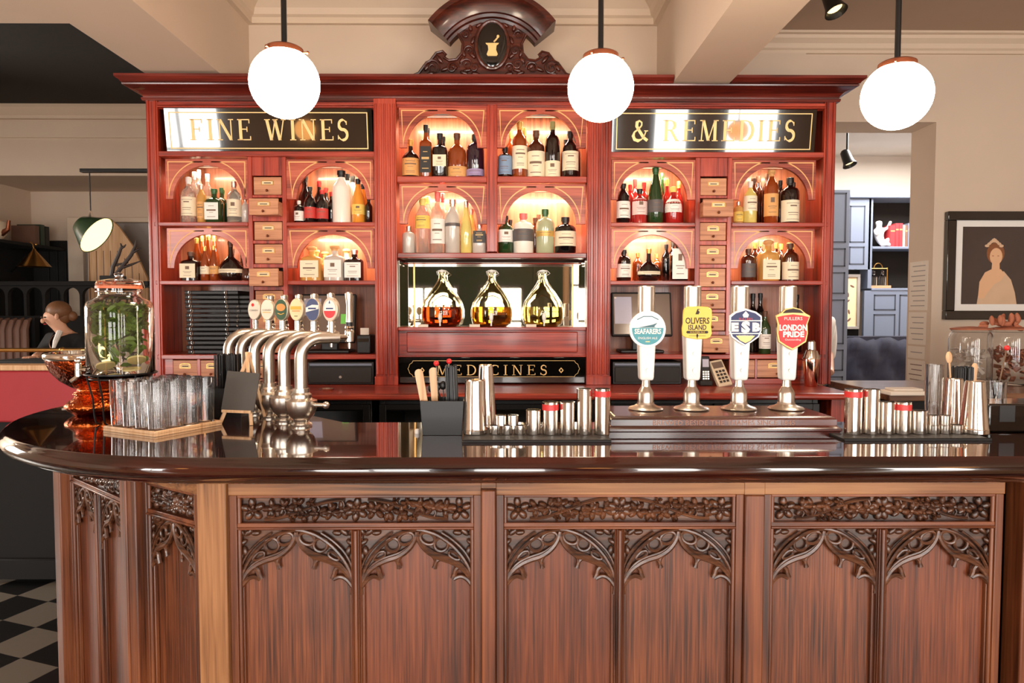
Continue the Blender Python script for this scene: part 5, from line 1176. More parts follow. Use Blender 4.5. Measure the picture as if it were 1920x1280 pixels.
def bottle(kind, h, r, g, cap, lab, marks=1, square=False, lz=None, deep=1.0):
    """returns a root at the origin holding glass, cap and label"""
    o = thing('bottle', None, 'bottle', (0,0,0)); pr = [(a*r, z*h) for a, z in PROF[kind]]; sq = kind == 'square' or square
    b = MB()
    if sq:
        vs = []; n = 16
        for a, z in pr:
            for k in range(n):
                th = 2*PI*k/n+PI/n; e = 4.0 if a > 0.5*r else 2.0
                cx, sy = math.cos(th), math.sin(th); q = (abs(cx)**e+abs(sy)**e)**(-1/e)
                vs.append((a*q*cx, a*q*sy*deep, z))
        fs = [(i*n+k, i*n+(k+1)%n, (i+1)*n+(k+1)%n, (i+1)*n+k) for i in range(len(pr)-1) for k in range(n)]+[list(range(n-1,-1,-1)), [(len(pr)-1)*n+k for k in range(n)]]
        b.add(vs, fs)
    else: b.lathe([(0,0)]+pr+[(0,pr[-1][1])], (0,0,0), 18, sy=deep)
    b.build('glass', GL[g], o, ang=45)
    rn = pr[-1][0]; zn = pr[-1][1]
    b = MB(); b.lathe([(0,zn-0.0),(rn*1.22,zn-0.0),(rn*1.25,zn+0.004),(rn*1.22,h-0.002),(rn*0.9,h),(0,h)] if cap not in ('cork',) else [(0,zn),(rn*1.25,zn),(rn*1.6,zn+(h-zn)*0.3),(rn*1.5,zn+(h-zn)*0.8),(rn*0.8,h),(0,h)], (0,0,0), 14)
    b.lathe([(rn*1.02, zn-h*0.05),(rn*1.06, zn-h*0.05),(rn*1.06, zn),(rn*1.02, zn)], (0,0,0), 14)
    b.build('cap', CP[cap], o)
    if lab:
        z0, z1 = lz or LBZ[kind]; z0 *= h; z1 *= h; ink = M['print_brown'] if lab != 'black' else M['gold_dim']
        b = MB()
        if sq:
            hw = r*0.86; yy = -r*deep-0.0008
            b.box(-hw, hw, yy, yy+0.002, z0, z1); b.mat(1)
            for f, q, t_ in MARKS[marks % 4]: b.box(-hw*q, hw*q, yy-0.0006, yy, z0+(z1-z0)*f, z0+(z1-z0)*(f+t_))
        else:
            def rad(z):
                for (a0, h0), (a1, h1) in zip(pr[:-1], pr[1:]):
                    if h0 <= z <= h1+1e-9: return a0+(a1-a0)*(z-h0)/max(1e-6, h1-h0)
                return r
            zs_ = [z0+(z1-z0)*k/5 for k in range(6)]; a0, a1 = math.radians(185), math.radians(355)
            b.lathe([(rad(z)+0.0006, z) for z in zs_], (0,0,0), 16, a0, a1, sy=deep); b.mat(1)
            for f, q, t_ in MARKS[marks % 4]:
                q *= 62; zz = z0+(z1-z0)*f; zz2 = zz+(z1-z0)*t_
                b.lathe([(rad(zz)+0.0012, zz),(rad(zz2)+0.0012, zz2)], (0,0,0), 6, math.radians(270-q), math.radians(270+q), sy=deep)
        b.build('label', [LB[lab], ink], o, ang=60)
    return o
YBT = YB+0.075
COLN = {'clear':'clear', 'amber':'amber', 'gold':'golden', 'dark':'dark brown', 'black':'black', 'green':'dark green', 'red':'red', 'white':'white', 'brown':'brown', 'orange':'orange', 'purple':'plum-dark', 'yellow':'yellow', 'pale':'pale green', 'frost':'silvery'}
ordn = ['first','second','third','fourth','fifth','sixth','seventh','eighth']
NN = {'L1':'far-left top niche','L2':'far-left lower niche','M1':'inner-left top niche','M2':'inner-left lower niche','C1':'centre-left top niche','D1':'centre-right top niche','C2':'centre-left lower niche','D2':'centre-right lower niche','N1':'inner-right top niche','N2':'inner-right lower niche','O1':'far-right top niche','O2':'far-right lower niche'}
# px centre, px top, px width, shape, glass, cap, label, opts
FRONT = {
 'L1': [(355,332,27,'round','clear','white','cream',{}),(379,346,17,'tall','gold','silver','orange',{}),(398,354,30,'square','green','green','white',{}),(440,340,26,'round','clear','silver','cream',{}),(457,372,14,'tall','frost','silver',None,{})],
 'L2': [(357,472,34,'square','dark','brown','cream',{}),(380,462,17,'slim','amber','gold','cream',{}),(395,460,16,'slim','amber','gold','orange',{}),(418,452,46,'disc','dark','brown','cream',{}),(446,462,24,'fan','brown','brown',None,{})],
 'M1': [(561,376,18,'gin','black','white','white',{}),(582,350,22,'wine','black','black','red',{}),(603,356,22,'wine','black','red','red',{}),(641,320,34,'tall','white','black',None,{}),(672,335,24,'slim','orange','black','yellow',{}),(689,372,14,'tall','dark','black',None,{})],
 'M2': [(584,462,40,'square','gold','cork','cream',{}),(627,460,38,'square','frost','cork','white',{}),(664,468,36,'square','dark','silver','white',{})],
 'C1': [(768,262,33,'squat','dark','gold','orange',{'lz':(.06,.50)}),(796,234,24,'square','amber','black','black',{}),(822,250,29,'square','black','black','cream',{'lz':(.25,.5)}),(857,250,34,'flask','amber','brown','orange',{}),(890,252,33,'gin','purple','black','purple',{'lz':(.05,.2)})],
 'D1': [(947,276,26,'gin','dark','black','blue',{'lz':(.12,.7)}),(974,228,28,'round','amber','gold','cream',{}),(1004,245,32,'round','brown','brown','cream',{'lz':(.03,.55)}),(1035,228,28,'round','dark','olive','cream',{'lz':(.02,.3)}),(1069,246,30,'round','dark','black','cream',{})],
 'C2': [(763,424,24,'gin','frost','silver',None,{}),(790,372,28,'tall','clear','yellow','yellow',{'lz':(.45,.68)}),(818,360,27,'round','clear','pink','white',{}),(846,374,28,'tall','frost','silver','grey',{'lz':(.5,.56)}),(873,376,22,'slim','yellow','silver',None,{}),(899,420,27,'square','frost','silver','black',{'lz':(.35,.75)})],
 'D2': [(947,404,28,'round','green','black','white',{'lz':(.3,.62)}),(981,400,38,'gin','white','pink','grey',{'lz':(.3,.6)}),(1022,392,34,'gin','pale','green','gold',{'lz':(.38,.5)}),(1060,407,40,'gin','black','black','cream',{'lz':(.2,.6)})],
 'N1': [(1168,344,25,'tall','black','black','white',{}),(1199,354,28,'round','red','black','pink',{'lz':(.25,.7)}),(1228,314,30,'slim','green','green','grey',{}),(1262,350,32,'bell','red','yellow','white',{'lz':(.3,.65)})],
 'N2': [(1170,468,27,'gin','dark','black','white',{}),(1217,466,44,'disc','dark','gold','cream',{}),(1272,452,34,'square','black','black','white',{'lz':(.05,.8)})],
 'O1': [(1384,378,18,'gin','gold','silver','yellow',{}),(1399,340,25,'round','yellow','white','cream',{'lz':(.3,.65)}),(1445,318,26,'tall','amber','cork','orange',{}),(1480,333,34,'gin','dark','black','cream',{'lz':(.04,.5)})],
 'O2': [(1404,466,27,'gin','brown','brown','grey',{}),(1441,450,38,'square','gold','cork','cream',{'lz':(.04,.5)}),(1482,456,32,'round','brown','brown','cream',{'lz':(.04,.5)})]}
# rows behind: px positions/tops, shape, glass, cap, label, words, group
BACK = {
 'L1': [([(366,322),(375,318),(384,326)],'round','clear','white','cream','white-capped clear bottle'),([(410,352),(418,357),(426,361)],'square','green','green',None,'green-capped dark green bottle')],
 'L2': [([(368,446),(379,441),(390,439),(401,442)],'slim','amber','gold',None,'amber bottle with long gold neck'),([(452,474),(436,466)],'fan','brown','brown',None,'brown fan-shaped bottle')],
 'M1': [([(574,330),(566,338)],'wine','black','black',None,'black bottle with a black cap'),([(593,340),(612,352),(622,360)],'wine','dark','red',None,'dark bottle with a red cap'),([(652,326),(662,336)],'tall','white','black',None,'white bottle with a black cap'),([(681,345)],'slim','orange','black',None,'orange bottle')],
 'M2': [([(592,468),(604,474),(616,478)],'square','gold','cork',None,'golden bottle with a round cork'),([(638,466),(650,470)],'square','frost','cork',None,'clear bottle with a round cork')],
 'C1': [([(803,240)],'square','amber','black',None,'amber square bottle'),([(832,256)],'square','black','black',None,'black square bottle')],
 'D1': [([(983,240),(958,250)],'round','amber','gold',None,'gold-capped whisky bottle'),([(1060,262),(1078,256)],'round','dark','black',None,'dark whisky bottle')],
 'C2': [([(802,368)],'tall','clear','yellow',None,'yellow-capped clear bottle'),([(830,362)],'round','clear','red',None,'red-capped clear bottle'),([(884,392)],'slim','yellow','silver',None,'yellow slim bottle')],
 'D2': [([(1003,408),(1010,402)],'round','brown','brown',None,'small brown bottle'),([(957,412)],'round','green','black',None,'dark green bottle')],
 'N1': [([(1181,346),(1190,336),(1207,342)],'round','red','red',None,'red bottle with a red cap'),([(1216,320),(1240,318)],'slim','green','green',None,'green bottle with a foil neck'),([(1250,336),(1272,338)],'bell','red','yellow',None,'red aperitif bottle')],
 'N2': [([(1196,474),(1232,470)],'round','amber','gold',None,'amber bottle with a gold neck'),([(1250,458),(1262,452)],'round','black','black',None,'black bottle with a foil cap')],
 'O1': [([(1412,334),(1421,330),(1431,325)],'tall','brown','brown',None,'brown bottle with a dark neck'),([(1462,338),(1490,342)],'round','dark','black',None,'dark bottle with a black neck')],
 'O2': [([(1416,455),(1426,450),(1456,455),(1465,458),(1474,452),(1492,460)],'round','brown','gold',None,'brown bottle with a gold collar')]}
for key, (nx0, nx1, zs, zt) in NI.items():
    placed = []
    L = FRONT[key]; nf = len(L)
    for i, (px, pt, pw, kind, g, cap, lab, op) in enumerate(L):
        x = W(px, 420, YBT).x; h = W(px, pt, YBT).z-zs; r = pw/2*YBT/1280
        if kind == 'square': r *= 0.97
        x = max(nx0+r+0.004, min(nx1-r-0.004, x))
        for (qx, qr) in placed:                      # keep neighbours apart
            if x-qx < qr+r+0.001: x = qx+qr+r+0.001
        if x+r > nx1-0.002: x = nx1-r-0.002
        placed.append((x, r))
        dp = 0.72 if kind in ('disc', 'fan', 'flask') else 1.0
        o = bottle(kind, h, r, g, cap, lab, marks=i*3+ord(key[0])+int(key[1]), lz=op.get('lz'), deep=dp)
        ds = '%s %s bottle' % (SHAPE[kind], COLN[g])
        if lab: ds += ' with %s label' % {'grey':'a grey', 'orange':'an orange'}.get(lab, 'a '+lab)
        place(o, (x, YBT-0.0, zs), 0 if kind == 'square' else rnd.uniform(-.15,.15), '%s, %s in front row, %s' % (ds.replace('-shouldered','').replace('-shaped',''), ordn[i], NN[key]))
        o['group'] = 'front row of bottles in the '+NN[key]
        if i == 0: pass
    for (pos, kind, g, cap, lab, words) in BACK[key]:
        first = None; prevx = []
        for j, (px, pt) in enumerate(pos):
            Y2 = YBT+0.085+0.062*(j % 2 if len(pos) > 1 else 0)
            x = W(px, 420, Y2).x; h = W(px, pt, Y2).z-zs; r = 0.031 if kind not in ('square',) else 0.032
            if cap == 'cork': r = 0.045
            x = max(nx0+r+0.004, min(nx1-r-0.004, x))
            ok = True
            for (qx, qy, qr) in BK.get(key, []) if 'BK' in globals() else []:
                if (qx-x)**2+(qy-Y2)**2 < (qr+r)**2: ok = False
            if not ok:
                for Y3 in (YBT+0.085, YBT+0.150, YBT+0.205):
                    for dx in (0, 0.02, -0.02, 0.04, -0.04):
                        x3 = max(nx0+r+0.004, min(nx1-r-0.004, x+dx))
                        if all((qx-x3)**2+(qy-Y3)**2 >= (qr+r)**2 for (qx, qy, qr) in BK.get(key, [])): x, Y2, ok = x3, Y3, True; break
                    if ok: break
            if not ok: continue
            if 'BK' not in globals(): BK = {}
            BK.setdefault(key, []).append((x, Y2, r)); h = W(px, pt, Y2).z-zs
            if first is None or abs(first[1]-h) > 0.02: o = bottle(kind, h, r, g, cap, lab); first = (o, h)
            else: o = copy_tree(first[0])
            place(o, (x, Y2, zs)); o['group'] = 'bottles behind the front row in the '+NN[key]
            o['label'] = words+', '+(ordn[j]+' of its kind ' if len(pos) > 1 else '')+'in the rear, '+NN[key]
# wine bottles in the open bay low on the right
for i, (px, pt, g, cap, lab) in enumerate(((1404,556,'black','black',None),(1417,550,'black','black',None),(1434,583,'green','brown','white'),(1428,549,'black','black',None),(1449,556,'black','red',None),(1462,552,'black','black',None))):
    Y2 = YB+0.06+(0.0 if i == 2 else 0.10+0.05*(i % 2)); x = W(px, 620, Y2).x
    o = bottle('wine', W(px, pt, Y2).z-zs3, 0.034, g, cap, lab, lz=(.12,.46)); 
    if i in (1,): x -= 0.02
    if i == 0: x -= 0.045
    if i == 4: x += 0.055
    if i == 5: x += 0.10
    if i == 3: Y2 += 0.03
    place(o, (x, Y2, zs3)); o['group'] = 'wine bottles in the open bay behind the hand pumps'
    o['label'] = ('green wine bottle with a white label in front of the others, open bay at right' if i == 2 else 'dark wine bottle, %s from left in rear row of open bay at right' % {0:'first',1:'second',3:'third',4:'fourth',5:'fifth'}[i])

# demijohns in front of the mirror
LQ = [('liquid_amber', (170,52,16)), ('liquid_honey', (214,140,42)), ('liquid_straw', (206,186,104))]
for i, (px, ds) in enumerate(((829,'glass demijohn a third full of dark red-brown spirit, left of three'), (922,'glass demijohn part full of honey-coloured spirit, middle of three'), (1018,'glass demijohn part full of pale straw spirit, right of three'))):
    Yd = YB+0.115; p = (W(px, 600, Yd).x, Yd, zdem); r = 0.123*0.93/1.0*(78/ (2*0.123*1280/Yd))*1.07; H = W(px, 505, Yd).z-zdem
    t = thing('demijohn', ds, 'demijohn', p, 'three demijohns in front of the mirror')
    pr = [(0.0,0.002),(.70,0.002),(.92,.05),(1.0,.17),(1.0,.30),(.90,.43),(.66,.57),(.40,.70),(.24,.79),(.17,.84),(.16,.93),(.20,.935),(.20,.95),(.15,.955)]
    inn_ = [(.13,.955),(.14,.84),(.21,.785),(.37,.70),(.63,.57),(.87,.43),(.97,.30),(.97,.17),(.89,.055),(.66,.018),(0.0,.018)]
    b = MB(); b.lathe([(a*r, z*H) for a, z in pr]+[(a*r, z*H) for a, z in inn_], p, 36); b.build('glass', M['demi'], t, ang=60)
    b = MB(); b.lathe([(a*r*0.985, z*H) for a, z in ((0,.022),(.66,.022),(.89,.06),(.965,.17),(.965,.30),(.94,.345),(0,.345))], p, 36)
    lm = glass('spirit_'+LQ[i][0], LQ[i][1], ior=1.33); b.build('liquid', lm, t, ang=60)
    b = MB(); b.lathe([(0,.93*H),(r*.125,.93*H),(r*.13,.955*H),(r*.19,.957*H),(r*.19,.985*H),(0,1.0*H)], p, 20); b.tube([(p[0]+r*.2,p[1],p[2]+.90*H),(p[0]+r*.34,p[1],p[2]+.93*H),(p[0]+r*.2,p[1],p[2]+.98*H)], 0.0018, 6); b.tube([(p[0]-r*.2,p[1],p[2]+.90*H),(p[0]-r*.26,p[1],p[2]+.96*H),(p[0],p[1],p[2]+1.0*H)], 0.0018, 6); b.build('stopper', M['white'], t)
    b = MB()
    ty = p[1]-r*0.90; b.cyl((p[0], ty+0.006, p[2]+.10*H), (p[0], ty-0.022, p[2]+.10*H), 0.007, seg=12); b.ball((p[0], ty-0.020, p[2]+.17*H), (0.012, 0.009, 0.026), 12, 8); b.cyl((p[0], ty-0.018, p[2]+.10*H), (p[0], ty-0.018, p[2]+.02*H), 0.0045, seg=10); b.build('tap', M['white'], t)
for px, ds in ((793,'small white price card in front of the left demijohn'),(890,'small white price card in front of the middle demijohn'),(996,'small white price card left of the right demijohn')):
    c = W(px, 615, YB+0.002); b = MB(); b.add([(c.x-0.03,YB+0.002,zdem),(c.x+0.03,YB+0.002,zdem),(c.x+0.03,YB-0.004,zdem+0.014) if False else (c.x+0.03,YB+0.008,zdem+0.016),(c.x-0.03,YB+0.008,zdem+0.016),(c.x+0.03,YB+0.016,zdem),(c.x-0.03,YB+0.016,zdem)], [(0,1,2,3),(3,2,4,5),(0,3,5),(1,4,2),(0,5,4,1)])
    o = b.build('price_card', M['paper'], None, origin=(c.x, YB+0.008, zdem), smooth=False); tag(o, ds, 'card', 'price cards by the demijohns')

# menus stacked in the left bay
m0 = thing('menu', 'black ring-bound menu lying in the tall left stack of menus', 'menu', (0,0,0), 'black menus in the left stack')
b = MB(); b.box(-0.155,0.155,-0.10,0.12,0.0,0.023); b.box(-0.157,0.157,-0.104,-0.10,0.001,0.006); b.box(-0.157,0.157,-0.104,-0.10,0.017,0.022); b.build('cover', M['black'], m0, bevel=0.002)
b = MB(); 
for k in (-0.125, 0.085): b.tube([(k+0.007*math.cos(a), -0.105, 0.012+0.011*math.sin(a)) for a in [2*PI*j/8 for j in range(8)]], 0.0016, 5, closed=True)
b.build('binding_ring', M['chrome'], m0)
m1 = thing('menu', 'black ring-bound menu lying in the shorter stack beside the drawers', 'menu', (0,0,0), 'black menus in the right stack')
for ch in list(m0.children): c = ch.copy(); c.data = ch.data; col.objects.link(c); c.parent = m1; c.scale = (0.5, 1, 1)
xa, xb = (bx(340)+bx(438))/2, bx(455)
for j in range(14):
    o = m0 if j == 0 else copy_tree(m0); place(o, (xa+rnd.uniform(-.004,.004), YB+0.15+rnd.uniform(-.005,.005), zs3+0.0005+j*0.0265), rnd.uniform(-.02,.02))
for j in range(13):
    o = m1 if j == 0 else copy_tree(m1); place(o, (xb+0.025+rnd.uniform(-.003,.003)-0.02, YB+0.155+rnd.uniform(-.005,.005)-0.0, zs3+0.0005+j*0.0265), rnd.uniform(-.02,.02))
# ------------------------------------------------------------------ globe pendants over the bar
for px, py, rp, ds in ((534,156,67,'glowing opal globe pendant on a bronze rod at the left'), (1126,165,64.5,'glowing opal globe pendant hanging beside the carved crest'), (1681,180,66,'glowing opal globe pendant hanging at the right')):
    Yg = 2.13; c = W(px, py, Yg); r = rp*Yg/1280*0.94
    if px > 1600: r = rp*Yg/1280*0.92
    t = thing('globe_pendant', ds, 'pendant lamp', (c.x, c.y, 3.5), 'opal globe pendants above the bar')
    b = MB(); b.ball((0,0,0), r, 36, 24); b.v = [v+c for v in b.v]; b.build('globe', M['globe'], t)
    b = MB(); b.lathe([(0,r*1.09),(r*0.14,r*1.09),(r*0.16,r*1.05),(r*0.46,r*1.03),(r*0.54,r*0.98),(r*0.55,r*0.84),(r*0.53,r*0.84),(r*0.47,r*0.90),(0,r*0.95)], c, 32); cp = b.build('cap', M['bronze'], t)
    b = MB(); b.cyl((c.x+r*0.5,c.y,c.z+r*0.88),(c.x+r*0.66,c.y,c.z+r*0.88),0.0025); b.ball((c.x+r*0.68,c.y,c.z+r*0.88),0.005,8,6); b.cyl((c.x-r*0.3,c.y-r*0.42,c.z+r*0.88),(c.x-r*0.36,c.y-r*0.54,c.z+r*0.88),0.003); b.build('screw', M['bronze'], cp)
    b = MB(); zc_t = 3.55 if c.x < 0.93 else ZC
    b.cyl((c.x,c.y,c.z+r*1.07),(c.x,c.y,zc_t-0.012),0.0085,seg=14); b.build('rod', M['blackmetal'], t)
    b = MB(); b.lathe([(0,-0.02),(0.05,-0.018),(0.055,-0.003),(0.055,0),(0,0)], (c.x,c.y,zc_t), 24); b.build('ceiling_rose', M['bronze'], t)
    ORG[t] = Vector((c.x, c.y, 3.5))
for x, y, ds in ((-2.6,-1.2,'added unseen globe pendant behind the viewer at the left'),(0.55,-1.4,'added unseen globe pendant behind the viewer in the middle'),(3.0,-1.2,'added unseen globe pendant behind the viewer at the right')):  # unseen globes added for warm light and round reflections in the signs
    t = thing('globe_pendant', ds, 'pendant lamp', (x, y, 3.34)); c = (x, y, 2.45); r = 0.13; zc_t = 3.55 if -1.58 < x < 0.93 else ZC
    b = MB(); b.ball(c, r, 32, 20); b.build('globe', M['globe_fill'], t); b = MB(); b.lathe([(0,r*.97),(r*.5,r*.97),(r*.5,r*.8),(0,r*.9)], c, 24); b.cyl((x,y,c[2]+r*.9),(x,y,zc_t),0.009); b.build('rod_and_cap', M['bronze'], t)
# black ceiling spotlights
def spot(px, py, Y, zc, desc, s=1.0):
    c = W(px, py, Y); t = thing('ceiling_spotlight', desc, 'spotlight', (c.x, c.y, zc))
    b = MB(); b.lathe([(0,-0.03*s),(0.03*s,-0.028*s),(0.05*s,-0.004),(0.05*s,0),(0,0)], (c.x,c.y,zc), 20); b.build('ceiling_plate', M['blackmetal'], t)
    b = MB(); b.cyl((c.x,c.y,zc-0.02*s),(c.x,c.y,c.z+0.05*s),0.007*s); b.build('stem', M['blackmetal'], t)
    A = Matrix.Translation(c) @ Matrix.Rotation(math.radians(160), 4, 'X') @ Matrix.Rotation(math.radians(12), 4, 'Y')
    b = MB(A); b.lathe([(0,-0.06*s),(0.02*s,-0.058*s),(0.03*s,-0.045*s),(0.036*s,0.03*s),(0.048*s,0.06*s),(0.044*s,0.06*s),(0.034*s,0.03*s),(0,0.028*s)], (0,0,0), 20); b.build('lamp_head', M['blackmetal'], t)
    b = MB(A); b.lathe([(0,0.034*s),(0.032*s,0.034*s),(0.032*s,0.038*s),(0,0.038*s)], (0,0,0), 16); b.build('bulb', M['shade_inner'], t)
spot(1559, 2, 3.0, ZC, 'black ceiling spotlight at the top edge, left of the right globe')
spot(1588, 296, 6.2, 3.18, 'black spotlight on the ceiling of the blue room', 1.3)
# ceiling air vent in the blue room
b = MB(); c = W(1680, 262, 6.0); 
t = thing('air_vent', 'white slotted ceiling vent in the blue room behind the right globe', 'vent', (c.x, c.y, 3.18))
A = Matrix.Translation((c.x, 5.9, 3.18)) @ Matrix.Rotation(0.0, 4, 'Z'); b = MB(A); b.box(-0.22,0.22,-0.35,0.35,-0.035,0); b.build('housing', M['white'], t, bevel=0.006)
b = MB(A)
for k in range(5): b.box(-0.19+0.08*k,-0.15+0.08*k,-0.32,0.32,-0.040,-0.035)
b.build('slot', M['grey_panel'], t)

# ------------------------------------------------------------------ tills, cash drawers, phone and card reader
def till(px0, px1, py0, py1, desc, side):
    Y = YB+0.10; x0, x1 = W(px0,600,Y).x, W(px1,600,Y).x; z0, z1 = W(px0,py1,Y).z, W(px0,py0,Y).z; xc = (x0+x1)/2
    t = thing('touch_till', desc, 'till', (xc, Y+0.08, zs3))
    A = Matrix.Translation((xc, Y, z0)) @ Matrix.Rotation(math.radians(-12), 4, 'X'); hw = (x1-x0)/2; H = z1-z0
    b = MB(A); b.box(-hw, hw, 0, 0.03, 0, H); bz_ = b.build('screen_housing', M['rubber'], t, bevel=0.008, segs=3)
    b = MB(A); b.box(-hw+0.012, hw-0.012, -0.0015, 0, 0.012, H-0.012); sc = b.build('screen', M['screen'], t, bevel=0.0005)
    b = MB(A); e = -0.0022
    b.mat(0).box(-hw+0.018, -hw+0.12, e, -0.0015, H*0.55 if side < 0 else H*0.28, H-0.03); b.mat(1).box(-hw+0.018, -hw+0.03, e-0.0004, e, H-0.04, H-0.03)
    b.build('screen_window', [M['screen_b'], M['paper']], sc, smooth=False); b = MB(A)
    b.mat(2).box(hw-0.085, hw-0.045, e, -0.0015, H*0.38, H*0.58) if side < 0 else b.mat(2).box(0.0, 0.045, e, -0.0015, H*0.52, H*0.62)
    b.build('sticky_note', [M['screen_b'], M['paper'], M['sticky']], sc, smooth=False)
    b = MB(); b.box(xc-0.05, xc+0.05, Y+0.06, Y+0.10, zs3+0.015, z0+H*0.4); b.box(xc-0.13, xc+0.13, Y+0.0, Y+0.17, zs3, zs3+0.018); b.build('stand', M['black'], t, bevel=0.006)
till(560, 664, 548, 642, 'touch screen till in the open bay behind the lager fonts', -1)
till(1148, 1262, 545, 630, 'touch screen till in the open bay behind the left hand pump', 1)
b = MB(); c = W(682, 620, YB+0.1)
t = thing('receipt_printer', 'black receipt printer right of the left till', 'printer', (c.x+0.0, YB+0.15, zs3)); b = MB(); b.box(c.x-0.035, c.x+0.048, YB+0.06, YB+0.2, zs3, zs3+0.11); b.build('body', M['black'], t, bevel=0.008, segs=3)
b = MB(); b.box(c.x-0.028, c.x+0.038, YB+0.052, YB+0.06, zs3+0.07, zs3+0.09); b.build('slot', M['blackgloss'], t); b = MB(); b.box(c.x-0.02, c.x+0.03, YB+0.1, YB+0.103, zs3+0.11, zs3+0.15); b.build('receipt', M['paper'], t)
def cash(px0, px1, desc):
    x0, x1 = bx(px0), bx(px1); t = thing('cash_drawer', desc, 'cash drawer', ((x0+x1)/2, YB+0.1, ZW)); z1 = bz(678)
    b = MB(); b.box(x0, x1, YB-0.01, YB+0.29, ZW, z1); b.build('case', M['black'], t, bevel=0.004)
    b = MB(); b.box(x0+0.012, x1-0.012, YB-0.022, YB-0.01, ZW+0.012, z1-0.03); d = b.build('drawer', M['rubber'], t, bevel=0.003)
    b = MB(); b.cyl(((x0+x1)/2, YB-0.022, ZW+0.045), ((x0+x1)/2, YB-0.027, ZW+0.045), 0.008); b.build('lock', M['steel'], d)
    b = MB(); b.box(x0+0.01, x1-0.01, YB-0.018, YB-0.01, z1-0.022, z1-0.008); b.build('steel_edge', M['blue_paint'], t, bevel=0.002)
cash(575, 699, 'black cash drawer under the shelf behind the lager fonts'); cash(1150, 1280, 'black cash drawer under the shelf behind the left hand pump')
# phone and card reader
Yq = 3.86; c = W(1323, 727, Yq)
t = thing('cordless_phone', 'grey cordless phone standing on the back counter between the hand pumps', 'phone', (c.x, Yq, ZW)); A = Matrix.Translation((c.x, Yq, ZW)) @ Matrix.Rotation(math.radians(-8), 4, 'X')
b = MB(); b.box(c.x-0.035, c.x+0.035, Yq-0.02, Yq+0.05, ZW, ZW+0.03); b.build('cradle', M['rubber'], t, bevel=0.006)
b = MB(A); b.box(-0.025, 0.025, -0.012, 0.012, 0.02, 0.168); b.build('handset', M['rubber'], t, bevel=0.008, segs=3)
b = MB(A); b.mat(0).box(-0.018, 0.018, -0.0135, -0.012, 0.105, 0.15)
b.mat(1)
for i in range(3):
    for j in range(4): b.box(-0.018+i*0.0135, -0.009+i*0.0135, -0.0135, -0.012, 0.035+j*0.013, 0.043+j*0.013)
b.build('keypad', [M['screen_b'], M['steel']], t)
c = W(1362, 722, 3.80); t = thing('card_reader', 'pale card reader with a keypad leaning on the back counter behind the second hand pump', 'card reader', (c.x, 3.80, ZW))
A = Matrix.Translation((c.x, 3.80, ZW+0.008)) @ Matrix.Rotation(math.radians(-35), 4, 'X') @ Matrix.Rotation(math.radians(-12), 4, 'Y')
b = MB(A); b.box(-0.04, 0.04, 0, 0.035, 0, 0.17); b.build('body', M['ceramic'], t, bevel=0.006)
b = MB(A); b.mat(0).box(-0.03, 0.03, -0.0015, 0, 0.115, 0.155); b.mat(1)
for i in range(3):
    for j in range(4): b.box(-0.028+i*0.02, -0.014+i*0.02, -0.002, 0, 0.02+j*0.022, 0.034+j*0.022)
b.build('keypad', [M['screen'], M['ink']], t)
# copper-steel cocktail shaker at the right of the back counter
Ys = 3.82; c = W(1520, 715, Ys); zt = W(1520, 638, Ys).z-ZW; r = 0.046
t = thing('cocktail_shaker', 'shiny cocktail shaker standing at the right end of the back counter', 'cocktail shaker', (c.x, Ys, ZW))
b = MB(); b.lathe([(0,0),(r*.68,0),(r*.72,.01*zt),(r,.58*zt),(r*.98,.60*zt),(0,.60*zt)], (c.x,Ys,ZW), 28); b.build('body', plain('rosy_steel', (226,170,150), 0.12, 1.0, var=0.03), t)
b = MB(); b.lathe([(0,.60*zt),(r*1.02,.60*zt),(r*.98,.64*zt),(r*.70,.78*zt),(r*.52,.80*zt),(r*.52,.82*zt),(0,.82*zt)], (c.x,Ys,ZW), 28); b.build('strainer', M['tin'], t)
b = MB(); b.lathe([(0,.82*zt),(r*.50,.82*zt),(r*.46,.97*zt),(r*.30,1.0*zt),(0,1.0*zt)], (c.x,Ys,ZW), 28); b.build('cap', M['tin'], t)
# bits on back counter left: small items behind the easel
c = W(612, 722, 3.66); b = MB(); b.lathe([(0,0),(0.035,0),(0.04,0.008),(0.036,0.008),(0.032,0.003),(0,0.003)], (c.x,3.66,ZW), 24); o = b.build('tip_dish', M['steel'], None, origin=(c.x,3.66,ZW)); tag(o, 'small steel dish on the back counter in front of the left cash drawer', 'dish')

# ------------------------------------------------------------------ left background
# green enamel pendant on a track
Yl = 4.6; c0 = W(152, 320, Yl); c1 = W(276, 322, Yl)
t = thing('green_pendant', 'tilted green enamel lamp with a glowing cream lining hanging at the left', 'pendant lamp', (c0.x, Yl, c0.z))
b = MB(); b.box(c0.x, c1.x+0.6, Yl-0.02, Yl+0.02, c0.z-0.012, c0.z+0.012); b.cyl((c1.x+0.4,Yl,c0.z),(c1.x+0.4,Yl,ZC),0.006); b.build('track', M['blackmetal'], t, bevel=0.003)
cc = W(170, 405, Yl); b = MB(); b.cyl((cc.x,Yl,c0.z),(cc.x,Yl,cc.z),0.004); b.build('cable', M['blackmetal'], t)
b = MB(); b.lathe([(0,0.035),(0.008,0.035),(0.014,0.0),(0.02,-0.01),(0.018,-0.03),(0,-0.03)], cc, 16); b.build('socket', M['steel'], t)
face = W(184, 443, Yl); ax = Vector((0.84, 0.02, -0.58)).normalized(); topc = Vector((cc.x+0.0, Yl+0.02, cc.z-0.04))
def lathe_axis(mb, prof, o, ax, seg=32):
    z = Vector((0,0,1)); q = z.rotation_difference(ax).to_matrix().to_4x4(); old = mb.M; mb.M = Matrix.Translation(o) @ q; mb.lathe(prof, (0,0,0), seg); mb.M = old
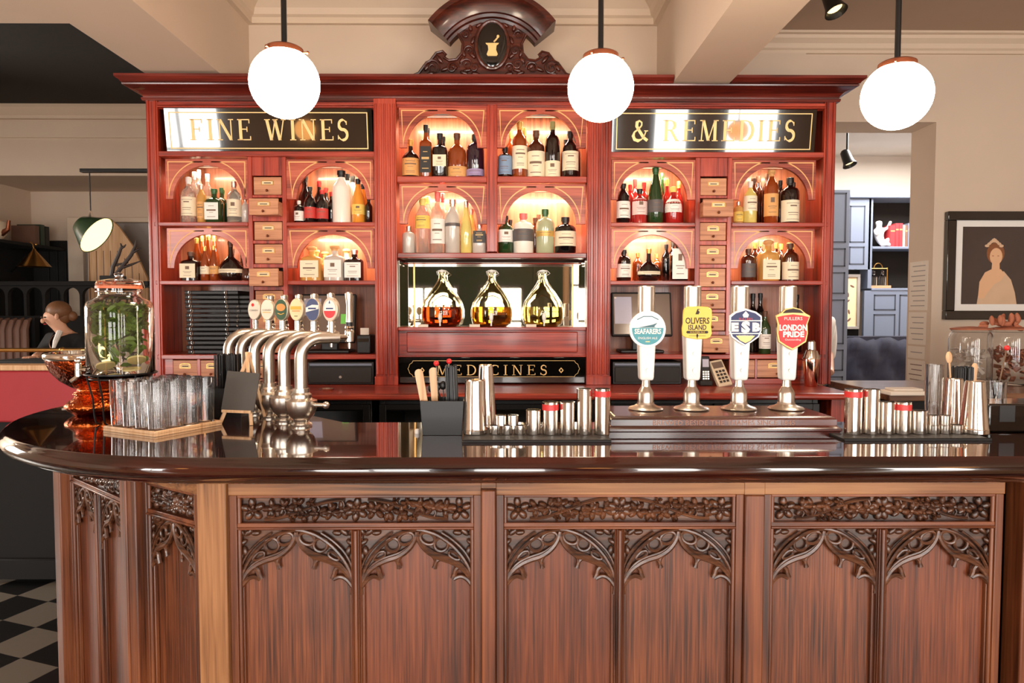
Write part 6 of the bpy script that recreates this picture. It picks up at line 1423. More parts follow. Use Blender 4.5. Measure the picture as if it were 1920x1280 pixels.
fc = Vector((W(182,441,Yl-0.05).x, Yl-0.05, W(182,441,Yl-0.05).z)); L_ = 0.13; o_ = fc-ax*L_
b = MB(); lathe_axis(b, [(0.0,-0.012),(0.035,-0.012),(0.060,0.0),(0.090,0.05),(0.138,L_),(0.134,L_),(0.056,0.006),(0,0.0)], o_, ax); b.build('shade', M['green_enamel'], t)
b = MB(); lathe_axis(b, [(0,0.012),(0.048,0.012),(0.084,0.054),(0.130,L_-0.003),(0.126,L_-0.003),(0.0,L_-0.035)], o_, ax); b.build('lamp_lining', M['shade_inner'], t)
# small brass wall lamp
Y = 6.5; c = W(64, 482, Y); t = thing('wall_lamp', 'small brass coolie-shade lamp hanging against the dark panelling at the left', 'lamp', (c.x, Y, c.z+0.1))
b = MB(); b.lathe([(0.0,0.08),(0.012,0.08),(0.02,0.06),(0.14,-0.09),(0.135,-0.09),(0.015,0.05),(0,0.05)], c, 28); b.build('shade', M['brass'], t)
b = MB(); b.tube([(c.x,Y,c.z+0.08),(c.x-0.01,Y,c.z+0.12),(c.x-0.03,Y,c.z+0.14),(c.x-0.03,Y+0.02,W(64,455,Y).z)], 0.006); b.ball((c.x+0.02,Y,c.z+0.12),0.012,10,8); b.build('arm', M['brass'], t)
# shelf on the side wall with crockery
Ysh0, Ysh1 = 5.2, YL-0.08; zsh = W(50, 452, 6.5).z
t = thing('wall_shelf', 'black shelf on brackets along the left side wall', 'shelf', (XL+0.1, 6.2, zsh-0.02))
b = MB(); b.box(XL+0.05, XL+0.40, Ysh0, Ysh1, zsh-0.03, zsh); b.build('board', M['black_wood'], t, bevel=0.003)
for y in (5.6, 6.9): b = MB(); b.tube([(XL+0.06,y,zsh-0.03),(XL+0.34,y,zsh-0.032),(XL+0.22,y,zsh-0.10),(XL+0.06,y,zsh-0.26)], 0.010, 6); b.build('bracket', M['blackmetal'], t)
c = W(28, 442, 6.4); zb = zsh; p = (XL+0.22, 6.40, zb)
t = thing('teapot', 'large cream teapot with a dark spout on the left wall shelf', 'teapot', p)
b = MB(); b.lathe([(0,0),(0.10,0),(0.14,0.05),(0.15,0.11),(0.13,0.17),(0.08,0.205),(0.07,0.21),(0,0.215)], p, 28); b.build('pot', M['ceramic'], t)
b = MB(); b.tube([(p[0]+0.12,p[1],p[2]+0.06),(p[0]+0.19,p[1]-0.01,p[2]+0.10),(p[0]+0.20,p[1]-0.01,p[2]+0.18)], [0.03,0.02,0.014], 8); b.build('spout', M['bronze'], t); b = MB(); b.lathe([(0.07,0.206),(0.075,0.215),(0.03,0.235),(0.012,0.24),(0.016,0.255),(0,0.26)], p, 24); b.build('lid', M['ceramic'], t)
for k, (dy, h, m, ds) in enumerate(((0.62,0.20,'black','dark book standing at the far end of the left wall shelf'),(0.55,0.21,'green_paint','dark green book standing beside the dark book on the left wall shelf'),(0.47,0.19,'brown_leather','brown leather book nearest the teapot on the left wall shelf'))):
    b = MB(); b.mat(1).box(XL+0.12, XL+0.34, 6.4+dy-0.024, 6.4+dy+0.024, zsh+0.004, zsh+h-0.004); b.mat(0).box(XL+0.115, XL+0.345, 6.4+dy-0.03, 6.4+dy-0.024, zsh, zsh+h); b.box(XL+0.115, XL+0.345, 6.4+dy+0.024, 6.4+dy+0.03, zsh, zsh+h); b.box(XL+0.345, XL+0.35, 6.4+dy-0.03, 6.4+dy+0.03, zsh, zsh+h)
    o = b.build('book', [M[m], M['paper']], None, origin=(XL+0.2, 6.4+dy, zsh), smooth=False); tag(o, ds, 'book', 'books on the left wall shelf')
# pointed plank board with antlers
Y = 6.9
def Q(px, py, Y): p = W(px, py, Y); return (p.x, p.z)
t = thing('plank_board', 'tall pale plank board with a sloping top and dark antlers mounted before it', 'board', (W(215,520,Y).x, Y, 0))
b = MB(); pts = [Q(165,600,Y),Q(276,600,Y),Q(276,522,Y),Q(248,460,Y),Q(222,424,Y),Q(206,410,Y),Q(190,412,Y),Q(165,475,Y)]; pts[0] = (pts[0][0], 0.0); pts[1] = (pts[1][0], 0.0)
b.prism(pts, Y, Y+0.03); b.build('board', M['light_wood'], t)
b = MB()
xa_, xb2 = Q(168,520,Y)[0], Q(274,520,Y)[0]
for k in range(8):
    x = xa_+(xb2-xa_)*k/8; b.box(x, x+0.006, Y-0.003, Y, 0.3, Q(200, 470+max(0,(k-4))*14, Y)[1]-0.0)
b.build('plank_joint', M['brown_leather'], t)
Y = 4.45; c = W(212, 520, Y); t = thing('antler_mount', 'pair of dark branching antlers standing before the pale plank board', 'antlers', (c.x, Y, W(212,530,Y).z))
b = MB(); P_ = lambda px, py, dy=0: (W(px,py,Y).x, Y+dy, W(px,py,Y).z)
b.tube([P_(209,518),P_(212,500),P_(222,478),P_(228,462),P_(226,456)], [0.014,0.013,0.012,0.009,0.004], 8); b.tube([P_(213,498),P_(224,494,0.02),P_(236,492,0.03)], [0.009,0.007,0.003], 7); b.tube([P_(226,466),P_(233,462),P_(236,458)], [0.009,0.007,0.003], 7)
b.tube([P_(218,514),P_(232,496),P_(246,478),P_(254,460),P_(256,450)], [0.014,0.013,0.012,0.009,0.004], 8); b.tube([P_(248,474),P_(258,468),P_(265,465)], [0.010,0.007,0.003], 7); b.tube([P_(228,502),P_(246,496),P_(264,489)], [0.010,0.008,0.003], 7); b.build('antlers', M['antler'], t)
b = MB(); b.box(c.x-0.06, c.x+0.06, Y-0.05, Y+0.05, W(212,534,Y).z, W(212,517,Y).z); b.box(c.x-0.02, c.x+0.02, Y-0.02, Y+0.02, 0, W(212,534,Y).z); b.box(c.x-0.12, c.x+0.12, Y-0.12, Y+0.12, 0, 0.03); b.build('stand', M['black_wood'], t, bevel=0.004)
# dark arcaded partition
Y = 6.1; zt = W(150, 527, Y).z; zb1 = W(150, 592, Y).z; xl, xr = W(-60, 550, Y).x, W(280, 550, Y).x
t = thing('arcaded_screen', 'black wooden seating screen with a row of pointed arch openings', 'screen', ((xl+xr)/2, Y, 0))
b = MB(); b.box(xl, xr, Y, Y+0.06, 0, zb1); b.build('lower_panel', M['black_wood'], t); b = MB(); b.box(xl, xr, Y-0.02, Y+0.08, zt-0.04, zt); b.build('top_rail', M['black_wood'], t, bevel=0.004)
aw = W(150,550,Y).x-W(115,550,Y).x; x = xl; k = 0
b = MB()
while x < xr:
    xa1, xb1 = x+0.012, x+aw-0.012; xm_ = (xa1+xb1)/2; zs_ = zt-0.13; n = 8
    arc = [(xb1-(xb1-xm_)*(1-math.cos(PI/2*i/n)), zs_+0.075*math.sin(PI/2*i/n)) for i in range(n+1)]; arc2 = [(xa1+(xm_-xa1)*(1-math.cos(PI/2*i/n)), zs_+0.075*math.sin(PI/2*i/n)) for i in range(n, -1, -1)]
    b.prism([(x, zt-0.04), (x, zb1), (xa1, zb1)]+arc2[::-1]+arc[::-1]+[(xb1, zb1), (x+aw, zb1), (x+aw, zt-0.04)], Y+0.01, Y+0.05); x += aw
b.build('arcade', M['black_wood'], t, smooth=False)
# channelled leather banquette
Y = 5.84; t = thing('channelled_banquette', 'tan banquette back with deep vertical channels at the far left', 'banquette', (W(10,640,Y).x, Y, 0))
x0, x1 = W(-70,640,Y).x, W(54,640,Y).x; zt = W(30, 596, Y).z
b = MB(); n = 9; 
for k in range(n):
    xa_ = x0+(x1-x0)*k/n; xb2 = x0+(x1-x0)*(k+1)/n; xm_ = (xa_+xb2)/2
    b.tube([(xm_, Y, 0.45),(xm_, Y, zt-0.10),(xm_, Y+0.03, zt-0.03),(xm_, Y+0.08, zt-0.005)], [(xb2-xa_)/2*0.98]*2+[(xb2-xa_)/2*0.8,(xb2-xa_)/2*0.3], 10)
b.build('channelled_back', M['brown_leather'], t)
b = MB(); b.box(x0, x1, Y-0.4, Y+0.02, 0.0, 0.45); b.build('seat', M['brown_leather'], t, bevel=0.03); b = MB(); b.box(x0, x1, Y+0.08, Y+0.14, 0, zt); b.build('frame', M['black_wood'], t)
# low red leather booth back with brass rail, just beyond the bar
Y = 3.62; t = thing('red_booth', 'red leather booth back with a tan top edge and a brass rail above it', 'booth', (W(40,720,Y).x, Y, 0))
zt = W(40, 684, Y).z; x0, x1 = W(-40,700,Y).x, W(176,700,Y).x
zm = W(40, 792, Y).z
b = MB(); b.box(x0, x1, Y+0.02, Y+0.10, 0.0, zm); b.build('lower_shade_board', M['black_wood'], t)  # shadow on the lower booth back, put in as a black board
b = MB(); b.box(x0, x1, Y, Y+0.10, zm, zt-0.03); b.build('padded_back', M['red_leather'], t, bevel=0.012, segs=3)
b = MB(); b.box(x0, x1, Y-0.012, Y+0.112, zt-0.03, zt); b.build('top_edge', M['light_wood'], t, bevel=0.006)
b = MB(); b.box(x0, x1, Y-0.03, Y, 0.02, 0.12); b.build('plinth', M['black_wood'], t)
zr = W(80, 657, Y).z; b = MB(); b.cyl((x0,Y+0.05,zr),(x1,Y+0.05,zr),0.011,seg=12)
for px in (-20, 105, 170): x = W(px,657,Y).x; b.cyl((x,Y+0.05,zt),(x,Y+0.05,zr),0.007,seg=10); b.ball((x,Y+0.05,zr),0.016,12,8)
b.build('brass_rail', M['brass'], t)
# sheet of paper on the bar at far left
b = MB(Matrix.Translation((-1.50, 2.52, ZB)) @ Matrix.Rotation(0.3, 4, 'Z')); b.box(-0.09,0.09,-0.12,0.12,0,0.003); o = b.build('paper_sheet', M['paper'], None, origin=(-1.5,2.52,ZB)); tag(o, 'white sheet of paper lying on the bar behind the copper bowl', 'paper')
# table and the woman's papers behind the rail
Yt = 4.75; zt = W(60, 676, Yt).z; x0, x1 = W(-20,676,Yt).x, W(170,676,Yt).x
t = thing('high_table', 'dark table where the person in the black jacket is leaning', 'table', ((x0+x1)/2, Yt+0.1, 0)); b = MB(); b.box(x0, x1, Yt-0.05, Yt+0.32, zt-0.04, zt); b.build('table_top', M['black_wood'], t, bevel=0.004)
for xx in (x0+0.06, x1-0.06): b = MB(); b.box(xx-0.03, xx+0.03, Yt+0.17, Yt+0.23, 0, zt-0.04); b.build('leg', M['black_wood'], t)
# ------------------------------------------------------------------ blue room seen through the opening
def panelled(mb_body, mb_groove, x0, x1, z0, z1, y, panels):
    mb_body.box(x0, x1, y, y+0.04, z0, z1)
    for (a, c, d, e) in panels:
        for q in ((a,c,d,d+0.012),(a,c,e-0.012,e),(a,a+0.012,d,e),(c-0.012,c,d,e)): mb_groove.box(q[0], q[1], y-0.003, y, q[2], q[3])
def X_(px, Y): return W(px, 500, Y).x
def Z_(py, Y): return W(1640, py, Y).z
Yk = 6.2
t = thing('tall_cabinet', 'tall blue-grey panelled cupboard just behind the right end of the back bar', 'cabinet', (X_(1560,Yk), Yk, 0))
b = MB(); g = MB(); x0, x1 = X_(1520,Yk), X_(1591,Yk)
zz = [Z_(p, Yk) for p in (356,460,505,556,650,700,752)]+[0.02]
b.box(x0, x1, Yk+0.04, Yk+0.5, 0, zz[0]); panelled(b, g, x0, x1, 0, zz[0], Yk, [(x0+0.03, x1-0.03, zz[i+1]+0.025, zz[i]-0.025) for i in range(len(zz)-1)])
b.build('carcass', M['blue_paint'], t, smooth=False); g.build('panel_moulding', M['blue_dark'], t, smooth=False)
Yk = 7.0
xa, xb, xc, xd = X_(1588,Yk), X_(1631,Yk), X_(1700,Yk), X_(1790,Yk)
t = thing('wall_bookcase', 'blue-grey built-in bookcase with open shelves in the back room', 'bookcase', ((xb+xc)/2, Yk+0.2, 0))
z = {p: Z_(p, Yk) for p in (362,372,380,462,474,505,540,552,585,626)}
b = MB(); b.box(xa, xd, Yk-0.03, Yk+0.3, z[372], z[362]); b.build('cornice', M['blue_paint'], t, bevel=0.01)
b = MB(); g = MB(); panelled(b, g, xa, xb, z[505], z[372], Yk, [(xa+0.02, xb-0.06, z[462]+0.04, z[380]-0.03), (xa+0.02, xb-0.06, z[505]+0.05, z[462]-0.0)])
b.build('door', M['blue_paint'], t, smooth=False); g.build('panel_moulding', M['blue_dark'], t, smooth=False)
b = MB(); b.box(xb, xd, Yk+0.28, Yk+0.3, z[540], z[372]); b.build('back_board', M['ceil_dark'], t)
b = MB(); b.box(xb-0.02, xb+0.02, Yk, Yk+0.28, z[540], z[372]); b.box(xd-0.03, xd, Yk, Yk+0.28, z[540], z[372]); b.box(xa-0.2, xa+0.0, Yk+0.1, Yk+0.28, 0, z[372]); b.build('side_panel', M['blue_paint'], t)
for zz_ in (z[462], z[540]): b = MB(); b.box(xb+0.02, xd-0.03, Yk-0.005, Yk+0.28, zz_-0.025, zz_); b.build('shelf', M['blue_paint'], t, bevel=0.003)
b = MB(); g = MB(); y_ = Yk; panelled(b, g, xb-0.05, xd, 0.0, z[540]-0.025, y_, [(X_(1640,Yk), X_(1681,Yk), z[585]+0.02, z[552]), (X_(1640,Yk), X_(1681,Yk), z[626]-0.03, z[585]-0.02), (X_(1688,Yk), xd-0.05, z[626]-0.03, z[552])])
b.build('base_cupboard', M['blue_paint'], t, smooth=False); g.build('panel_moulding', M['blue_dark'], t, smooth=False)
b = MB(); b.box(xa, xb-0.05, Yk+0.1, Yk+0.14, 0, z[505]); b.build('dark_panel', M['black_wood'], t)
# framed poster
Yf = Yk+0.03; x0, x1, z0, z1 = X_(1570,Yf), X_(1614,Yf), Z_(617,Yf), Z_(514,Yf)
t = thing('framed_print', 'framed pale yellow print leaning beside the bookcase in the blue room', 'picture', ((x0+x1)/2, Yf, z0))
b = MB(); b.box(x0,x1,Yf,Yf+0.03,z0,z0+0.03); b.box(x0,x1,Yf,Yf+0.03,z1-0.03,z1); b.box(x0,x0+0.03,Yf,Yf+0.03,z0+0.03,z1-0.03); b.box(x1-0.03,x1,Yf,Yf+0.03,z0+0.03,z1-0.03); b.build('frame', M['grey_panel'], t, bevel=0.003)
b = MB(); b.box(x0+0.03,x1-0.03,Yf+0.012,Yf+0.02,z0+0.03,z1-0.03); b.build('mount', M['paper_warm'], t)
b = MB()
for k in range(6): b.petal(((x0+x1)/2+0.02*(k%2), Yf+0.011, z0+0.08+k*0.075), 0.8+k, 0.05, 0.02, 0.002)
b.build('print', M['brown_leather'], t)
# plaster cherub figure
c = W(1646, 463, Yk+0.1); s = 1.0; p0 = Vector((X_(1650,Yk+0.1), Yk+0.1, z[462]))
def skin_body(name, joints, edges, mat, parent=None, origin=(0,0,0), sub=2, root=0):
    me = bpy.data.meshes.new(name); me.from_pydata([Vector(j[0])-Vector(origin) for j in joints], edges, [])
    o = bpy.data.objects.new(name, me); col.objects.link(o)
    if parent is not None: o.parent = parent
    else: o.location = origin
    me.materials.append(mat); md = o.modifiers.new('skin', 'SKIN'); md.use_smooth_shade = True
    sv = me.skin_vertices[0].data
    for i, j in enumerate(joints):
        r = j[1]; sv[i].radius = (r, r) if not isinstance(r, tuple) else r; sv[i].use_root = (i == root)
    ss = o.modifiers.new('smooth', 'SUBSURF'); ss.levels = sub; ss.render_levels = sub
    return o
u = 0.001
def V(dx, dz, dy=0): return (p0.x+dx*.66-.02, p0.y+dy*.66, p0.z+dz*.66)
J = [(V(-0.03,0.06),.07),(V(-0.01,0.16),.075),(V(0.0,0.25),.075),(V(0.0,0.31),.03),(V(-0.005,0.37),.055),(V(-0.005,0.42),.05),(V(0.06,0.27,-0.02),.032),(V(0.12,0.30,-0.03),.026),(V(0.15,0.37,-0.03),.022),(V(0.17,0.41,-0.03),.024),
     (V(-0.07,0.26,-0.02),.032),(V(-0.08,0.19,-0.07),.026),(V(-0.02,0.22,-0.10),.022),(V(0.07,0.06,-0.05),.05),(V(0.14,0.13,-0.06),.04),(V(0.20,0.03,-0.06),.03),(V(0.24,0.015,-0.06),.022),(V(0.0,0.05,-0.08),.05),(V(0.08,0.05,-0.12),.035),(V(0.12,0.015,-0.12),.022)]
E = [(0,1),(1,2),(2,3),(3,4),(4,5),(2,6),(6,7),(7,8),(8,9),(2,10),(10,11),(11,12),(0,13),(13,14),(14,15),(15,16),(0,17),(17,18),(18,19)]
J = [(a, r*.66) for a, r in J]
o = skin_body('cherub_figure', J, E, M['plasterfig'], None, tuple(p0)); tag(o, 'white plaster cherub figure sitting with one arm raised on the top shelf', 'figurine')
# books
cols = [('red_leather',.05,0.22,'thick red book leaning on the cherub side of the shelf'),('red_leather',.035,0.24,'slimmer red book beside the thick red one'),('red_leather',.035,0.24,'third red book, tallest of the red ones'),('ceramic',.022,0.22,'thin cream book beside the red books'),('brown_leather',.025,0.22,'brown book between the cream and the blue books'),('blue_paint',.028,0.24,'blue book near the right end of the shelf'),('paper',.03,0.23,'white book beside the blue book'),('blue_dark',.03,0.24,'dark blue book at the right end of the shelf')]
x = X_(1665, Yk+0.05)
for m, w_, h, ds in cols:
    y0 = Yk+0.02; b = MB(); b.mat(0).box(x,x+0.004,y0,y0+0.2,z[462],z[462]+h); b.box(x+w_-0.004,x+w_,y0,y0+0.2,z[462],z[462]+h); b.box(x+0.004,x+w_-0.004,y0,y0+0.004,z[462],z[462]+h); b.mat(1).box(x+0.004,x+w_-0.004,y0+0.004,y0+0.195,z[462]+0.003,z[462]+h-0.004); b.mat(2).box(x+0.003,x+w_-0.003,y0-0.0006,y0,z[462]+h*0.7,z[462]+h*0.76)
    o = b.build('book', [M[m], M['paper'], M['gold_dim']], None, origin=(x+w_/2, y0+0.1, z[462]), bevel=0.0015); tag(o, ds, 'book', 'books beside the cherub'); x += w_+0.003
# tantalus with two decanters
x0 = X_(1632, Yk+0.1); x1 = X_(1670, Yk+0.1); y0 = Yk+0.08
t = thing('tantalus', 'wooden decanter stand with an arched handle on the lower blue shelf', 'decanter stand', ((x0+x1)/2, y0+0.06, z[540]))
b = MB(); b.box(x0,x1,y0,y0+0.13,z[540],z[540]+0.03); b.build('base', M['drawer'], t, bevel=0.004); b = MB(); n = 10
b.tube([(x0+0.01,y0+0.065,z[540]+0.02),(x0+0.01,y0+0.065,z[540]+0.22)], 0.006); b.tube([(x1-0.01,y0+0.065,z[540]+0.02),(x1-0.01,y0+0.065,z[540]+0.22)], 0.006); b.tube([(x0+0.01,y0+0.065,z[540]+0.21),(x1-0.01,y0+0.065,z[540]+0.21)], 0.006)
b.tube([((x0+x1)/2+0.045*math.cos(PI*i/n), y0+0.065, z[540]+0.21+0.055*math.sin(PI*i/n)) for i in range(n+1)], 0.005); b.build('handle_frame', M['brass'], t)
for k, ds in ((0.28,'left square decanter in the wooden stand'),(0.72,'right square decanter in the wooden stand')):
    xx = x0+(x1-x0)*k; o = thing('decanter', ds, 'decanter', (xx, y0+0.065, z[540]+0.03), 'decanters in the wooden stand'); b = MB(); b.lathe([(0,0),(0.034,0),(0.036,0.01),(0.036,0.09),(0.016,0.11),(0.012,0.13),(0.018,0.135),(0,0.135)], (xx,y0+0.065,z[540]+0.03), 8); b.build('body', M['tumbler'], o); b = MB(); b.ball((xx,y0+0.065,z[540]+0.03+0.148),0.014,8,6); b.build('stopper', M['tumbler'], o)
# navy velvet sofa
Ys = 6.3; x0, x1 = X_(1580,Ys), X_(1760,Ys); zt = Z_(630, Ys)
t = thing('velvet_sofa', 'high-backed navy crushed velvet sofa in the blue room', 'sofa', ((x0+x1)/2, Ys+0.1, 0))
b = MB(); nx, nz = 18, 12; vs = []; fs = []
for j in range(nz+1):
    for i in range(nx+1):
        x = x0+(x1-x0)*i/nx; zq = 0.4+(zt-0.4)*j/nz; bulge = 0.0
        d1 = abs(((i+j) % 6)/6-0.5)*2; d2 = abs(((i-j) % 6)/6-0.5)*2
        yy = Ys+0.03-0.03*min(1, (1-max(d1, d2))*1.6)+(0.06 if j == nz else 0)
        vs.append((x, yy, zq))
fs = [(j*(nx+1)+i, j*(nx+1)+i+1, (j+1)*(nx+1)+i+1, (j+1)*(nx+1)+i) for j in range(nz) for i in range(nx)]
b.add(vs, fs); b.box(x0, x1, Ys+0.05, Ys+0.2, 0.1, zt-0.005); b.build('backrest', M['velvet'], t, ang=80)
b = MB(); b.box(x0, x1, Ys-0.6, Ys+0.0, 0.15, 0.42); b.build('seat', M['velvet'], t, bevel=0.04, segs=3); b = MB()
for xx in (x0+0.05, x1-0.1): b.box(xx, xx+0.05, Ys-0.55, Ys-0.5, 0, 0.15); b.box(xx, xx+0.05, Ys+0.1, Ys+0.15, 0, 0.15)
b.build('leg', M['black_wood'], t)
# papers pinned to the reveal of the opening
xp = XO
for k, (pa, pb, h0, h1) in enumerate(((1704,1738,490,583),(1704,1737,585,647),(1704,1736,649,673),(1704,1736,675,768))):
    Ya, Yb_ = XO*0, 0
    # depth along the reveal for the two edges
    def ydepth(px):
        lo, hi = 4.5, 5.4
        for _ in range(40):
            m = (lo+hi)/2
            if W(px, 600, m).x < XO: lo = m
            else: hi = m
        return lo
    yn, yf = ydepth(pb), ydepth(pa); zt_ = W(1720, h0, (yn+yf)/2).z; zb_2 = W(1720, h1, (yn+yf)/2).z
    b = MB(); b.mat(0).box(XO-0.002, XO, yn, yf, zb_2+0.006, zt_); b.mat(1)
    rows = max(2, int((zt_-zb_2)/0.035))
    for j in range(1, rows): b.box(XO-0.0026, XO-0.002, yn+0.03, yf-0.02-0.03*((j*7)%3)/2, zt_-j*(zt_-zb_2)/rows, zt_-j*(zt_-zb_2)/rows+0.006)
    o = b.build('notice_sheet', [M['paper'], M['brown_leather'] if k == 3 else M['grey_panel']], None, origin=(XO, (yn+yf)/2, zb_2), smooth=False); tag(o, ('topmost','second','third','lowest')[k]+' of the printed sheets pinned to the side of the opening', 'notice', 'sheets pinned to the reveal')
# picture on the right wall
x0, z1_, z0_ = W(1775,500,YR-0.04).x, W(1850,396,YR-0.04).z, W(1850,599,YR-0.04).z; x1 = x0+0.86; Yp = YR-0.045; fw = 0.062
t = thing('framed_portrait', 'large black-framed portrait print in a white mount on the right wall', 'picture', ((x0+x1)/2, YR, z0_))
b = MB(); b.box(x0,x1,Yp,YR,z0_,z0_+fw); b.box(x0,x1,Yp,YR,z1_-fw,z1_); b.box(x0,x0+fw,Yp,YR,z0_+fw,z1_-fw); b.box(x1-fw,x1,Yp,YR,z0_+fw,z1_-fw); b.build('frame', M['blackgloss'], t, bevel=0.004)
b = MB(); b.box(x0+fw,x1-fw,YR-0.02,YR-0.008,z0_+fw,z1_-fw); b.build('mount', M['white'], t, smooth=False)
cx0 = W(1808,500,Yp).x; cx1 = x1-(cx0-x0); cz0, cz1 = W(1850,570,Yp).z, W(1850,424,Yp).z; yq = YR-0.021
M['pr_bg'] = plain('print_umber', (58,48,46), 0.15, var=0.35, nscale=4, coat=0.8); M['pr_skin'] = plain('print_flesh', (226,178,138), 0.2, var=0.05, coat=0.8); M['pr_hair'] = plain('print_hair', (132,78,44), 0.2, var=0.1, coat=0.8); M['pr_dress'] = plain('print_drape', (212,178,146), 0.2, var=0.12, nscale=10, coat=0.8)
b = MB(); b.mat(0).box(cx0,cx1,yq,YR-0.02,cz0,cz1); u_ = (cz1-cz0)/146.0
def PP(pts): return [(cx0+(x-1808)*u_, cz1-(y-424)*u_) for x, y in pts][::-1]
hx, hy = 1871, 480
b.mat(3).prism(PP([(1838,570),(1842,540),(1850,520),(1862,508),(1888,508),(1902,524),(1910,548),(1914,570)]), yq-0.0006, yq)
b.mat(1).prism(PP([(1840,558),(1842,528),(1852,510),(1864,504),(1882,504),(1890,514),(1882,526),(1870,532),(1858,548),(1850,560)]), yq-0.001, yq)
b.mat(2).prism(PP([(hx+17*math.cos(2*PI*k/20), hy-6+20*math.sin(2*PI*k/20)) for k in range(20)]), yq-0.0012, yq)
b.mat(1).prism(PP([(1865,492),(1879,492),(1880,510),(1864,510)]), yq-0.0016, yq); b.prism(PP([(hx+1+12*math.cos(2*PI*k/20), hy+16*math.sin(2*PI*k/20)) for k in range(20)]), yq-0.002, yq)
b.mat(2)
for k in (-1,1): b.box(hx*0+PP([(hx+k*5,hy)])[0][0]-0.006, PP([(hx+k*5,hy)])[0][0]+0.006, yq-0.0024, yq-0.002, PP([(hx,hy-1)])[0][1]-0.002, PP([(hx,hy-1)])[0][1]+0.002)
b.mat(3)
for k in range(9): cx_, cz_ = PP([(hx-18+4.5*k, hy-20-6*math.sin(PI*k/8))])[0]; b.petal((cx_-0.012, yq-0.0024, cz_), 0.4*k, 0.032, 0.02, 0.001)
b.build('print', [M['pr_bg'], M['pr_skin'], M['pr_hair'], M['pr_dress']], t, smooth=False)
# side counter with big jars
Yc = 3.6; zc = 1.02; x0 = 1.97
t = thing('side_counter', 'wooden side counter at the right carrying the big glass jars', 'counter', (3.2, 4.0, 0))
b = MB(); b.box(x0, 5.0, 3.48, 4.15, zc-0.04, zc); b.build('top', wood('side_counter_wood', (70,44,30), (116,78,54), (146,104,76), 'X', 0.35, 0.3), t, bevel=0.004)
b = MB(); b.box(x0+0.03, 4.95, 3.53, 4.13, 0, zc-0.04); b.build('cupboard', M['black_wood'], t)
c = G(1682, 742, zc); b = MB(Matrix.Translation((c.x+0.06,c.y+0.05,zc))); b.box(-0.09,0.09,-0.05,0.06,0,0.022); b.box(-0.07,0.08,-0.04,0.05,0.022,0.034); o = b.build('folded_napkins', M['paper'], None, origin=(c.x+0.06,c.y+0.05,zc), bevel=0.005); tag(o, 'folded white napkins on the left end of the side counter', 'napkins')
for k, (px, ds) in enumerate(((1818,'big lidded glass jar at the left end of the side counter'),(1893,'big glass jar topped with dried petals on the side counter'))):
    Yj2 = 3.95; c = W(px, 700, Yj2); r = 36*Yj2/1280; h = W(px, 618, Yj2).z-zc; p = (c.x, Yj2, zc)
    t = thing('storage_jar', ds, 'jar', p)
    b = MB(); b.lathe([(0,0),(r*.92,0),(r,.02),(r,h*.86),(r*.94,h*.93),(r*.86,h*.96),(r*.90,h),(r*.87,h),(r*.83,h*.955),(r*.91,h*.925),(r*.97,h*.85),(r*.97,.024),(r*.9,.008),(0,.008)], p, 32); b.build('glass', M['tumbler'], t, ang=60)
    b = MB(); b.lathe([(0,h),(r*.93,h),(r*.95,h+.008),(r*.6,h+.016),(r*.12,h+.02),(0,h+.02)], p, 30); b.build('lid', M['dried'], t)
    for q in range(3): pass
    b = MB(); r2 = random.Random(k+20)
    for j in range(60):
        a = r2.uniform(0,6.28); rr = r*0.80*math.sqrt(r2.random()); b.M = Matrix.Translation((p[0]+rr*math.cos(a), p[1]+rr*math.sin(a), zc+0.03+r2.random()*h*0.55)) @ Euler((r2.uniform(-1,1),r2.uniform(-1,1),a)).to_matrix().to_4x4(); b.box(-0.02,0.02,-0.012,0.012,-0.004,0.004)
    b.M = Matrix.Identity(4); fl = b.build('paper_sachets', M['dried' if k else 'paper'], t); fl['kind'] = 'stuff'
    if k:
        b = MB()
        for j in range(26): b.petal((p[0]-0.08+r2.uniform(-.05,.12), p[1]+r2.uniform(-.05,.05), zc+h+0.016+r2.uniform(0.004,.025)), r2.uniform(-.5,3.6), 0.06, 0.03, 0.012)
        fl = b.build('dried_petals', M['dried'], None, origin=(p[0],p[1],zc+h+0.02)); tag(fl, 'heap of dried orange petals lying on the jar lid below the portrait', 'dried flowers', kind='stuff')

# ------------------------------------------------------------------ people
# person leaning over papers, far left
Yw = 5.45
def PW(px, py, dy=0.0):
    p = W(px, py, Yw+dy); return (p.x, p.y, p.z)
hip = Vector(PW(140, 700, 0.25)); hip.z = 0.95
ks = Yw/1280.0
nk = PW(118, 618, 0.02); hd = PW(103, 592, -0.02)
J = [(tuple(hip),.15),(PW(140,672,.15),.15),(PW(136,648,.06),.165),(PW(126,630,.03),.07),(PW(115,618,.0),.045),(PW(106,604,-.02),.062),(PW(99,594,-.03),.080),(PW(101,582,-.02),.070),
     (PW(100,640,-.08),.065),(PW(82,664,-.14),.048),(PW(72,668,-.30),.038),(PW(64,670,-.40),.026),
     (PW(158,645,.02),.065),(PW(162,672,-.06),.05),(PW(120,674,-.28),.04),(PW(100,672,-.34),.028),
     ((hip.x-.10,hip.y,.88),.10),((hip.x-.11,hip.y-.02,.48),.065),((hip.x-.11,hip.y,.10),.045),((hip.x-.11,hip.y-.14,.035),.035),
     ((hip.x+.10,hip.y,.88),.10),((hip.x+.11,hip.y-.02,.48),.065),((hip.x+.11,hip.y,.10),.045),((hip.x+.11,hip.y-.14,.035),.035)]
E = [(0,1),(1,2),(2,3),(3,4),(4,5),(5,6),(6,7),(2,8),(8,9),(9,10),(10,11),(2,12),(12,13),(13,14),(14,15),(0,16),(16,17),(17,18),(18,19),(0,20),(20,21),(21,22),(22,23)]
pt = thing('person', 'person with fair hair in a black jacket bending over papers at the far left', 'person', (hip.x, hip.y, 0))
org = (hip.x, hip.y, 0)
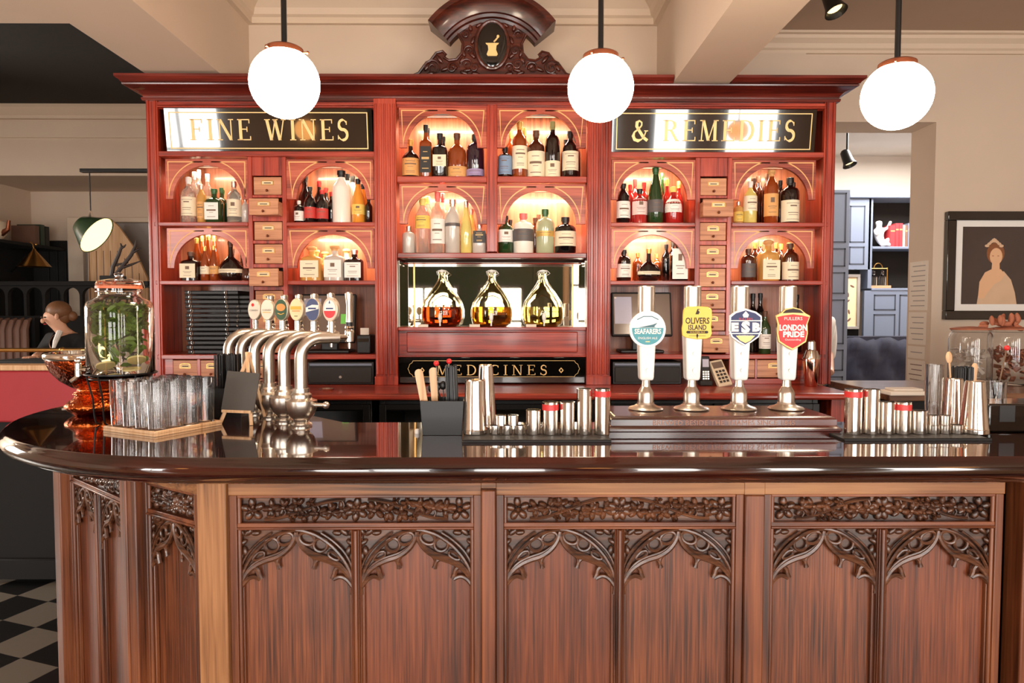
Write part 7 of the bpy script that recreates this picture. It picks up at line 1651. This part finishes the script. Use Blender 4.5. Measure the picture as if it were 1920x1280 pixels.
body = skin_body('body', J, E, M['skin'], pt, org)
# face and fingers
hc = Vector(PW(99, 592, -0.04)); fd = Vector((-0.55, -0.75, -0.35)).normalized()
b = MB(); b.mat(0).ball(hc+fd*0.076+Vector((0,0,-0.012)), (0.014,0.016,0.02), 8, 6)
sd = fd.cross(Vector((0,0,1))).normalized()
b.mat(1)
for sgn in (-1, 1): b.ball(hc+fd*0.070+sd*sgn*0.030+Vector((0,0,0.014)), (0.011,0.008,0.006), 8, 6)
b.mat(2).ball(hc+fd*0.058+Vector((0,0,-0.044)), (0.014,0.009,0.005), 8, 6)
b.mat(0)
for sgn in (-1, 1): b.ball(hc+sd*sgn*0.074+Vector((0,0,-0.005)), (0.012,0.018,0.026), 8, 6)
hh = Vector(PW(64,670,-.40))
for k in range(4): q = hh+Vector((-0.02, -0.02, 0.004)); b.tube([q+Vector((-0.012+0.014*k,0.01,0)), q+Vector((-0.02+0.014*k,-0.035,-0.002)), q+Vector((-0.024+0.014*k,-0.06+abs(k-1.5)*0.008,-0.016))], [0.009,0.008,0.006], 7)
b.tube([hh+Vector((0.02,0.01,0)), hh+Vector((0.045,-0.02,-0.006))], [0.010,0.008], 7)
b.build('face_and_fingers', [M['skin'], M['ink'], M['red_leather']], pt)
b = MB(); b.ball(hc+Vector((0.026,0.035,0.040)), (0.088,0.092,0.080), 22, 14); b.ball(hc+Vector((0.055,0.045,0.0)), (0.055,0.065,0.065), 14, 10); b.ball(hc+Vector((0.115,0.06,-0.002)), (0.036,0.036,0.040), 12, 8)
hr = b.build('hair', M['hair'], pt, ang=80)
Jj = [((hip.x,hip.y,.98),.165),(PW(140,668,.15),.165),(PW(138,648,.07),.20),(PW(127,630,.04),.125),(PW(98,640,-.08),.085),(PW(82,664,-.14),.066),(PW(76,667,-.26),.054),(PW(160,645,.03),.085),(PW(164,672,-.06),.068),(PW(128,674,-.25),.056)]
skin_body('jacket', Jj, [(0,1),(1,2),(2,3),(2,4),(4,5),(5,6),(2,7),(7,8),(8,9)], M['dark_cloth'], pt, org)
b = MB(); b.tube([PW(112,622,-.12), PW(104,640,-.19), PW(98,662,-.20)], [0.022,0.018,0.006], 8); b.build('shirt_front', M['shirt'], pt)
Jt = [((hip.x,hip.y,.95),.16)]+[((hip.x+s*.10,hip.y,.86),.115) for s in (-1,1)]+[((hip.x+s*.11,hip.y-.01,.48),.085) for s in (-1,1)]+[((hip.x+s*.11,hip.y,.10),.07) for s in (-1,1)]
skin_body('trousers', Jt, [(0,1),(0,2),(1,3),(2,4),(3,5),(4,6)], M['dark_cloth'], pt, org)
# person in white shirt, mostly hidden by the right end of the back bar
Yv = 5.6; sc = Yv/1280
def PV(px, py, dy=0): p = W(px, py, Yv+dy); return (p.x, p.y, p.z)
xh = 2.47; org = (xh, Yv, 0)
pt = thing('person', 'person in a white shirt bending, mostly hidden behind the right end of the back bar', 'person', org)
J = [((xh,Yv,.93),.15),((xh+.0,Yv-.04,1.12),.14),((xh-.03,Yv-.12,1.32),.165),((xh-.05,Yv-.20,1.43),.06),((xh-.06,Yv-.27,1.50),.085),((xh-.065,Yv-.30,1.60),.095),((xh-.07,Yv-.30,1.66),.07),
     ((xh+.10,Yv-.12,1.33),.06),((xh+.13,Yv-.10,1.12),.045),((xh+.07,Yv-.26,.98),.036),((xh+.05,Yv-.32,.96),.03),((xh-.20,Yv-.12,1.33),.06),((xh-.25,Yv-.10,1.10),.045),((xh-.18,Yv-.25,.98),.036),
     ((xh-.09,Yv,.86),.10),((xh-.10,Yv-.02,.47),.065),((xh-.10,Yv,.09),.045),((xh-.10,Yv-.13,.035),.035),((xh+.09,Yv,.86),.10),((xh+.10,Yv-.02,.47),.065),((xh+.10,Yv,.09),.045),((xh+.10,Yv-.13,.035),.035)]
E = [(0,1),(1,2),(2,3),(3,4),(4,5),(5,6),(2,7),(7,8),(8,9),(9,10),(2,11),(11,12),(12,13),(0,14),(14,15),(15,16),(16,17),(0,18),(18,19),(19,20),(20,21)]
skin_body('body', J, E, M['skin'], pt, org)
Js = [((xh,Yv,.92),.165),((xh+.0,Yv-.04,1.12),.16),((xh-.03,Yv-.12,1.32),.185),((xh-.05,Yv-.19,1.41),.08),((xh+.11,Yv-.11,1.34),.088),((xh+.135,Yv-.09,1.18),.072),((xh+.13,Yv-.11,1.04),.055),((xh-.20,Yv-.12,1.33),.08),((xh-.25,Yv-.10,1.12),.065)]
skin_body('shirt', Js, [(0,1),(1,2),(2,3),(2,4),(4,5),(5,6),(2,7),(7,8)], M['shirt'], pt, org)
Jt = [((xh,Yv,.93),.155)]+[((xh+s*.09,Yv,.84),.115) for s in (-1,1)]+[((xh+s*.10,Yv-.01,.47),.085) for s in (-1,1)]+[((xh+s*.10,Yv,.09),.068) for s in (-1,1)]
skin_body('trousers', Jt, [(0,1),(0,2),(1,3),(2,4),(3,5),(4,6)], M['dark_cloth'], pt, org)
b = MB(); b.ball((xh-.065,Yv-.27,1.62), (.105,.105,.11), 20, 12); b.build('hair', M['hair'], pt, ang=80)
